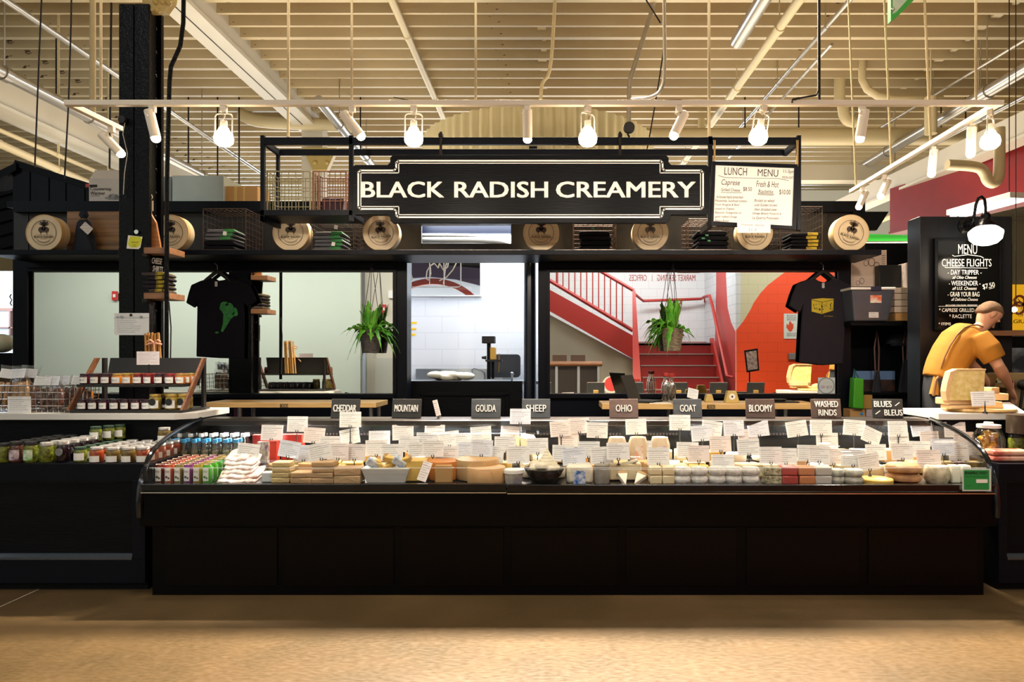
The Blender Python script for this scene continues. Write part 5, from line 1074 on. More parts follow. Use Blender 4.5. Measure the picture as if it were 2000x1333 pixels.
# ------------------------------------------------ counters either side of the case
ZC = 1.096; ZS = .817
def counter(side, xa, xb, px_in, lb, cut):
    o = thing('sales_counter', lb, 'counter', ((xa+xb)/2, 4.7, 0))
    MB().box(xa, xb, 4.43, 5.5, .0, ZS-.02).obj('body', STALL, o, smooth=0)
    MB().box(xa, xb, 4.40, 5.0, ZS-.02, ZS).box(xa, xb, 4.40, 4.43, .71, ZS-.02).box(xa, xb, 4.40, 4.43, .05, .2).obj('face_rail', NAVY, o, smooth=0)
    if side < 0: MB().box(px_in, xb, 4.40, 4.43, .2, .71).obj('end_stile', NAVY, o, smooth=0, bevel=.002)
    else: MB().box(xa, px_in, 4.40, 4.43, .2, .71).obj('end_stile', NAVY, o, smooth=0, bevel=.002)
    a, b = (xa, px_in) if side < 0 else (px_in, xb)
    MB().prism([(4.43, .2), (4.395, .2), (4.395, .215), (4.42, .235), (4.43, .235)], a, b, plane='yz').prism([(4.43, .71), (4.40, .71), (4.425, .69), (4.43, .69)], a, b, plane='yz').obj('moulding', M('sill_moulding_%s' % ('l' if side < 0 else 'r'), '#27323c', .22, spec=.9), o, smooth=0)  # paler bluish tone puts some of the sill highlight into the colour
    MB().box(xa, xb, 4.98, 5.5, ZS, 1.05).obj('riser', STALL, o, smooth=0)
    if cut: P = [(xa, 4.95), (xb-.12, 4.95), (xb+.0, 5.06), (xb, 5.55), (xa, 5.55)]
    else: P = [(xa, 4.95), (xb, 4.95), (xb, 5.5), (xa, 5.5)]
    MB().prism(P, ZC-.046, ZC, plane='xy').obj('white_top', MARBLE, o, smooth=0, bevel=.003)
    return o
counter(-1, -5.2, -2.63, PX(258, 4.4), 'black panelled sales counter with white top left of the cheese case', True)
xr0 = 2.875
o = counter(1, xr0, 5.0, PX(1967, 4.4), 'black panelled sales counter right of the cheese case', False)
for c_ in list(o.children):
    if 'white_top' in c_.name: bpy.data.objects.remove(c_)
MB().box(PX(1832, 4.97), PX(1975, 4.97), 4.96, 5.5, ZC-.046, ZC).obj('white_top', MARBLE, o, smooth=0, bevel=.003)
# --- jars
GJ = glass('jar_glass', (.93, .95, .94, 1), .03, .10)
def jar(nm, content, lid, label, r, h, name='glass_jar', lab=(.15, .62), text_=None, round_label=None):
    o = thing(name, '', 'jar', (0, 0, 0), 'jars on the counter')
    MB().lathe([(0, 0), (r*.9, 0), (r, h*.06), (r, h*.72), (r*.86, h*.82), (r*.8, h*.86)], n=16).obj('jar_body', content, o, world=False)
    MB().lathe([(0, h), (r*.88, h), (r*.92, h*.97), (r*.92, h*.84), (r*.8, h*.83)], n=16).obj('lid', lid, o, world=False)
    if label is not None:
        q = MB().lathe([(r*1.02, h*lab[0]), (r*1.02, h*lab[1])], n=10, a0=215, a1=325); q.obj('label', label, o, world=False)
    if text_:
        mb = MB(); text(mb, text_, (0, -r*1.035, h*(lab[0]+lab[1])/2), r*1.1, h*.12); mb.obj('printing', INK, o, world=False, smooth=0)
    if round_label is not None: MB().lathe([(0, 0), (r*.62, 0), (r*.62, .002), (0, .002)], (0, -r*1.04, h*.5), 20, axis='y').obj('round_label', round_label, o, world=False)
    return Proto(o)
JAMS = [M('jam_dark', '#2a0f12', .12), M('jam_plum', '#3a1420', .12), M('jam_amber', '#a8641e', .12), M('jam_red', '#5e1416', .12)]
JL = M('jam_label', '#e4e6e2', .45); LIDP = M('lid_dark_plum', '#35202a', .3, metal=.3); LIDG = M('lid_gold', '#b0924a', .3, metal=.6); LIDR = M('lid_red', '#8c2a26', .3, metal=.3); LIDB = M('lid_black', '#141416', .3); LIDS = M('lid_silver', '#c3c1be', .3, metal=.7); LIDGR = M('lid_green', '#1f3a2a', .35)
jm = [jar('j%d' % i, c, l, JL, .033, .077, 'jam_jar', text_='FRUIT', lab=(.1, .66)) for i, (c, l) in enumerate(((JAMS[0], LIDP), (JAMS[1], LIDP), (JAMS[2], LIDG), (JAMS[3], LIDR)))]
rk = thing('tiered_rack', 'dark wooden two tier rack holding rows of jam jars', 'rack', (PX(262, 5.2), 5.2, ZC))
RX0, RX1 = PX(140, 5.02), PX(357, 5.02)
RW = M('rack_black', '#15110f', .5, var=.2, vs=5)
MB().box(RX0, RX1, 5.0, 5.42, ZC, ZC+.02).obj('base_board', RW, rk, smooth=0, bevel=.002)
MB().box(RX0+.02, RX1-.02, 5.04, 5.30, 1.285, 1.305).obj('shelf_board', RW, rk, smooth=0, bevel=.002)
MB().prism([(5.27, 1.305), (5.29, 1.305), (5.34, 1.5), (5.32, 1.5)], RX0+.09, RX1-.01, plane='yz').obj('back_panel', RW, rk, smooth=0)
for xx in (RX1, RX0-.018): MB().prism([(5.0, ZC+.02), (5.07, ZC+.02), (5.36, 1.50), (5.31, 1.50)], xx-.012, xx+.006, plane='yz').obj('side_board', WALNUT, rk, smooth=0, bevel=.002)
for xx in (RX1-.03, RX0+.01): MB().box(xx, xx+.02, 5.34, 5.38, ZC+.02, 1.5).obj('back_post', RW, rk, smooth=0)
jr = random.Random(5)
for r in range(3):
    for k in range(10):
        kind = [1, 0, 0, 2, 2, 3, 3, 0, 3, 2][k]
        jm[kind].put((RX0+.055+k*.0795, 5.08+r*.075, 1.3065), '%s jam jar, %s from the left in the %s row of the rack top tier' % (('dark', 'plum', 'amber', 'red')[kind], nth(k), ('front', 'middle', 'rear')[r]), rot=(0, 0, jr.uniform(-.15, .15)))
for r in range(2):
    for k in range(7):
        kind = [0, 0, 1, 0, 0, 1, 0][k]
        jm[kind].put((RX0+.06+k*.0795, 5.05+r*.075, ZC+.0215), '%s jam jar, %s from the left in the %s row of the rack lower tier' % (('dark', 'plum')[kind], nth(k), ('front', 'rear')[r]), rot=(0, 0, jr.uniform(-.15, .15)))
PK = M('chutney', '#6a5a28', .2, c2='#9a8430', vs=30)
pj = jar('p', PK, LIDG, JL, .042, .115, 'chutney_jar', round_label=M('round_black_label', '#1a1a1c', .4), lab=(.1, .6))
for k, (x, y) in enumerate(((302, 5.06), (312, 5.15), (334, 5.06), (350, 5.10), (345, 5.19))):
    pj.put((PX(x, 5.05), y, ZC+.0215), 'tall gold lidded chutney jar with black round label, %s from the left' % nth(k))
# lower shelf jars
OL = M('olives', '#3a4014', .2, c2='#727a26', vs=40, bump=.6, bs=50); OLD = M('dark_olives', '#33201f', .2, c2='#5b3a2a', vs=40, bump=.5, bs=50); SAL = M('salsa', '#7a2a18', .2, c2='#8c4a22', vs=30); SAL2 = M('relish', '#4c3a1c', .2, c2='#6b5b2a', vs=30); BLKJ = M('black_jam', '#150a10', .12)
GLB = M('green_white_label', '#dfe6d8', .4, c2='#5aa444', vs=25); PLB = M('purple_white_label', '#d9cfd6', .4, c2='#5f3358', vs=25)
ctype = [(jar('a', OL, LIDB, None, .036, .125), 'olive jar with dark lid', 8), (jar('b', OLD, LIDB, PLB, .039, .135, lab=(.12, .62)), 'purple labelled olive jar', 32), (jar('c', OL, LIDB, GLB, .039, .135, lab=(.12, .62)), 'green labelled olive jar', 60),
         (jar('d', OL, LIDS, None, .04, .13), 'green olive jar with silver lid', 91), (jar('e', BLKJ, LIDS, None, .04, .14, round_label=M('grey_round_label', '#77767a', .4)), 'black jar with round grey label', 124),
         (jar('f', OL, LIDGR, JL, .037, .1), 'white labelled jar with green lid', 157), (jar('g', SAL, LIDS, JL, .041, .1, lab=(.05, .45)), 'red salsa jar', 189), (jar('h', SAL2, LIDS, JL, .041, .098, lab=(.05, .45)), 'brown relish jar', 221),
         (jar('i', SAL2, LIDS, JL, .041, .098, lab=(.05, .45)), 'dark relish jar', 251), (jar('k', SAL, LIDS, JL, .04, .1, lab=(.05, .45)), 'dark red salsa jar', 280)]
for pr, nm, px in ctype:
    for r in range(5):
        pr.put((PX(px, 4.47), 4.47+r*.094, ZS+.002), '%s, %s from the front on the lower left shelf' % (nm, nth(r)), rot=(0, 0, jr.uniform(-.2, .2)))
gj = ctype[5][0]
for k, x in enumerate((191, 203, 213)): gj.put((PX(x, 4.8)+.0, 4.78+k*.07, ZS+.104), 'green lidded white label jar stacked on the salsa jars, %s from the left' % nth(k))
sj = ctype[7][0]
sj.put((PX(326, 4.78), 4.75, ZS+.002), 'brown relish jar at the right end beside the case glass, lower one'); sj.put((PX(326, 4.78), 4.75, ZS+.102), 'brown relish jar stacked beside the case glass, upper one')
# bread basket
def wirebasket(mb, x0, x1, y0, y1, z0, z1, nx, ny, nz, r=.003, open_front=False, flare=0):
    def ring(z, f): return [(x0-f, y0-f, z), (x1+f, y0-f, z), (x1+f, y1+f, z), (x0-f, y1+f, z)]
    for i in range(nz+1):
        t = i/nz; mb.tube(ring(z0+(z1-z0)*t, flare*t), r*(1.5 if i in (0, nz) else 1), 5, closed=True)
    for i in range(nx+1):
        x = x0+(x1-x0)*i/nx
        for y, s_ in ((y0, -1), (y1, 1)): mb.tube([(x, y, z0), (x, y+s_*flare, z1)], r, 5)
        mb.tube([(x, y0, z0), (x, y1, z0)], r, 5)
    for i in range(1, ny):
        y = y0+(y1-y0)*i/ny
        for x, s_ in ((x0, -1), (x1, 1)): mb.tube([(x, y, z0), (x+s_*flare, y, z1)], r, 5)
        mb.tube([(x0, y, z0), (x1, y, z0)], r, 5)
    return mb
bb = wirebasket(MB(), PX(-45, 5.05), PX(130, 5.05), 5.03, 5.4, ZC+.002, ZC+.20, 16, 8, 4, .0025, flare=.012).obj('bread_basket', CHROME); tag(bb, 'chrome wire basket of bagged breadsticks on the left counter', 'basket')
STK = M('seeded_breadstick', '#a8713f', .8, c2='#dcb47c', vs=60, bump=.6, bs=90); STD = M('dark_pretzel', '#54281a', .6, c2='#7a4630', vs=40, bump=.5, bs=60)
CLP = glass('cellophane', (.95, .95, .97, 1), .1, .07, .5)
def bag(m, n, tall):
    o = thing('bread_bag', '', 'bag', (0, 0, 0), 'bags in the bread basket')
    mb = MB()
    for i in range(n): mb.tube([((i-(n-1)/2)*.042, .012*(i % 2), .02), ((i-(n-1)/2)*.042, .012*(i % 2)+.01, tall*.5), ((i-(n-1)/2)*.038, 0, tall*.62)], [.016, .02, .014], 8)
    mb.obj('breadsticks', m, o, world=False)
    vs = []; N = 14; zs = [0, .03, tall*.35, tall*.66, tall*.78, tall]; ws = [.5, .95, 1, .95, .7, .85]; ds = [.5, 1, 1, .9, .25, .05]; hw = n*.024+.012
    rings = [[(hw*ws[i]*math.cos(2*math.pi*k/N), .038*ds[i]*math.sin(2*math.pi*k/N)+.004*math.sin(k*2.3+i), zs[i]) for k in range(N)] for i in range(6)]
    MB().loft(rings, caps=False).obj('cellophane', CLP, o, world=False)
    q = MB().box(-.055, .055, -.002, .0, 0, .07).obj('label_card', NOTICE, o, world=False, smooth=0); q.location = (0, -.03, tall*.72); q.rotation_euler = (R(-12), 0, 0)
    return Proto(o)
bgA = bag(STK, 3, .34); bgB = bag(STD, 3, .26)
for k, (pr, x, y, rt, lb) in enumerate(((bgA, 4, 5.1, 18, 'bag of seeded breadsticks at the far left of the basket'), (bgA, 38, 5.1, -4, 'bag of seeded breadsticks, tallest in the basket'), (bgA, 20, 5.25, 10, 'bag of seeded breadsticks in the rear left of the basket'),
        (bgB, 78, 5.1, 12, 'bag of dark pretzels right of the seeded breadsticks'), (bgB, 104, 5.12, -8, 'bag of dark pretzels right of the middle of the basket'), (bgB, 122, 5.25, 14, 'bag of dark pretzels at the rear right of the basket'), (bgB, 90, 5.3, -5, 'bag of dark pretzels at the back of the basket'), (bgB, 60, 5.3, 6, 'bag of dark pretzels behind the tallest bag'))):
    pr.put((PX(x, 5.1), y, ZC+.008), lb, rot=(R(-4), R(rt*.5), R(rt)))
o = MB().box(PX(15, 5.0), PX(60, 5.0), 5.0, 5.003, PZ(807, 5.0), PZ(775, 5.0)).obj('price_card', CARD, smooth=0); tag(o, 'handwritten price card hung on the front of the bread basket', 'price card')
o = thing('card_holder', 'pinkish printed card in a clip above the jam rack', 'card', (PX(294, 5.15), 5.13, 1.382)); q = MB().box(PX(270, 5.15), PX(314, 5.15), 5.13, 5.133, PZ(713, 5.15), PZ(687, 5.15)).obj('paper', paper('lilac_card', '#e2dadf', '#8a7f86', 8), o, smooth=0)
MB().tube([(PX(294, 5.15), 5.131, 1.383), (PX(294, 5.15), 5.131, PZ(712, 5.15))], .006, 8).obj('clip', RUBBER, o)
tag(MB().box(PX(148, 5.32), PX(157, 5.32), 5.32, 5.34, ZC+.02, 1.24).obj('blue_box', M('blue_print', '#2a5ab0', .4)), 'small bright blue box glimpsed behind the rack jars', 'box')
tag(MB().box(PX(170, 5.34), PX(179, 5.34), 5.34, 5.36, ZC+.02, 1.24).obj('orange_box', M('orange_print', '#d98a3a', .4)), 'small orange box glimpsed behind the rack jars', 'box')

# ------------------------------------------------ things on the black column
CY = 5.7
o = thing('certificate', 'white certificate held by a black magnet on the column', 'notice', PT(256, 655, CY-.004))
mb = MB(); bx(mb, 223, 291, 612, 655, CY-.006, CY-.003); mb.obj('paper', NOTICE, o, smooth=0)
for x, r, m in ((257, .012, RUBBER), (239, .014, M('seal_grey', '#9aa2a8', .5)), (277, .013, M('seal_grey2', '#8f979d', .5)), (231, .011, M('seal_grey3', '#a9b1b6', .5))): MB().lathe([(0, 0), (r, 0), (r, .003), (0, .003)], (PX(x, CY), CY-.01, PZ(616 if r < .0125 and x == 257 else 620, CY)), 16, axis='y').obj('magnet' if x == 257 else 'seal', m, o)
o = thing('yellow_notice', 'small white and yellow notice in a bulldog clip on the column', 'notice', PT(263, 487, CY-.004))
mb = MB(); mb.prism([(PX(x, CY), PZ(y, CY)) for x, y in ((251, 460), (279, 463), (275, 484), (271, 487), (248, 486))], CY-.006, CY-.004); mb.obj('paper', WHITE, o, smooth=0)
mb = MB(); mb.prism([(PX(x, CY), PZ(y, CY)) for x, y in ((257, 462), (275, 463), (278, 468), (274, 480), (268, 484), (256, 484), (251, 478), (253, 467))], CY-.008, CY-.006); mb.obj('octagon', M('lime_yellow', '#cfd42a', .5), o, smooth=0)
mb = MB(); text(mb, 'SMILE!', (PX(265, CY), CY-.009, PZ(474, CY)), .06, .012); text(mb, 'YOURE ON', (PX(264, CY), CY-.009, PZ(479, CY)), .035, .006); text(mb, 'CAMERA', (PX(263, CY), CY-.009, PZ(482, CY)), .035, .006); mb.obj('lettering', INK, o, smooth=0)
MB().lathe([(0, 0), (.018, 0), (.018, .01), (0, .01)], PT(266, 453, CY-.02), 14, axis='y').obj('clip', CHROME, o)
for y0, y1, lb in ((485, 497, 'upper wooden shelf fixed to the right of the black column'), (573, 585, 'lower wooden shelf fixed to the right of the black column')):
    o = thing('column_shelf', lb, 'shelf', PT(312, y1, 5.8)); MB().box(PX(286, 5.72), PX(336, 5.72), 5.68, 5.92, PZ(y1, 5.72), PZ(y0, 5.72)).obj('board', SHELFWOOD, o, smooth=0, bevel=.003)
    MB().box(PX(228, 5.7), PX(236, 5.7), 5.72, 5.80, PZ(y1+3, 5.7), PZ(y0, 5.7)).box(PX(280, 5.68), PX(290, 5.68), 5.66, 5.70, PZ(y1+6, 5.7), PZ(y1, 5.7)).obj('bracket', DKSTEEL, o, smooth=0)
zsh = PZ(485, 5.72)
o = thing('paddle_board', 'tall wooden paddle cutting board standing on the upper column shelf', 'cutting board', (PX(302, 5.78), 5.78, zsh))
mb = MB().prism([(PX(x, 5.78), PZ(y, 5.78)+.0) for x, y in ((288, 485), (316, 485), (307, 435), (297, 418), (295, 400), (289, 388), (286, 400), (286, 430))], 5.76, 5.785); mb.obj('board', WALNUT2, o, smooth=0, bevel=.004)
mb = MB().tube([PT(292, 396, 5.75), PT(298, 386, 5.75), PT(296, 380, 5.75), PT(291, 388, 5.75)], .003, 5).box(PX(293, 5.74), PX(298, 5.74), 5.745, 5.75, PZ(412, 5.74), PZ(392, 5.74)); mb.obj('tag', M('cream_tag', '#d8cdb8', .6), o)
zs2 = PZ(573, 5.72)
o = thing('shirt_sign', 'small black sign reading cheese shirts above the folded shirts', 'sign', PT(312, 535, 5.74))
mb = MB().obox(PT(307, 518, 5.80), (.125, .012, .165), (R(-6), R(8), 0)); mb.obj('board', BLK, o, smooth=0)
mb = MB(); text(mb, 'CHEESE', (PX(306, 5.78), 5.785, PZ(510, 5.78)), .085, .05, bold=.04, tilt=8); text(mb, 'SHIRTS', (PX(308, 5.78), 5.781, PZ(526, 5.78)), .085, .05, bold=.04, tilt=8); mb.obj('lettering', TWHITE, o, smooth=0)
mb = MB().box(PX(310, 5.82), PX(313, 5.82), 5.81, 5.82, zs2, PZ(530, 5.8)); mb.obj('stand', BLK, o)
def folded(c, print_c=None, w_=.24, l=.2, h=.03):
    o = thing('folded_shirt', '', 'shirt', (0, 0, 0), 'folded shirts')
    P = [(-w_/2, .004), (-w_/2-.006, h*.5), (-w_/2+.004, h-.003), (0, h), (w_/2-.012, h-.004), (w_/2, h*.6), (w_/2+.004, h*.35), (w_/2-.008, .003)]
    MB().prism(P, -l/2, l/2).obj('cloth', c, o, world=False, bevel=.006)
    if print_c: MB().box(.02, w_/2-.012, -l/2-.003, l/2-.02, h*.25, h+.0015).obj('print', print_c, o, world=False, bevel=.002)
    return Proto(o)
TEE_B = M('black_jersey', '#101015', .9, spec=.1); TEE_C = M('charcoal_jersey', '#26232a', .9, spec=.1); TEE_BR = M('brown_grey_jersey', '#39302f', .9); TEE_G = M('grey_jersey', '#55565c', .9)
PG = M('green_print', '#2c8a3e', .7, c2='#17602a', vs=30); PY = M('yellow_print', '#b8a414', .7, c2='#3b3210', vs=34)
fy = folded(TEE_BR, PY, .19, .2, .034); fk = folded(TEE_C, PY, .185, .2, .034)
for i in range(5): (fy if i in (0, 4) else fk).put((PX(311, 5.8)+.004*(i % 2), 5.80, zs2+i*.035), 'folded dark shirt on the lower column shelf, %s from the bottom' % nth(i), rot=(0, 0, R(3*(i % 3))))
o = thing('breadstick_bundle', 'bundle of long breadsticks tied with pink ribbon beside the column', 'breadsticks', (PX(303, 5.4), 5.36, 1.502))
mb = MB()
for i in range(7): mb.tube([(PX(290+i*5, 5.4)-.0, 5.38+.012*(i % 3), 1.31), (PX(287+i*4.2, 5.4), 5.38+.012*(i % 3), PZ(652-2*(i % 2), 5.4))], .009, 6)
mb.obj('breadsticks', M('pale_breadstick', '#b98a4a', .8, var=.2, vs=20), o)
mb = MB().tube([PT(285, 674, 5.36), PT(300, 670, 5.35), PT(316, 673, 5.36)], .008, 6).tube([PT(301, 670, 5.345), PT(302, 690, 5.34), PT(312, 702, 5.33), PT(321, 712, 5.33)], .007, 6).tube([PT(301, 670, 5.345), PT(293, 664, 5.34), PT(287, 668, 5.345)], .006, 6).tube([PT(301, 670, 5.345), PT(308, 664, 5.34), PT(314, 668, 5.345)], .006, 6); mb.obj('ribbon', M('pink_ribbon', '#d9a58c', .6), o)

# ------------------------------------------------ hanging shirts
def tee(nm, P, m, d, lb, lab_px, hook):
    o = thing('t_shirt', lb, 'shirt', PT(sum(p[0] for p in P)/len(P), max(p[1] for p in P), d))
    MB().prism([(PX(x, d), PZ(y, d)) for x, y in P], d-.012, d+.018).obj('shirt_body', m, o, bevel=.01)
    x, y = lab_px; mb = MB(); bx(mb, x-2.5, x+2.5, y, y+11, d-.003, d-.001); 
    mb = MB(); bx(mb, x-2.5, x+2.5, y, y+10, d-.015, d-.0125); mb.obj('neck_label', M('label_'+nm, '#b9b7b8', .6), o, smooth=0)
    h = thing('coat_hanger', 'black hanger with chrome hook carrying the '+('radish shirt' if nm == 'l' else 'cheese block shirt'), 'hanger', PT(hook[0], hook[1]+35, d))
    cx, cy2 = hook
    MB().tube([PT(cx-34, cy2+50, d+.003), PT(cx-22, cy2+40, d+.003), PT(cx-6, cy2+27, d+.003), PT(cx, cy2+24, d+.003), PT(cx+6, cy2+27, d+.003), PT(cx+22, cy2+40, d+.003), PT(cx+34, cy2+50, d+.003)], [.012, .018, .02, .018, .02, .018, .012], 8).obj('bar', RUBBER, h)
    MB().tube([PT(cx, cy2+23, d), PT(cx, cy2+12, d)]+[PT(cx+a, cy2+b, d) for a, b in ((-5, 8), (-6, 3), (-3, -2), (2, -3), (7, 0), (9, 3))], .004, 8).obj('hook', CHROME, h)
    return o
DTE = 6.72
P = [(412, 543), (392, 549), (374, 557), (369, 572), (364, 592), (381, 602), (386, 592), (385, 640), (384, 697), (430, 700), (476, 701), (477, 640), (477, 592), (484, 600), (501, 588), (494, 570), (488, 556), (466, 548), (448, 542), (439, 547), (426, 549), (418, 547)]
o = tee('l', P, TEE_B, DTE, 'black t-shirt with green radish leaf print hanging by the column', (422, 550), (425, 507))
mb = MB()
for x, y, rx, ry in ((440, 597, 9, 8), (449, 601, 9, 10), (458, 608, 8, 8), (452, 614, 8, 10), (441, 606, 7, 10), (461, 613, 6, 6), (436, 602, 6, 7), (448, 607, 11, 12)):
    mb.lathe([(0, 0), (1, 0), (1, .002), (0, .002)], PT(x, y, DTE-.0175), 14, axis='y') if 0 else mb.prism([(PX(x+rx*.9*math.cos(a), DTE), PZ(y+ry*.9*math.sin(a), DTE)) for a in [2*math.pi*k/14 for k in range(14)]], DTE-.0165-.0003*rx, DTE-.0125)
mb.prism([(PX(x, DTE), PZ(y, DTE)) for x, y in ((438, 612), (456, 618), (446, 634), (437, 649), (433, 648), (437, 632))], DTE-.0165, DTE-.0125)
mb.prism([(PX(425+3.5*math.cos(a), DTE), PZ(650+2*math.sin(a), DTE)) for a in [2*math.pi*k/10 for k in range(10)]], DTE-.016, DTE-.0125)
mb.obj('leaf_print', M('leaf_print', '#247a32', .7, c2='#1a5a26', vs=35), o, smooth=0)
P = [(1590, 543), (1572, 548), (1556, 555), (1548, 575), (1541, 598), (1562, 611), (1567, 600), (1564, 650), (1561, 708), (1605, 714), (1646, 711), (1650, 650), (1651, 600), (1656, 608), (1673, 594), (1666, 572), (1659, 556), (1643, 548), (1628, 542), (1620, 549), (1608, 552), (1598, 549)]
o = tee('r', P, TEE_C, DTE, 'charcoal t-shirt with yellow cheese block print hanging at the right', (1608, 553), (1608, 506))
mb = MB()
mb.prism([(PX(x, DTE), PZ(y, DTE)) for x, y in ((1584, 585), (1605, 583), (1627, 584), (1626, 607), (1604, 614), (1584, 609))], DTE-.0165, DTE-.0125); mb.obj('cheese_print', M('cheese_print', '#b3a01c', .7), o, smooth=0)
mb = MB(); pr_ = random.Random(2)
strip(mb, [(PX(x, DTE), PZ(y, DTE)) for x, y in ((1584, 586), (1604, 591), (1627, 586))], .004, DTE-.0165, False); strip(mb, [(PX(x, DTE), PZ(y, DTE)) for x, y in ((1604, 591), (1604, 613))], .004, DTE-.0165, False)
for i in range(38):
    x = pr_.uniform(1587, 1624); y = pr_.uniform(593, 606); q_ = pr_.uniform(.5, 1.3)
    mb.prism([(PX(x+q_*math.cos(a), DTE), PZ(y+q_*1.2*math.sin(a), DTE)) for a in (0, 1.2, 2.4, 3.6, 4.8)], DTE-.018, DTE-.0163)
text(mb, 'Oh! Cheese', (PX(1617, DTE), DTE-.0135, PZ(618, DTE)), .09, .012, mi=1, shear=.2); mb.obj('print_detail', [INK, M('yellow_script', '#a8961c')], o, smooth=0)

# ------------------------------------------------ hanging plants
LEAFM = M('fern_green', '#4a9a28', .45, c2='#74bd3a', vs=8, sub=.1)
def plant(px, py, d, seed, lb, m_pot):
    rl = random.Random(seed); c = PT(px, py+22, d); o = thing('hanging_plant', lb, 'plant', c)
    H = 44*d/F; Rr = 22*d/F
    pot = MB().lathe([(0, 0), (Rr*.72, 0), (Rr*.75, .01), (Rr, H), (Rr*.92, H), (Rr*.9, H-.02), (0, H-.03)], c, 32).obj('woven_pot', m_pot, o)
    mb = MB()
    for i in range(46):
        az = rl.uniform(0, 2*math.pi); up = rl.uniform(.02, .22)*(1.2 if i % 3 == 0 else 1); L = rl.uniform(.14, .28) if i % 3 else rl.uniform(.04, .1); droop = rl.uniform(.12, .34) if i % 3 else 0
        w_ = rl.uniform(.020, .034); N = 12; vs = []
        dx, dy = math.cos(az), math.sin(az)
        for k in range(N+1):
            t = k/N; rad = Rr*.3+L*t; z = H-.02+up*math.sin(min(t*1.6, 1.57))+(.06*t if not droop else 0)-droop*t*t
            ww = w_*math.sin(math.pi*min(t*1.02+.06, .98))*(1+.34*math.sin(k*2.6)); tw = .5*math.sin(k+i)
            cx_, cy_, cz_ = c.x+dx*rad, min(c.y+dy*rad, 6.745), c.z+z
            vs += [(cx_-dy*ww, cy_+dx*ww, cz_+ww*tw), (cx_, cy_, cz_-ww*.25), (cx_+dy*ww, cy_-dx*ww, cz_-ww*tw)]
        fs = []
        for k in range(N): fs += [(k*3, k*3+1, k*3+4, k*3+3), (k*3+1, k*3+2, k*3+5, k*3+4)]
        mb.add(vs, fs)
    q = mb.obj('fronds', LEAFM, o, smooth=60, flipfix=False); s_ = q.modifiers.new('s', 'SOLIDIFY'); s_.thickness = .0012
    mb = MB(); top = Vector((c.x+.01, d, 2.436))
    for a in (40, 160, 280): mb.tube([(c.x+Rr*.97*math.cos(R(a)), c.y+Rr*.97*math.sin(R(a)), c.z+H-.004), top], .0028, 6)
    mb.obj('cords', RUBBER, o)
WOV1 = M('woven_grey_pot', '#3c3a3f', .7, c2='#5b5654', vs=18, bump=1, bs=45, stretch=(1, 1, 3)); WOV2 = M('woven_taupe_pot', '#6e6250', .7, c2='#a3957c', vs=30, bump=1, bs=50, stretch=(1, 1, 3))
plant(724, 668, 6.63, 11, 'hanging fern in a dark woven pot before the left mirror', WOV1); plant(1313, 664, 6.63, 23, 'hanging fern in a light woven pot before the right mirror', WOV2)
# ------------------------------------------------ goods on the long shelf
ZSH = PZ(488, 6.2)
def emblem(mb, c, s, mi=0):
    """printed radish bunch: three round roots with leaf crown"""
    x, y, z = c
    def blob(cx, cz, rx, rz, n=12): mb.prism([(x+s*(cx+rx*math.cos(2*math.pi*k/n)), z+s*(cz+rz*math.sin(2*math.pi*k/n))) for k in range(n)], y-.0006, y, mi=mi)
    blob(-.16, -.05, .15, .16); blob(.15, -.05, .15, .16); blob(0, .04, .13, .14)
    for a, b in ((-.18, -.2), (.17, -.2), (0, -.1)): mb.prism([(x+s*(a-.03), z+s*b), (x+s*(a+.03), z+s*b), (x+s*(a+.02), z+s*(b-.16))], y-.0006, y, mi=mi)
    for k in range(7):
        a = R(35+k*18); l = .36+.06*(k % 2); mb.prism([(x, z+s*.12), (x+s*(l*.6*math.cos(a)-.06), z+s*(.12+l*.6*math.sin(a))), (x+s*l*math.cos(a), z+s*(.12+l*math.sin(a))), (x+s*(l*.6*math.cos(a)+.07), z+s*(.12+l*.55*math.sin(a)))], y-.0006, y, mi=mi)
def woodbox():
    o = thing('round_wooden_box', '', 'box', (0, 0, 0), 'round printed cheese boxes on the shelf'); r = .165
    MB().lathe([(0, .0), (r, .0), (r, .11), (0, .11)], (0, 0, r), 56, axis='y').obj('box_body', WPLY, o, world=False)
    MB().lathe([(r*.985, -.004), (r*1.012, -.004), (r*1.012, .04), (r, .04)], (0, 0, r+.0), 56, axis='y').obj('lid_band', M('bentwood_band', '#cfae78', .5, var=.1, vs=5), o, world=False)
    mb = MB(); c = (0, -.0046, r+.035)
    mb.lathe([(.112, -.0046), (.116, -.0046), (.116, -.004), (.112, -.004)], (0, 0, r), 48, axis='y').lathe([(.099, -.0046), (.1, -.0046), (.1, -.004), (.099, -.004)], (0, 0, r+.0), 48, axis='y', a0=20, a1=160)
    emblem(mb, c, .16); text(mb, 'BLACK RADISH', (0, -.005, r-.038), .175, .021, bold=.02); text(mb, 'CREAMERY', (0, -.005, r-.058), .06, .007)
    for k in range(2): mb.lathe([(.085+.008*k, -.0046), (.0875+.008*k, -.0046), (.0875+.008*k, -.004), (.085+.008*k, -.004)], (0, 0, r), 30, axis='y', a0=-140+12*k, a1=-40-12*k)
    mb.box(-.08, .08, -.0046, -.004, r-.021, r-.0195).obj('printed_logo', M('wood_print', '#3a2c20', .6), o, world=False, smooth=0)
    return Proto(o)
wbx = woodbox()
names = ['at the far left end of the shelf', 'half hidden behind the black column', 'left of the green shirt basket', 'at the left end of the shop sign', 'under the middle of the shop sign', 'under the right half of the shop sign', 'under the whiteboard note', 'tilted one under the last right track light']
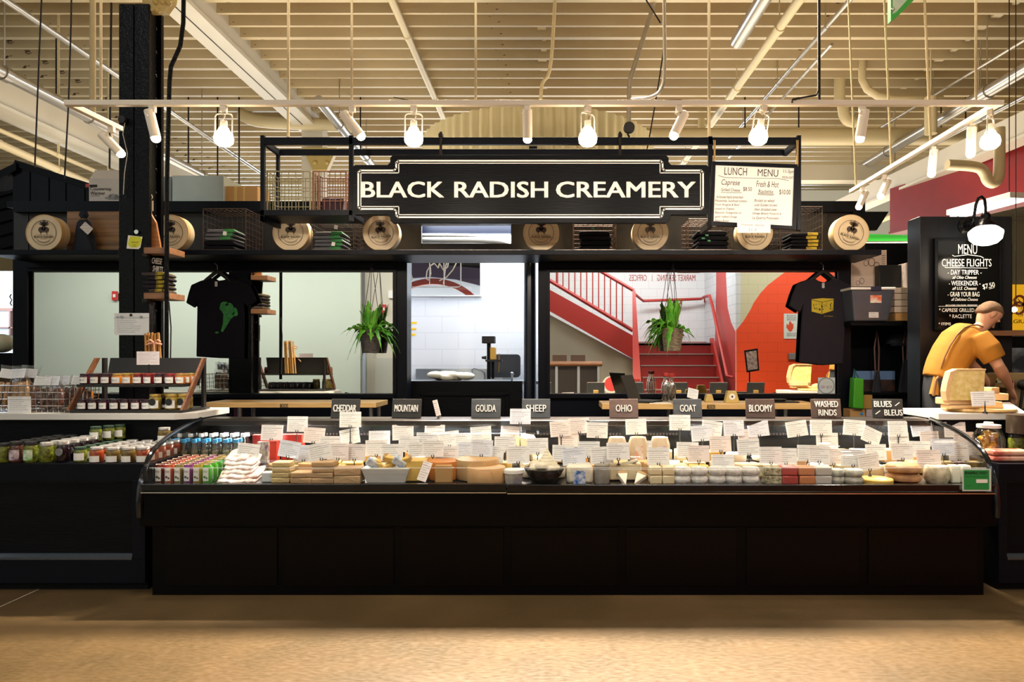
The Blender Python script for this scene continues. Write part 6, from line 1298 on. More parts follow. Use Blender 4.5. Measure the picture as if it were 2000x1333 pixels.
for i, px in enumerate((86, 333, 568, 744, 1057, 1270, 1474, 1662)):
    d = 6.27; rt = [0, 0, 0, 0, 0, 0, 0, 0][i]; tl = [0, 0, 0, -5, 0, 0, 0, 18][i]
    q = wbx.put((PX(px, d), d, ZSH+.002), 'round pale wooden printed box, '+names[i], rot=(0, 0, rt))
    if tl:
        from mathutils import Euler
        c0 = Vector((0, 0, .165)); m3 = Matrix.Rotation(R(tl), 3, 'Y'); q.rotation_euler = (0, R(tl), 0); q.location = Vector((PX(px, d), d, ZSH+.002))+c0-m3@c0
WIRE = M('brown_wire', '#4a362a', .5, metal=.5); WIRE2 = M('dark_wire', '#3b2d26', .5, metal=.5)
def rowires(mb, x0, x1, y0, y1, z0, z1, r):
    return wirebasket(mb, x0, x1, y0, y1, z0, z1, 7, 7, 6, r)
def ibasket(x0, x1, y0, m, lb, d=6.25, dep=.36, zb=None, grp='wire baskets'):
    """wire crate lying on its side, mouth to the front"""
    zb = ZSH if zb is None else zb; z1 = PZ(y0, d); X0, X1 = PX(x0, d), PX(x1, d); mb = MB(); r = .0028
    def rect(y, rr): mb.tube([(X0, y, zb+rr), (X1, y, zb+rr), (X1, y, z1), (X0, y, z1)], rr, 6, closed=True)
    rect(d, .006)
    for k in range(1, 6): rect(d+dep*k/5, r)
    n = 8
    for i in range(n+1):
        x = X0+(X1-X0)*i/n; mb.tube([(x, d, zb+r), (x, d+dep, zb+r), (x, d+dep, z1), (x, d, z1)], r, 5)
    for i in range(1, 7):
        z = zb+(z1-zb)*i/7; mb.tube([(X0, d, z), (X0, d+dep, z), (X1, d+dep, z), (X1, d, z)], r, 5)
    o = mb.obj('wire_basket', m); tag(o, lb, 'basket', grp); return o, X0, X1
ibasket(397, 480, 408, WIRE2, 'brown wire basket of grey and green shirts right of the black conduit')
ibasket(609, 690, 430, WIRE2, 'wire basket of green printed shirts under the left end of the sign')
ibasket(1121, 1203, 428, WIRE, 'wire basket of dark shirts under the right half of the shop sign')
ibasket(1345, 1429, 428, WIRE, 'wire basket with dark shirts left of the whiteboard note')
ibasket(1524, 1606, 404, WIRE2, 'wire basket of yellow printed shirts right of the whiteboard')
fg = folded(TEE_G, PG, .26, .24, .034); fb2 = folded(TEE_B, None, .28, .24, .045)
fyy = folded(TEE_B, M('yellow_cheese_print', '#c9a91c', .7, c2='#8a7210', vs=30), .26, .24, .032)
def pile(pr, px, n, h, what, where, d=6.42, z=None, k0=0):
    for i in range(n): pr.put((PX(px, d)+.006*((i*7) % 3-1), d, (z or ZSH+.008)+(i+0)*h), '%s %s, %s from the bottom' % (what, where, nth(i+k0)), rot=(0, 0, R(2*((i*5) % 3-1))))
for i in range(2): fb2.put((PX(440, 6.42), 6.42, ZSH+.008+i*.046), 'folded black shirt in the basket by the conduit, %s from the bottom' % nth(i))
for i in range(3): fg.put((PX(441, 6.42)+.01*(i-1), 6.42, ZSH+.1+i*.035), 'folded grey and green shirt in the basket by the conduit, %s up' % nth(i), rot=(0, 0, R(3*i-3)))
pile(fg, 650, 5, .035, 'folded grey and green shirt', 'in the basket left under the sign')
pile(fb2, 1162, 4, .046, 'folded black shirt', 'in the basket right under the sign'); pile(fb2, 1387, 4, .046, 'folded black shirt', 'in the basket left of the note'); pile(fyy, 1563, 5, .033, 'folded black shirt with yellow print', 'in the right basket')
for i, (x, y) in enumerate(((1381, 459), (1374, 465), (1385, 470), (1158, 446))):
    tag(MB().box(PX(x-3, 6.29), PX(x+3, 6.29), 6.293, 6.298, PZ(y+2, 6.29), PZ(y-1, 6.29)).obj('price_sticker', M('neon_green%d' % i, '#1c8a50', .5)), 'small green spot on the dark folded shirts, %s' % ['topmost by the note', 'left one by the note', 'lowest by the note', 'under the sign'][i], 'sticker')
for x, y, lb in ((439, 456, 'white tag on the grey and green shirts near the conduit'), (656, 444, 'white tag on the top green shirt under the sign'), (651, 477, 'white tag on the lowest green shirt under the sign')):
    tag(MB().obox(PT(x, y, 6.285), (.032, .002, .036), (0, R(8), 0)).obj('price_tag', WHITE, smooth=0), lb, 'tag')
# boards, apron
o = MB().box(PX(130, 6.5), PX(236, 6.5), 6.5, 6.53, ZSH, PZ(413, 6.5)).obj('striped_cutting_board', None or (lambda: (lambda m: m)(wood('striped_board', '#3d2415', '#b58757', (.15, 1, 9), .45, 1.7)))(), bevel=.008); tag(o, 'wide striped walnut board standing behind the apron', 'cutting board')
o = thing('folded_apron', 'navy cloth gathered with a cord on the striped board', 'apron', (PX(162, 6.42), 6.42, ZSH+.002))
rings = []
for z, w_, dd_ in ((PZ(412, 6.4), .035, .02), (PZ(420, 6.4), .05, .03), (PZ(427, 6.4), .026, .02), (PZ(434, 6.4), .065, .035), (PZ(450, 6.4), .085, .045), (PZ(472, 6.4), .12, .05), (ZSH+.002, .135, .05)):
    rings.append([(PX(161, 6.4)+w_*.78*math.cos(a)*(1+.22*math.cos(5*a+9*z)), 6.42+dd_*math.sin(a)*(1+.2*math.cos(7*a)), z) for a in [2*math.pi*k/20 for k in range(20)]])
MB().loft(rings).obj('cloth', M('navy_denim', '#151c2b', .85, bump=.3, bs=60), o)
MB().tube([(PX(161, 6.4)+.026*math.cos(a), 6.42+.022*math.sin(a), PZ(428, 6.4)) for a in [2*math.pi*k/12 for k in range(12)]], .004, 5, closed=True).obj('cord', M('jute_cord', '#9c8450', .8), o)
MB().obox(PT(169, 446, 6.36), (.1, .002, .075), (0, R(42), 0)).obj('tag', paper('swing_tag', '#ddd5cc', '#8a8078', 5), o, smooth=0)
# stall roof with boxes on it
struct(MB().box(PX(25, 6.8), PX(770, 6.8), 6.72, 7.7, PZ(396, 6.74)-.05, PZ(394, 6.74)), 'roof_left', BLK, 'flat black top of the stall left of the doorway', smooth=0)
struct(MB().box(PX(1060, 6.8), PX(1690, 6.8), 6.9, 7.7, PZ(396, 6.74)-.05, PZ(394, 6.74)), 'roof_right', BLK, 'flat black top of the stall right of the doorway', smooth=0)
ZR = PZ(394, 6.74)+.001
o = thing('appliance_box', 'white printed cardboard box of a countertop warmer left of the column', 'box', (PX(205, 6.8), 6.85, ZR))
bxm = M('white_box_card', '#c9c4be', .6)
x0, x1 = PX(174, 6.8), PX(232, 6.8)+.06; z1 = PZ(351, 6.8)
MB().box(x0, x1, 6.8, 7.15, ZR, z1).prism([(x0, z1), (x1, z1), (x1, z1+.012), (x0+.02, z1+.012)], 6.8, 7.15).obj('carton', bxm, o, smooth=0)
MB().add([(x0, 6.8, z1), (x1, 6.8, z1), (x1+.01, 6.86, z1+.11), (x0+.02, 6.86, z1+.11)], [(0, 1, 2, 3)]).obj('raised_flap', bxm, o, smooth=0)
mb = MB(); text(mb, 'Countertop', (PX(197, 6.8), 6.798, PZ(370, 6.8)), 41*6.8/F, 8*6.8/F, bold=.01); text(mb, 'Warmer', (PX(191, 6.8), 6.798, PZ(377.5, 6.8)), 29*6.8/F, 6.5*6.8/F, bold=.01); text(mb, 'COOL DOWN', (PX(186, 6.8), 6.798, PZ(383, 6.8)), 18*6.8/F, 2.5*6.8/F); mb.box(PX(175, 6.8), PX(190, 6.8), 6.797, 6.7985, PZ(366, 6.8), PZ(361, 6.8)).obj('lettering', INK, o, smooth=0)
mb = MB().ell((PX(222, 6.8), 6.798, PZ(387, 6.8)), (.09, .002, .018), 16, 6).ell((PX(222, 6.8), 6.797, PZ(383, 6.8)), (.05, .002, .02), 16, 6); mb.obj('pan_picture', M('pan_print', '#4a4a4a', .5, c2='#9a9a9a', vs=20), o)
mb = MB(); bx(mb, 167, 174, 359, 366, 6.8, 6.83); mb.obj('red_tape', M('red_tape', '#b03030', .4), o, smooth=0)
o = MB().box(PX(336, 6.8), PX(437, 6.8), 6.8, 7.2, ZR, PZ(343, 6.8)).obj('steel_box', M('brushed_zinc', '#b3bbb8', .35, metal=.6, var=.15, vs=2), bevel=.004, smooth=0); tag(o, 'large grey metal box on top of the stall right of the column', 'box')
o = MB().box(PX(318, 6.85), PX(335, 6.85), 6.85, 7.1, ZR, PZ(345, 6.85)).obj('steel_box', M('zinc_narrow', '#7f8583', .35, metal=.6), bevel=.004, smooth=0); tag(o, 'narrow grey metal box squeezed between the column and the large metal box', 'box')
o = thing('cardboard_box', 'brown taped cardboard box beside the grey metal box', 'box', (PX(470, 6.85), 6.95, ZR)); x0, x1 = PX(438, 6.85), PX(503, 6.85)
MB().box(x0, x1, 6.85, 7.15, ZR, PZ(364, 6.85)).obj('carton', CARDBOARD, o, smooth=0); MB().box(x0+.1, x0+.13, 6.848, 6.85, ZR+.03, PZ(364, 6.85)).box(x0+.19, x0+.21, 6.848, 6.85, ZR+.03, PZ(364, 6.85)).obj('tape', M('tape', '#cdb06a', .3), o, smooth=0)
# baskets in the hanging frame tray
for x0, x1, m, lb in ((522, 606, OLDWIRE, 'old brass wire crate in the hanging frame'), (612, 676, RUST, 'rusty red wire crate in the hanging frame')):
    d = 5.66; zt = PZ(410, 5.6)+.002; q = wirebasket(MB(), PX(x0, d), PX(x1, d), d, 5.88, zt, PZ(335, d), 6, 4, 4, .0035)
    for xx in (PX(x0, d), PX(x1, d)): q.box(xx-.006, xx+.006, d-.004, d+.006, zt, PZ(335, d))
    tag(q.obj('wire_crate', m), lb, 'crate')
tag(MB().box(PX(632, 5.75), PX(672, 5.75), 5.7, 5.84, PZ(410, 5.6)+.006, PZ(388, 5.75)).obj('dark_cloth', M('dark_cloth', '#2c1a22', .9), bevel=.02), 'dark folded cloth in the rusty wire crate', 'cloth')
# wire-hung round sensor on the frame
tag(MB().lathe([(0, 0), (.045, 0), (.048, .03), (.03, .05), (0, .05)], PT(1229, 248, 5.56)-Vector((0, 0, 0)), 20, axis='y').tube([PT(1229, 256, 5.58), PT(1226, 262, 5.58), PT(1229, 267, 5.6)], .01, 6).obj('gauge', RUBBER), 'small round black gauge standing on the top rail of the frame', 'gauge')

# ------------------------------------------------ gabled stall at the far left
gb = thing('gabled_stall', 'dark boarded gabled stall roof behind the left end of the shelf', 'market stall', (PX(100, 7.9), 7.9, 0))
d = 7.75; P = [(25, 420), (25, 325), (40, 320), (245, 385), (245, 420)]
mb = MB().prism([(PX(x, d), PZ(y, d)) for x, y in P], d, d+.1)
for x in (58, 95, 128, 165, 205): mb.box(PX(x, d), PX(x+1.2, d), d-.012, d, PZ(420, d), PZ(325+(x-40)*.317, d)-.03)
mb.obj('gable_boards', NAVY, gb, smooth=0)
mb = MB(); strip(mb, [(PX(36, d), PZ(321, d)), (PX(250, d), PZ(388, d))], .07, d-.02, False); mb.obj('verge_board', BLK, gb, smooth=0)
mb = MB().prism([(PX(-70, d), PZ(372, d)), (PX(38, d), PZ(320, d)), (PX(38, d), PZ(335, d)), (PX(-70, d), PZ(390, d))], d-.05, d+.4); mb.obj('left_roof_slope', BLK, gb, smooth=0)
mb = MB()
for i in range(5): strip(mb, [(PX(-60, d), PZ(395+i*26, d)), (PX(24, d), PZ(372+i*26, d))], .035, d+.02, False)
mb.box(PX(-70, d), PX(24, d), d+.05, d+.1, PZ(500, d), PZ(372, d)).obj('roof_battens', STALL, gb, smooth=0)
mb = MB(); bx(mb, 25, 30, 420, None, d, d+.1); bx(mb, 236, 246, 420, None, d, d+.1); mb.obj('post', BLK, gb, smooth=0)
# what shows past the left end of the stall
struct(MB().box(PX(-120, 9.5), PX(26, 9.5), 9.5, 9.6, 0, PZ(530, 9.5)), 'wall_side', M('bright_side_wall', '#dfe3e6', .6), 'pale wall seen past the left end of the stall', smooth=0)
o = thing('shop_window', 'narrow window at the far left edge showing pale blue outside', 'window', PT(10, 655, 9.4))
mb = MB(); bx(mb, -20, 18, 608, 655, 9.42, 9.44); mb.obj('pane', M('blue_pane', '#a9c3d0', .15), o, smooth=0); mb = MB(); bx(mb, -20, 24, 602, 608, 9.38, 9.46); bx(mb, 17, 20, 608, 655, 9.38, 9.44); bx(mb, -20, 24, 639, 642, 9.38, 9.44); mb.obj('frame', M('window_brown', '#7a5850', .5), o, smooth=0)
o = MB().ell((PX(3, 7.6), 7.6, PZ(671, 7.6)), (.125, .125, .105), 24, 14).obj('pale_pumpkin', M('pumpkin_cream', '#d4d2b8', .5), smooth=60); tag(o, 'large pale round pumpkin at the far left edge', 'pumpkin')
o = MB().box(PX(-100, 7.4), PX(24, 7.4), 7.4, 7.7, 0, PZ(690, 7.5)).obj('dark_cabinet', STALL, smooth=0); tag(o, 'dark cabinet carrying the pale pumpkin at the far left', 'cabinet')
o = MB().tube([PT(22, 575, 6.7), PT(19, 580, 6.68), PT(23, 586, 6.68), PT(20, 593, 6.68), PT(23, 597, 6.7)], .006, 6).obj('iron_hook', RUBBER); tag(o, 'black iron hook on the outer edge of the stall wall', 'hook')

# ------------------------------------------------ storage niche at the right
DN = 7.0
struct(MB().box(PX(1662, DN), PX(1990, DN), 7.1, 7.2, 0, PZ(475, 7.1)), 'wall_niche', STALL, 'black back wall of the storage niche', smooth=0)
o = MB().box(PX(1662, 6.55), PX(1797, 6.55), 6.55, 7.05, PZ(636, 6.55), PZ(628, 6.55)).obj('storage_shelf', STALL, smooth=0); tag(o, 'black storage shelf between the wall and the menu tower', 'shelf')
zs = PZ(628, 6.55)
def lbox(x0, x1, y0, y1, d, dep, m, lb, nm='storage_box', extra=None):
    o = thing(nm, lb, 'box', (PX((x0+x1)/2, d), d+dep/2, PZ(y1, d))); mb = MB(); bx(mb, x0, x1, y0, y1, d, d+dep); mb.obj('box_body', m, o, smooth=0, bevel=.003); return o
tub = thing('storage_tub', 'grey see-through storage tub with white lid on the shelf', 'storage tub', (PX(1707, 6.5), 6.6, zs))
d = 6.48; mb = MB().loft([[(PX(1671, d), d+.03, zs), (PX(1738, d), d+.03, zs), (PX(1738, d), d+.36, zs), (PX(1671, d), d+.36, zs)], [(PX(1664, d), d, PZ(566, d)), (PX(1748, d), d, PZ(566, d)), (PX(1748, d), d+.4, PZ(566, d)), (PX(1664, d), d+.4, PZ(566, d))]])
mb.obj('tub_body', M('grey_tub', '#4d525e', .25, var=.2, vs=4), tub, smooth=0, bevel=.015)
mb = MB(); bx(mb, 1662, 1750, 561, 566, d-.01, d+.41); mb.obj('lid', WHITE, tub, smooth=0, bevel=.006); mb = MB(); bx(mb, 1702, 1722, 560, 568, d-.02, d); mb.obj('latch', M('latch_navy', '#1c2240', .4), tub, smooth=0, bevel=.004)
mb = MB(); bx(mb, 1700, 1722, 577, 592, d+.0, d+.004); q = mb.obj('orange_sticker', M('orange_sticker', '#d95f2a', .4, c2='#e8e2da', vs=22), tub, smooth=0); mb = MB(); bx(mb, 1697, 1716, 610, 621, d+.012, d+.016); mb.obj('white_sticker', paper('tub_label', '#dadbe0', '#4a4c58', 4), tub, smooth=0)
o = lbox(1655, 1732, 489, 560, 6.9, .12, M('illustrated_carton', '#d5bfb0', .6), 'pinkish white carton with small drawings leaning behind the tub'); mb = MB()
for x, y, r in ((1703, 512, 7), (1713, 519, 6), (1692, 514, 5), (1676, 553, 4), (1684, 549, 5)): mb.lathe([(r*.0042, 0), (r*.005, 0), (r*.005, .002), (r*.0042, .002)], (PX(x, 6.89), 6.895, PZ(y, 6.89)), 10, axis='y', sy=1.3)
for i in range(9): mb.box(PX(1722, 6.9), PX(1729, 6.9), 6.897, 6.9, PZ(500+i*4, 6.9), PZ(499+i*4, 6.9))
mb.obj('drawings', M('brown_drawing', '#6a5248', .6), o, smooth=0)
lbox(1718, 1776, 518, 561, 6.75, .1, M('black_carton', '#0a0a0c', .5), 'plain black box standing behind the white boxes', extra=1)
for i, (y0, y1) in enumerate(((599, 610.5), (586.5, 598), (574, 585.5), (562, 573))): lbox(1747, 1775, y0, y1, 6.6, .3, M('white_carton%d' % i, '#d6c4b4', .6), 'flat pinkish white carton beside the tub, %s from the bottom' % nth(i))
lbox(1776, 1796, 512, 610.5, 6.6, .28, M('upright_carton', '#c9bdb6', .6, c2='#b3a8a6', vs=30), 'tall white carton standing beside the menu tower')
o = lbox(1749, 1796, 611.5, 627, 6.58, .3, CARDBOARD, 'brown wooden crate board under the white cartons')
tag(MB().box(PX(1655, 6.85), PX(1800, 6.85), 6.9, 7.06, zs, PZ(561.5, 6.9)).obj('rear_ledge', STALL, smooth=0), 'black ledge carrying the cartons behind the tub', 'shelf')
o = thing('green_awning', 'bright green awning edge behind the storage niche', 'awning', PT(1760, 475, 9.5)); mb = MB().prism([(PX(1690, 9.5), PZ(457, 9.5)), (PX(1810, 9.5), PZ(461, 9.5)), (PX(1810, 9.5), PZ(472, 9.5)), (PX(1690, 9.5), PZ(474, 9.5))], 9.5, 9.9); mb.obj('awning_cloth', M('bright_green', '#1f8a26', .5), o, smooth=0)
MB().tube([PT(1685, 474, 9.4), PT(1815, 473, 9.4)], .018, 8).obj('rail', SILVER, o); MB().box(PX(1800, 9.6), PX(1810, 9.6), 9.6, 9.7, 0, PZ(465, 9.6)).obj('post', STALL, o)
# aprons on hooks
AP = M('denim_apron', '#1a1e2b', .85, c2='#10131c', vs=10, bump=.3, bs=40); LEA = M('brown_leather', '#4d2c22', .5)
for i, (px, w_, y0, y1, lb) in enumerate(((1713, 20, 726, 815, 'left of three dark aprons hanging on hooks in the niche'), (1768, 24, 703, 812, 'middle of three dark aprons hanging on hooks in the niche'), (1786, 14, 745, 812, 'right of three dark aprons hanging on hooks in the niche'))):
    d = 6.85; o = thing('apron', lb, 'apron', PT(px, y1, d)); rings = []
    for k in range(7):
        t = k/6; ww = w_*(.35+.75*min(1, t*1.6))/2; rings.append([(PX(px+ww*math.cos(a)*(1+.15*math.cos(6*a+i)), d), d+.05*(.4+.6*t)*math.sin(a)*(1+.2*math.cos(5*a)), PZ(y0+(y1-y0)*t, d)) for a in [2*math.pi*q/22 for q in range(22)]])
    MB().loft(rings).obj('apron_cloth', AP, o)
    MB().tube([PT(px-3, y0+8, d), PT(px-5, 680, d), PT(px, 643, d+.02), PT(px+4, 680, d), PT(px+3, y0+8, d)], .009, 6).obj('leather_strap', LEA, o)
    MB().tube([PT(px, 643, d+.24), PT(px, 645, d+.01), PT(px, 640, d)], .006, 6).obj('hook', DKSTEEL, o)
o = thing('baseball_cap', 'black cap hanging beside the aprons', 'cap', PT(1750, 675, 6.9)); MB().lathe([(0, .1), (.06, .09), (.09, .05), (.095, 0), (.09, 0), (0, .06)], PT(1750, 672, 6.95), 20).prism([(PX(1738, 6.9), PZ(676, 6.9)), (PX(1762, 6.9), PZ(676, 6.9)), (PX(1758, 6.9), PZ(671, 6.9)), (PX(1742, 6.9), PZ(671, 6.9))], 6.82, 6.9).obj('crown', M('cap_navy', '#0f1422', .8), o)
MB().tube([PT(1750, 655, 6.95), PT(1750, 655, 7.1)], .005, 6).obj('hook', DKSTEEL, o)
o = thing('picture_panel', 'landscape picture panel with pale blue sky behind the aprons', 'picture', PT(1722, 765, 7.0)); mb = MB(); bx(mb, 1670, 1748, 725, 742, 7.02, 7.04); mb.obj('sky_area', M('print_sky', '#6f8fc0', .5), o, smooth=0); mb = MB(); bx(mb, 1670, 1748, 742, 768, 7.02, 7.04); mb.obj('land_area', M('print_land', '#2a2226', .5, c2='#54382c', vs=9), o, smooth=0)
mb = MB(); bx(mb, 1665, 1800, 768, 772, 6.7, 7.08); tag(mb.obj('low_shelf', STALL, smooth=0), 'low black shelf behind the aprons', 'shelf')
o = thing('tote_bag', 'bright green tote bag with blue trim at the foot of the wall end', 'bag', PT(1671, 795, 6.6)); mb = MB().prism([(PX(x, 6.6), PZ(y, 6.6)) for x, y in ((1662, 797), (1683, 799), (1683, 740), (1665, 738))], 6.55, 6.66); mb.obj('bag_body', M('tote_green', '#3f9a1f', .5), o, smooth=0, bevel=.01)
mb = MB().tube([PT(1666, 741, 6.6), PT(1668, 722, 6.6), PT(1678, 741, 6.6)], .008, 6); mb.obj('handle', M('tote_teal', '#1f6a6a', .5), o)
for x0, x1, y0, y1, m, lb in ((1684, 1704, 772, 799, M('kraft_l', '#a8823f', .6), 'ochre box beside the green bag'), (1660, 1690, 800, 816, CARDBOARD, 'brown carton with a blue dot under the green bag'), (1692, 1712, 800, 816, M('pale_box', '#b5aab0', .6), 'pale carton beside the brown one with the blue dot')):
    o = lbox(x0, x1, y0, y1, 6.6, .2, m, lb)
    if 'with a blue dot under' in lb: mb = MB().lathe([(0, 0), (.016, 0), (.016, .002), (0, .002)], PT(1683, 809, 6.596), 16, axis='y'); mb.obj('blue_dot', M('blue_dot', '#3c8fd0', .4), o)
mb = MB(); bx(mb, 1690, 1797, 817, 823, 6.45, 7.08); bx(mb, 1690, 1698, 823, None, 6.5, 7.0); bx(mb, 1790, 1797, 823, None, 6.5, 7.0); tag(mb.obj('storage_bench', STALL, smooth=0), 'dark low bench in the storage niche', 'bench')
# ------------------------------------------------ menu tower
tw_ = thing('menu_tower', 'tall black stained panel carrying the chalk menu and the lamp', 'panel', (PX(1887, 6.1), 6.2, 0))
mb = MB(); bx(mb, 1797, 1977, 423, None, 6.1, 6.32); mb.obj('tower_panel', M('stained_panel', '#10141b', .45, spec=.3, var=.4, vs=3, stretch=(6, 1, .6)), tw_, smooth=0, bevel=.004)
mb = MB(); bx(mb, 1796, 1799, 423, 443, 6.13, 6.3); mb.obj('white_tape', WHITE, tw_, smooth=0)
cb = thing('chalkboard', 'black framed menu board listing cheese flights', 'menu board', PT(1892, 645, 6.06)); d = 6.06
mb = MB()
for a in ((1826, 1958, 465, 470), (1826, 1958, 641, 646), (1826, 1832, 470, 641), (1953, 1958, 470, 641)): bx(mb, *a, d, d+.04)
mb.obj('frame', BLK, cb, smooth=0, bevel=.003)
mb = MB(); bx(mb, 1832, 1953, 470, 641, d+.01, d+.03); mb.obj('board', M('chalk_surface', '#050506', .16, spec=.15), cb, smooth=0)
mb = MB(); e = d+.008
def ch(t, x, y, w_, h_, **k): text(mb, t, (PX(x, e), e, PZ(y, e)), w_*e/F, h_*e/F, **k)
ch('MENU', 1890, 487, 37, 19); ch('CHEESE FLIGHTS', 1888, 513.5, 97, 15, bold=-.01)
strip(mb, [(PX(x, e), PZ(y, e)) for x, y in ((1860, 499), (1864, 501), (1890, 498), (1915, 501), (1920, 504))], .005, e, False); strip(mb, [(PX(1845, e), PZ(523, e)), (PX(1928, e), PZ(524, e))], .004, e, False)
for t, s_, y in (('- DAY TRIPPER -', 'all Ohio Cheeses', 532), ('- WEEKENDER -', 'all U.S. Cheeses', 553.5), ('- GRAB YOUR BAG', 'all Delicious Cheeses', 575)):
    ch(t, 1884 if 'GRAB' not in t else 1882, y, 66 if 'DAY' in t else 62, 9); ch(s_, 1884, y+10, 48 if 'Del' not in s_ else 52, 6, shear=.4)
ch('$7.50', 1931, 559, 24, 11, tilt=-12, bold=.01); strip(mb, [(PX(1932, e), PZ(565, e)), (PX(1942, e), PZ(562, e))], .003, e, False)
ch('INCLUDES CRACKERS, PRESERVES, + EXTRAS', 1888, 597, 82, 3.4, bold=.01); strip(mb, [(PX(1833, e), PZ(598.7, e)), (PX(1952, e), PZ(598.7, e))], .003, e, False)
ch('* CAPRESE GRILLED CHEESE', 1883, 606, 98, 7.5); ch('* RACLETTE', 1876, 618, 44, 7.5); ch('* ITEMS', 1845, 633, 24, 5.5, bold=.01)
mb.obj('handwriting', TWHITE, cb, smooth=0)
# gooseneck lamp
lp = thing('gooseneck_lamp', 'black gooseneck lamp with lit milk glass schoolhouse shade', 'wall lamp', PT(1886, 450, 6.1))
MB().lathe([(0, -.03), (.05, -.03), (.075, -.01), (.075, 0), (0, 0)], (PX(1888, 6.09), 6.1, PZ(442, 6.09)), 28, axis='y').obj('wall_plate', GLOSSBLK, lp)
g_ = [PT(1888, 442, 6.06), PT(1898, 436, 5.9), PT(1903, 420, 5.82), PT(1906, 400, 5.8), PT(1911, 387, 5.8), PT(1917, 384, 5.8), PT(1923, 390, 5.8), PT(1925, 405, 5.8), PT(1925, 416, 5.8)]
MB().tube(g_, .012, 10).obj('gooseneck', GLOSSBLK, lp)
c = PT(1925, 480, 5.8); s_ = 5.8/F
MB().lathe([(0, 64*s_), (6*s_, 64*s_), (9*s_, 58*s_), (9*s_, 52*s_), (12*s_, 48*s_), (16*s_, 42*s_), (18*s_, 36*s_), (0, 36*s_)], c, 28).obj('fitter_cap', GLOSSBLK, lp)
MB().lathe([(15*s_, 39*s_), (22*s_, 35*s_), (30*s_, 28*s_), (30.5*s_, 24*s_), (28*s_, 12*s_), (20*s_, 4*s_), (9*s_, .5*s_), (0, 0)], c, 32).obj('lamp_shade', emit('milk_glass_lit', (1, .93, .80, 1), 3.2), lp)
pl_ = bpy.data.lights.new('lamp_bulb', 'POINT'); pl_.energy = 8; pl_.color = (1, .85, .65); pl_.shadow_soft_size = .1; po = bpy.data.objects.new('lamp_bulb', pl_); col.objects.link(po); po.location = c+Vector((0, -.0, -.13))
# fluorescent fitting
o = thing('strip_light', 'lit double fluorescent strip light under the red girder', 'strip light', PT(1925, 400, 7.5))
def q3(px, py, z): s = (VY-py)/(z-CZ); dd = F/s; return Vector((PX(px, dd), dd, z))
A, B = q3(1866, 421, 3.45), q3(1992, 387, 3.45)
dr = (B-A).normalized(); sd = dr.cross(Vector((0, 0, 1)))
mb = MB(); vs = [A-sd*.14, A+sd*.14, B+sd*.14, B-sd*.14]; vs = vs+[v+Vector((0, 0, .07))*(1)+(0 if 1 else 0)*sd for v in vs]; mb.add(vs, [(0, 3, 2, 1), (4, 5, 6, 7), (0, 1, 5, 4), (1, 2, 6, 5), (2, 3, 7, 6), (3, 0, 4, 7)]); mb.obj('reflector', WHITE, o, smooth=0)
for s_ in (-.07, .07): MB().tube([A+sd*s_-Vector((0, 0, .02)), B+sd*s_-Vector((0, 0, .02))], .018, 10).obj('tube', emit('fluorescent_%d' % (s_ > 0), (1, .98, .92, 1), 5), o)
MB().tube([A.lerp(B, .85)+Vector((0, 0, .06)), A.lerp(B, .85)+Vector((0, 0, 2.8))], .006, 6).obj('hanger_rod', DKSTEEL, o)
# green hanging sign at the top
o = thing('hanging_sign', 'corner of a green framed hanging sign at the top edge', 'sign', PT(1760, 40, 5.0)); d = 5.0
P = [(1740, 41), (1752, 33), (1830, -45), (1740, -45)]
MB().prism([(PX(x, d), PZ(y, d)) for x, y in P], d, d+.05).obj('frame', GREEN, o, smooth=0); MB().prism([(PX(x, d), PZ(y, d)) for x, y in ((1743, 28), (1750, 24), (1812, -45), (1743, -45))], d-.004, d).obj('panel', M('sign_pale', '#9db8a4', .4, c2='#c9d4ca', vs=5), o, smooth=0); MB().ell(PT(1744, 18, d-.006), .012, 8, 6).obj('bolt', CHROME, o); MB().tube([PT(1760, -40, d+.02), (PX(1760, d), d+.02, 6.4)], .01, 6).obj('hanging_rod', DKSTEEL, o)

# ------------------------------------------------ right counter goods
zc = ZC
o = thing('serving_board', 'round pale wooden board under the cut hard cheese', 'board', (PX(1910, 5.2), 5.2, zc)); MB().lathe([(0, 0), (.24, 0), (.25, .012), (.245, .025), (0, .025)], (PX(1908, 5.22), 5.2, zc), 40).obj('board', MAPLE, o)
zb = zc+.026; PAR = M('aged_cheese_paste', '#c3a860', .6, c2='#d8c48a', vs=22, bump=.4, bs=30, sub=.1); PRI = M('aged_cheese_rind', '#d3ab7d', .6, var=.15, vs=12); PSIDE = S('pale_cut_side', '#e0bd8a')
def slab(lb, x0, x1, y0, y1, d, dep, m, rot=0, base=None, rind=False, P=None):
    z0 = PZ(y1, d) if base is None else base
    o = thing('aged_cheese_piece', lb, 'cheese', (PX((x0+x1)/2, d), d+dep/2, z0), 'pieces of aged cheese on the round board')
    if P: MB().prism([(PX(x, d)-PX((x0+x1)/2, d), PZ(y, d)-PZ(y1, d)) for x, y in P], -dep/2, dep/2).obj('paste', m, o, world=False, smooth=0, bevel=.006)
    else: MB().box(PX(x0, d)-PX((x0+x1)/2, d), PX(x1, d)-PX((x0+x1)/2, d), -dep/2, dep/2, 0, PZ(y0, d)-PZ(y1, d)).obj('paste', m, o, world=False, smooth=0, bevel=.006)
    o.rotation_euler = (0, 0, R(rot)); return o
z2 = zb
slab('low flat piece of aged cheese, bottom layer on the board', 1854, 1916, 795, 802, 5.06, .12, PSIDE, 5, z2)
slab('long low piece of aged cheese, right side of the board', 1916, 1962, 787, 802, 5.1, .1, PSIDE, -8, z2, P=[(1916, 802), (1962, 802), (1958, 789), (1930, 787), (1916, 792)])
h1 = z2+.03
slab('thick pale slab carrying the big upright wedge', 1850, 1902, 782, 795, 5.06, .16, PRI, 4, h1)
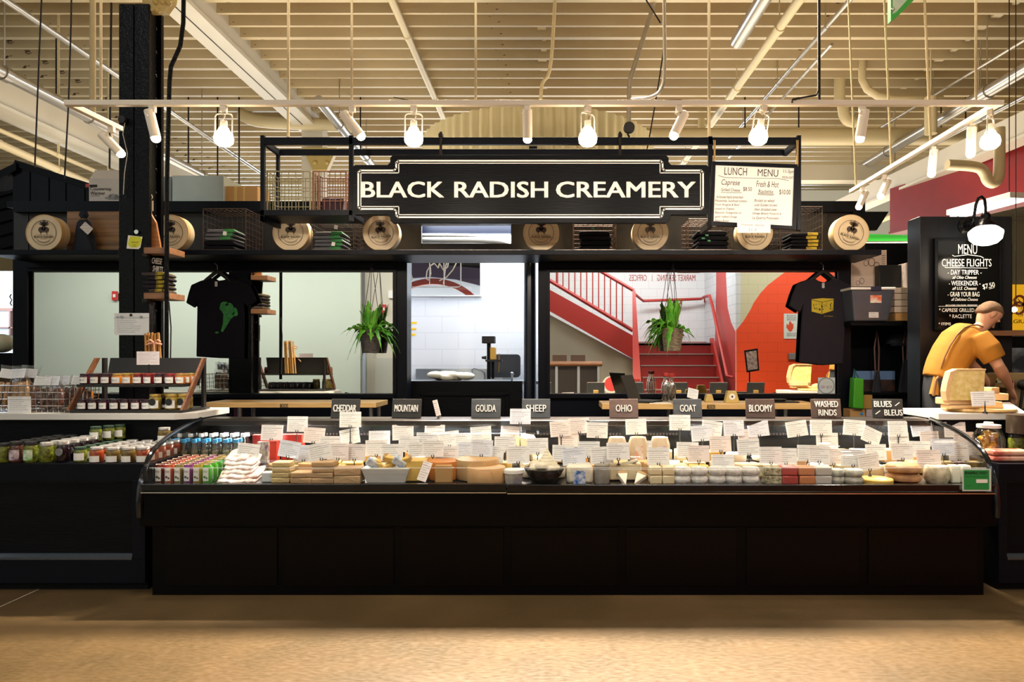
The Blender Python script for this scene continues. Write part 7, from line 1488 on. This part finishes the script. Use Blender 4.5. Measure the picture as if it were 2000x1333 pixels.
slab('pale block right of the handwritten card on the board', 1944, 1972, 775, 788, 5.2, .12, PSIDE, -10, z2+.055)
slab('small pale chunk behind the handwritten card', 1934, 1952, 764, 776, 5.22, .1, PRI, 10, z2+.105)
slab('pale block below the small chunk behind the card', 1914, 1940, 776, 800, 5.26, .1, PRI, 10, z2)
big = thing('aged_cheese_wedge', 'tall upright wedge of crumbly aged hard cheese on the slab', 'cheese', (PX(1888, 5.1), 5.1, h1+.05)); d = 5.05
P = [(1852, 783), (1903+18, 783), (1925, 724), (1872, 724), (1859, 730), (1853, 748), (1850, 765)]
MB().prism([(PX(x, d), PZ(y, d)) for x, y in P[:4]+[(1864, 730), (1857, 750), (1855, 765)]], d, d+.06).obj('paste', PAR, big, smooth=0, bevel=.004)
MB().prism([(PX(x, d), PZ(y, d)) for x, y in [(1872, 724), (1925, 724), (1926, 721), (1870, 721), (1856, 727), (1850, 748), (1847, 765), (1849, 783), (1855, 783), (1855, 765), (1857, 750), (1864, 730)]], d-.002, d+.07).obj('rind', PRI, big, smooth=0)
o = thing('price_card', 'handwritten white price card clipped before the aged cheese pieces', 'price card', (PX(1923, 4.98), 4.98, zc)); q = MB().obox(PT(1920, 779, 4.99), (.175, .002, .108), (R(-6), R(-3), 0)).obj('paper', CARD, o, smooth=0)
MB().lathe([(0, 0), (.02, 0), (.018, .006), (.005, .02), (.004, .05), (.002, .09)], (PX(1923, 4.98), 4.975, zc), 10).obj('clip', RUBBER, o)
# jar of yellow peppers
o = thing('pepper_jar', 'big clear jar of yellow pickled peppers with white lid', 'jar', (PX(1931, 4.72), 4.72, ZS)); s_ = 4.72/F
MB().lathe([(0, 0), (22*s_, 0), (27*s_, 6*s_), (28*s_, 25*s_), (27*s_, 42*s_), (20*s_, 54*s_), (17*s_, 56*s_)], (PX(1931, 4.72), 4.72, ZS), 32).obj('jar_glass', glass('pepper_glass', (.95, .96, .94, 1), .02, .12), o)
MB().lathe([(0, 68*s_), (8*s_, 68*s_), (9*s_, 64*s_), (21*s_, 63*s_), (21*s_, 57*s_), (0, 57*s_)], (PX(1931, 4.72), 4.72, ZS), 28).obj('lid', WHITE, o)
mb = MB(); r_ = random.Random(9)
for i in range(26):
    a = r_.uniform(0, 6.28); zz = ZS+(4+i*1.7)*s_; rr_ = 14*s_*r_.uniform(.4, 1); cx_, cy_ = PX(1931, 4.72)+rr_*math.cos(a), 4.72+rr_*math.sin(a); b_ = r_.uniform(0, 6.28)
    mb.tube([(cx_-.02*math.cos(b_), cy_-.02*math.sin(b_), zz-.01), (cx_, cy_, zz), (cx_+.025*math.cos(b_), cy_+.025*math.sin(b_), zz+.012)], [.014, .02, .006], 8)
mb.obj('peppers', M('yellow_peppers', '#c98a16', .3, c2='#dfb24a', vs=20), o)
RP = M('red_pack', '#b53a2e', .3, c2='#e0b8a0', vs=9)
for i, (z, lb) in enumerate(((ZS+.002, 'lower of two flat red and white packs on the right counter'), (ZS+.04, 'upper of two flat red and white packs on the right counter'))):
    tag(MB().box(PX(1938, 4.5), PX(2010, 4.5), 4.48, 4.6, z, z+.036).obj('flat_pack', RP, bevel=.012), lb, 'food pack')
for i, (px, h, c, nm) in enumerate(((1984, .13, OL, 'green'), (2004, .13, M('amber_jar', '#7c6a1c', .2), 'amber'))):
    jar('rr%d' % i, c, LIDB, None, .05, h+.02).put((PX(px, 4.8), 4.8, ZS+.002), 'tall %s jar at the right end of the lower right shelf' % nm)
o = thing('round_tin', 'dark round tin at the right edge above the amber jar', 'tin', (PX(1990, 5.02), 4.8, ZS+.155)); MB().lathe([(0, 0), (.09, 0), (.09, .13), (0, .13)], (PX(1994, 4.8), 4.8, ZS+.155), 24).obj('tin', M('tin_brown', '#54483c', .3, metal=.5), o)
tag(MB().obox((PX(1990, 5.0), 5.12, zc+.03), (.15, .2, .004), (R(20), 0, 0)).box(PX(1990, 5)-.04, PX(1990, 5)+.04, 5.0, 5.2, ZC-.1, zc).obj('paper_tray', WHITE, smooth=0), 'white sheet on a stand at the right edge of the counter', 'paper')
# back counter with slicer behind the person
bk = thing('back_counter', 'dark back counter behind the person with a brown ledge above', 'counter', (PX(1985, 6.0), 6.5, 0))
MB().box(PX(1980, 6.3), PX(2060, 6.3)+.6, 6.35, 6.95, 0, PZ(790, 6.35)).obj('cabinet', STALL, bk, smooth=0)
MB().box(PX(1925, 6.0), PX(2050, 6.0), 6.0, 6.09, PZ(656, 6.0), PZ(646, 6.0)).obj('wood_ledge', SHELFWOOD, bk, smooth=0)
MB().box(PX(1978, 6.35), PX(2050, 6.35), 6.6, 6.7, 1.2, PZ(656, 6.35)).obj('back_board', STALL, bk, smooth=0)
mb = MB(); bx(mb, 1976, 2010, 680, 728, 6.55, 6.58); mb.obj('glass_front', M('reflective_case', '#8b97a6', .1, c2='#2c3440', vs=6), bk, smooth=0)
sl_ = thing('slicing_machine', 'steel and beige slicing machine at the right edge', 'slicer', (PX(1985, 5.9), 5.9, 0)); d = 5.85; pc_ = [(PX(x, d), PZ(y, d)) for x, y in ((1944, 757), (1946, 742), (1952, 732), (1962, 729), (2020, 729), (2020, 800), (1975, 800), (1972, 760))]
MB().prism(pc_, d, d+.22).obj('housing', M('slicer_beige', '#a8946a', .3, metal=.4), sl_, bevel=.01)
MB().box(PX(1945, d), PX(1976, d), d-.02, d+.0, PZ(748, d), PZ(744, d)).tube([PT(1979, 744, d-.04), PT(1979, 800, d-.04)], .014, 10).obj('blade_guard', CHROME, sl_, smooth=0)
MB().ell(PT(1998, 752, d-.05), .045, 16, 10).tube([PT(1998, 760, d-.05), PT(1992, 800, d-.05)], .012).obj('knob', RUBBER, sl_)
MB().box(PX(1972, d), PX(2040, d), d-.1, d+.22, 0, PZ(801, d)).obj('stand', STALL, sl_, smooth=0)
# yellow poster and cage bulb at the right edge
o = thing('poster', 'bright yellow poster with brown emblem at the right edge', 'poster', PT(1995, 645, 9.0)); mb = MB(); bx(mb, 1974, 2060, 556, 645, 9.0, 9.05); mb.obj('panel', emit('glowing_yellow', '#e8a820', .9), o, smooth=0)  # poster panel made to glow, brightness put into its colour
mb = MB(); text(mb, 'OF', (PX(1995, 8.98), 8.99, PZ(616, 8.98)), .07, .03, bold=.01); mb.obj('lettering', INK, o, smooth=0); mb = MB(); text(mb, 'BELGIUM', (PX(1986, 8.98), 8.99, PZ(628, 8.98)), .36, .05, bold=.01); mb.obj('lettering', INK, o, smooth=0)
mb = MB().lathe([(.05, 0), (.08, 0), (.08, .01), (.05, .01)], PT(1992, 588, 8.98), 20, axis='y').lathe([(.06, 0), (.09, 0), (.09, .01), (.06, .01)], PT(1990, 602, 8.98), 20, axis='y'); mb.obj('emblem', M('brown_red', '#b0552a', .5), o)
o = thing('cage_bulb', 'small lit bulb in a wire cage at the right edge', 'lamp', PT(1985, 608, 7.6)); mb = MB()
for k in range(6): a = 2*math.pi*k/6; mb.tube([(PX(1984, 7.6)+r*math.cos(a), 7.6+r*math.sin(a), PZ(y, 7.6)) for r, y in ((.02, 584), (.06, 592), (.06, 604), (.03, 614))], .003, 5)
mb.obj('wire_cage', DKSTEEL, o); MB().ell(PT(1981, 605, 7.6), .03, 12, 8).obj('bulb', GLOW, o); MB().tube([PT(1984, 584, 7.6), (PX(1984, 7.6), 7.6, 6.3)], .005, 6).obj('cord', RUBBER, o)
# raised staff floor
struct(MB().box(PX(1700, 5.6), 4.6, 5.55, 6.08, 0, .35), 'floor_platform', STALL, 'raised staff floor behind the right counter', smooth=0)
# ------------------------------------------------ the person bending over the back counter
DP = 5.78
SKIN = M('skin', '#dba88a', .5, sub=.25, var=.08, vs=10); HAIR = M('short_brown_hair', '#7d6148', .85, bump=.8, bs=160, var=.25, vs=40)
MUST = M('mustard_jersey', '#a8701a', .85, bump=.5, bs=7, var=.12, vs=5); APR = M('apron_charcoal', '#262b33', .85, c2='#1a1e25', vs=8, bump=.25, bs=60, stretch=(4, 4, .6)); STRAP = M('apron_strap', '#6e4a26', .6)
K = DP/F
def pp(x, y, dy=0): return Vector((PX(x, DP), DP+dy, PZ(y, DP)))
pers = thing('person', 'person in a mustard t-shirt and dark apron bending over the back counter', 'person', (PX(1845, DP), DP, .35))
def ring(c, ax, u, ru, rv, n=16):
    """ellipse round c, perpendicular to ax; u is the first radius' direction"""
    ax = ax.normalized(); u = (u-ax*u.dot(ax)).normalized(); v = ax.cross(u)
    return [c+u*ru*math.cos(2*math.pi*k/n)+v*rv*math.sin(2*math.pi*k/n) for k in range(n)]
Yv = Vector((0, 1, 0))
def limb(mb, pts, rs, flat=1.0, n=14):
    rings = []
    for i, p in enumerate(pts):
        ax = (pts[min(i+1, len(pts)-1)]-pts[max(i-1, 0)]); r = rs[i]; rings.append(ring(p, ax, Yv if abs(ax.normalized().y) < .9 else Vector((1, 0, 0)), r*flat, r, n))
    mb.loft(rings)
# body (head, neck, trunk, arms, hands, legs) fused into one surface
B = MB()
limb(B, [pp(1846, 760), pp(1847, 725), pp(1860, 695), pp(1880, 668), pp(1896, 655)], [.145, .135, .135, .14, .11], 1.25, 18)
limb(B, [pp(1893, 657), pp(1906, 648), pp(1918, 638), pp(1926, 628)], [.075, .06, .055, .055])
hc = pp(1931, 616); fwd = Vector((.60, 0, -.80)); upv = Vector((.80, 0, .60))      # face direction / crown direction
def hp(f, s, u): return hc+fwd*f+Yv*s+upv*u
rings = []
for u, ff, fb, sw_ in ((-.125, .055, .0, .03), (-.11, .075, -.02, .045), (-.08, .088, -.05, .058), (-.05, .090, -.075, .066), (-.02, .090, -.09, .070), (.01, .088, -.096, .074), (.04, .088, -.098, .076), (.07, .080, -.09, .072), (.095, .06, -.072, .058), (.112, .03, -.04, .034), (.118, .008, -.012, .01)):
    c = (ff+fb)/2; rr_ = (ff-fb)/2; rings.append([hp(c+rr_*math.cos(a), sw_*math.sin(a), u) for a in [2*math.pi*k/20 for k in range(20)]])
B.loft(rings)
for s_ in (-1, 1):
    B.loft([[hp(f, s_*.072+s_*o_, u) for f, u in ((-.02, -.03), (.005, -.04), (.01, .0), (0, .025), (-.02, .02), (-.03, 0))] for o_ in (-.004, .014)])
B.loft([[hp(f, s, u) for s, u in ((-w_, u0), (w_, u0), (w_*.6, u1), (-w_*.6, u1))] for f, w_, u0, u1 in ((.07, .017, -.045, .02), (.112, .013, -.042, -.026))])   # nose
for u in (-.063, -.072): B.ell(tuple(hp(.088, 0, u)), (.012, .022, .006), 10, 6)          # lips
B.ell(tuple(hp(.075, 0, -.105)), (.018, .024, .018), 10, 8)                              # chin
for s_ in (-1, 1): B.ell(tuple(hp(.083, s_*.03, .018)), (.012, .022, .009), 10, 6)          # brows
sh_r, el_r, wr_r = pp(1893, 664, -.17), pp(1916, 713, -.22), pp(1958, 757, -.10)
sh_l, el_l, wr_l = pp(1895, 664, .17), pp(1930, 712, .24), pp(1962, 762, .16)
for sh, el, wr in ((sh_r, el_r, wr_r), (sh_l, el_l, wr_l)):
    limb(B, [sh, sh.lerp(el, .5), el, el.lerp(wr, .3), el.lerp(wr, .7), wr], [.052, .052, .045, .048, .036, .029])
    dr = (wr-el).normalized(); hd = (dr*.8+Vector((.1, 0, -.6))).normalized(); pc = wr+hd*.05
    sdv = Yv if sh is sh_r else -Yv; nrm = hd.cross(Yv).normalized()
    B.loft([ring(wr, hd, Yv, .026, .02, 10), ring(wr+hd*.04, hd, Yv, .04, .017, 10), ring(wr+hd*.09, hd, Yv, .042, .014, 10)])
    for i, (off, L) in enumerate(((-.031, .068), (-.011, .078), (.011, .073), (.031, .058))):
        b = wr+hd*.085+Yv*off; k1 = b+hd*L*.45; k2 = k1+(hd+nrm*-.45).normalized()*L*.32; k3 = k2+(hd+nrm*-1.0).normalized()*L*.25
        limb(B, [b, k1, k2, k3], [.0095, .009, .0085, .0065], n=8)
    b = wr+hd*.03+sdv*.034; limb(B, [b, b+(hd+sdv*.8).normalized()*.035, b+(hd+sdv*.5-nrm*.4).normalized()*.062], [.012, .0105, .008], n=8)
for s_ in (-1, 1): limb(B, [pp(1846, 745, s_*.08), pp(1846, 790, s_*.09), pp(1850, 855, s_*.1), pp(1846, 905, s_*.1), pp(1842, 950, s_*.1)], [.1, .095, .065, .06, .045])
for s_ in (-1, 1): limb(B, [pp(1838, 962, s_*.1), pp(1850, 966, s_*.1), pp(1868, 969, s_*.1)], [.045, .045, .03])
q = B.obj('body', SKIN, pers); rm = q.modifiers.new('r', 'REMESH'); rm.mode = 'VOXEL'; rm.voxel_size = .0065; rm.use_smooth_shade = True; sm = q.modifiers.new('s', 'SMOOTH'); sm.iterations = 3; sm.factor = .5
# hair: close cropped cap
rings = []
for u, ff, fb, sw_ in ((-.06, -.045, -.09, .064), (-.03, -.02, -.104, .074), (-.0, -.0, -.109, .080), (.03, .03, -.11, .083), (.055, .075, -.104, .081), (.08, .080, -.094, .073), (.10, .060, -.075, .058), (.118, .03, -.04, .032), (.126, .006, -.014, .008)):
    c = (ff+fb)/2; rr_ = (ff-fb)/2; rings.append([hp(c+rr_*math.cos(a), sw_*math.sin(a), u) for a in [2*math.pi*k/24 for k in range(24)]])
q = MB().loft(rings).obj('hair', HAIR, pers, smooth=80); q.modifiers.new('u', 'SUBSURF').levels = 1; q.modifiers['u'].render_levels = 1
mb = MB()
for s_ in (-1, 1): mb.ell(tuple(hp(.088, s_*.03, .004)), (.006, .011, .004), 8, 6)
mb.obj('eyes', M('eye_dark', '#2a201c', .3), pers)
mb = MB(); mb.ell(tuple(hp(.086, 0, -.06)), (.008, .026, .007), 12, 6).ell(tuple(hp(.078, 0, -.104)), (.018, .03, .02), 12, 8); mb.obj('goatee', M('beard_brown', '#6a4632', .9), pers)
# shirt
T = MB()
limb(T, [pp(1841, 742), pp(1845, 728), pp(1850, 712), pp(1860, 692), pp(1875, 671), pp(1890, 657), pp(1903, 650)], [.150, .155, .155, .158, .162, .142, .085], 1.22, 22)
for sh, el in ((sh_r, el_r), (sh_l, el_l)):
    e2 = sh.lerp(el, .80); T.loft([ring(sh+Vector((-.02, -(.06 if sh is sh_r else -.06)*-1, .03)), e2-sh, Yv, .098, .105, 18), ring(sh.lerp(el, .35), e2-sh, Yv, .09, .102, 18), ring(e2, e2-sh, Yv, .078, .092, 18)])
q = T.obj('t_shirt', MUST, pers, smooth=60); rm = q.modifiers.new('r', 'REMESH'); rm.mode = 'VOXEL'; rm.voxel_size = .008; rm.use_smooth_shade = True; sm = q.modifiers.new('s', 'SMOOTH'); sm.iterations = 14; sm.factor = .6
# apron skirt, bib strap, tie
rings = []
for y, w_, dp, cx_ in ((724, .150, .19, 1849), (735, .165, .2, 1850), (760, .175, .2, 1849), (800, .18, .2, 1850), (850, .185, .2, 1852), (895, .18, .2, 1852)):
    rings.append([Vector((PX(cx_, DP)+w_*math.cos(a)*(1+.03*math.cos(9*a)), DP+dp*math.sin(a), PZ(y, DP))) for a in [2*math.pi*k/30 for k in range(30)]])
MB().loft(rings).obj('apron', APR, pers, smooth=70)
MB().tube([pp(1909, 640, -.075), pp(1896, 636, -.095), pp(1880, 637, -.12), pp(1866, 642, -.125), pp(1851, 655, -.14), pp(1837, 676, -.14), pp(1827, 697, -.14), pp(1822, 715, -.135), pp(1820, 732, -.11)], .006, 8).obj('apron_strap', STRAP, pers)
MB().tube([pp(1822, 728, -.1), pp(1812, 745, -.12), pp(1808, 772, -.12)], [.007, .012, .014], 6).tube([pp(1822, 730, -.1), pp(1816, 738, -.12), pp(1826, 738, -.12), pp(1822, 730, -.1)], .010, 6).obj('apron_tie', STRAP, pers)
MB().loft([ring(pp(1820, 736, -.08), Vector((-.2, 0, -1)), Yv, .02, .03), ring(pp(1812, 770, -.09), Vector((-.2, 0, -1)), Yv, .05, .03)]).obj('shirt_tail', MUST, pers)
mb = MB()
for s_ in (-1, 1): limb(mb, [pp(1846, 790, s_*.09), pp(1850, 860, s_*.1), pp(1844, 945, s_*.1), pp(1843, 962, s_*.1)], [.115, .085, .065, .065])
mb.obj('trousers', M('dark_jeans', '#1c2230', .9), pers)
for s_ in (-1, 1): MB().loft([ring(pp(x, y, s_*.1), Vector((1, 0, -.15)), Yv, a, b) for x, y, a, b in ((1829, 965, .02, .02), (1834, 963, .048, .05), (1850, 964, .05, .045), (1868, 968, .05, .03), (1874, 970, .02, .015))]).obj('shoe', RUBBER, pers)
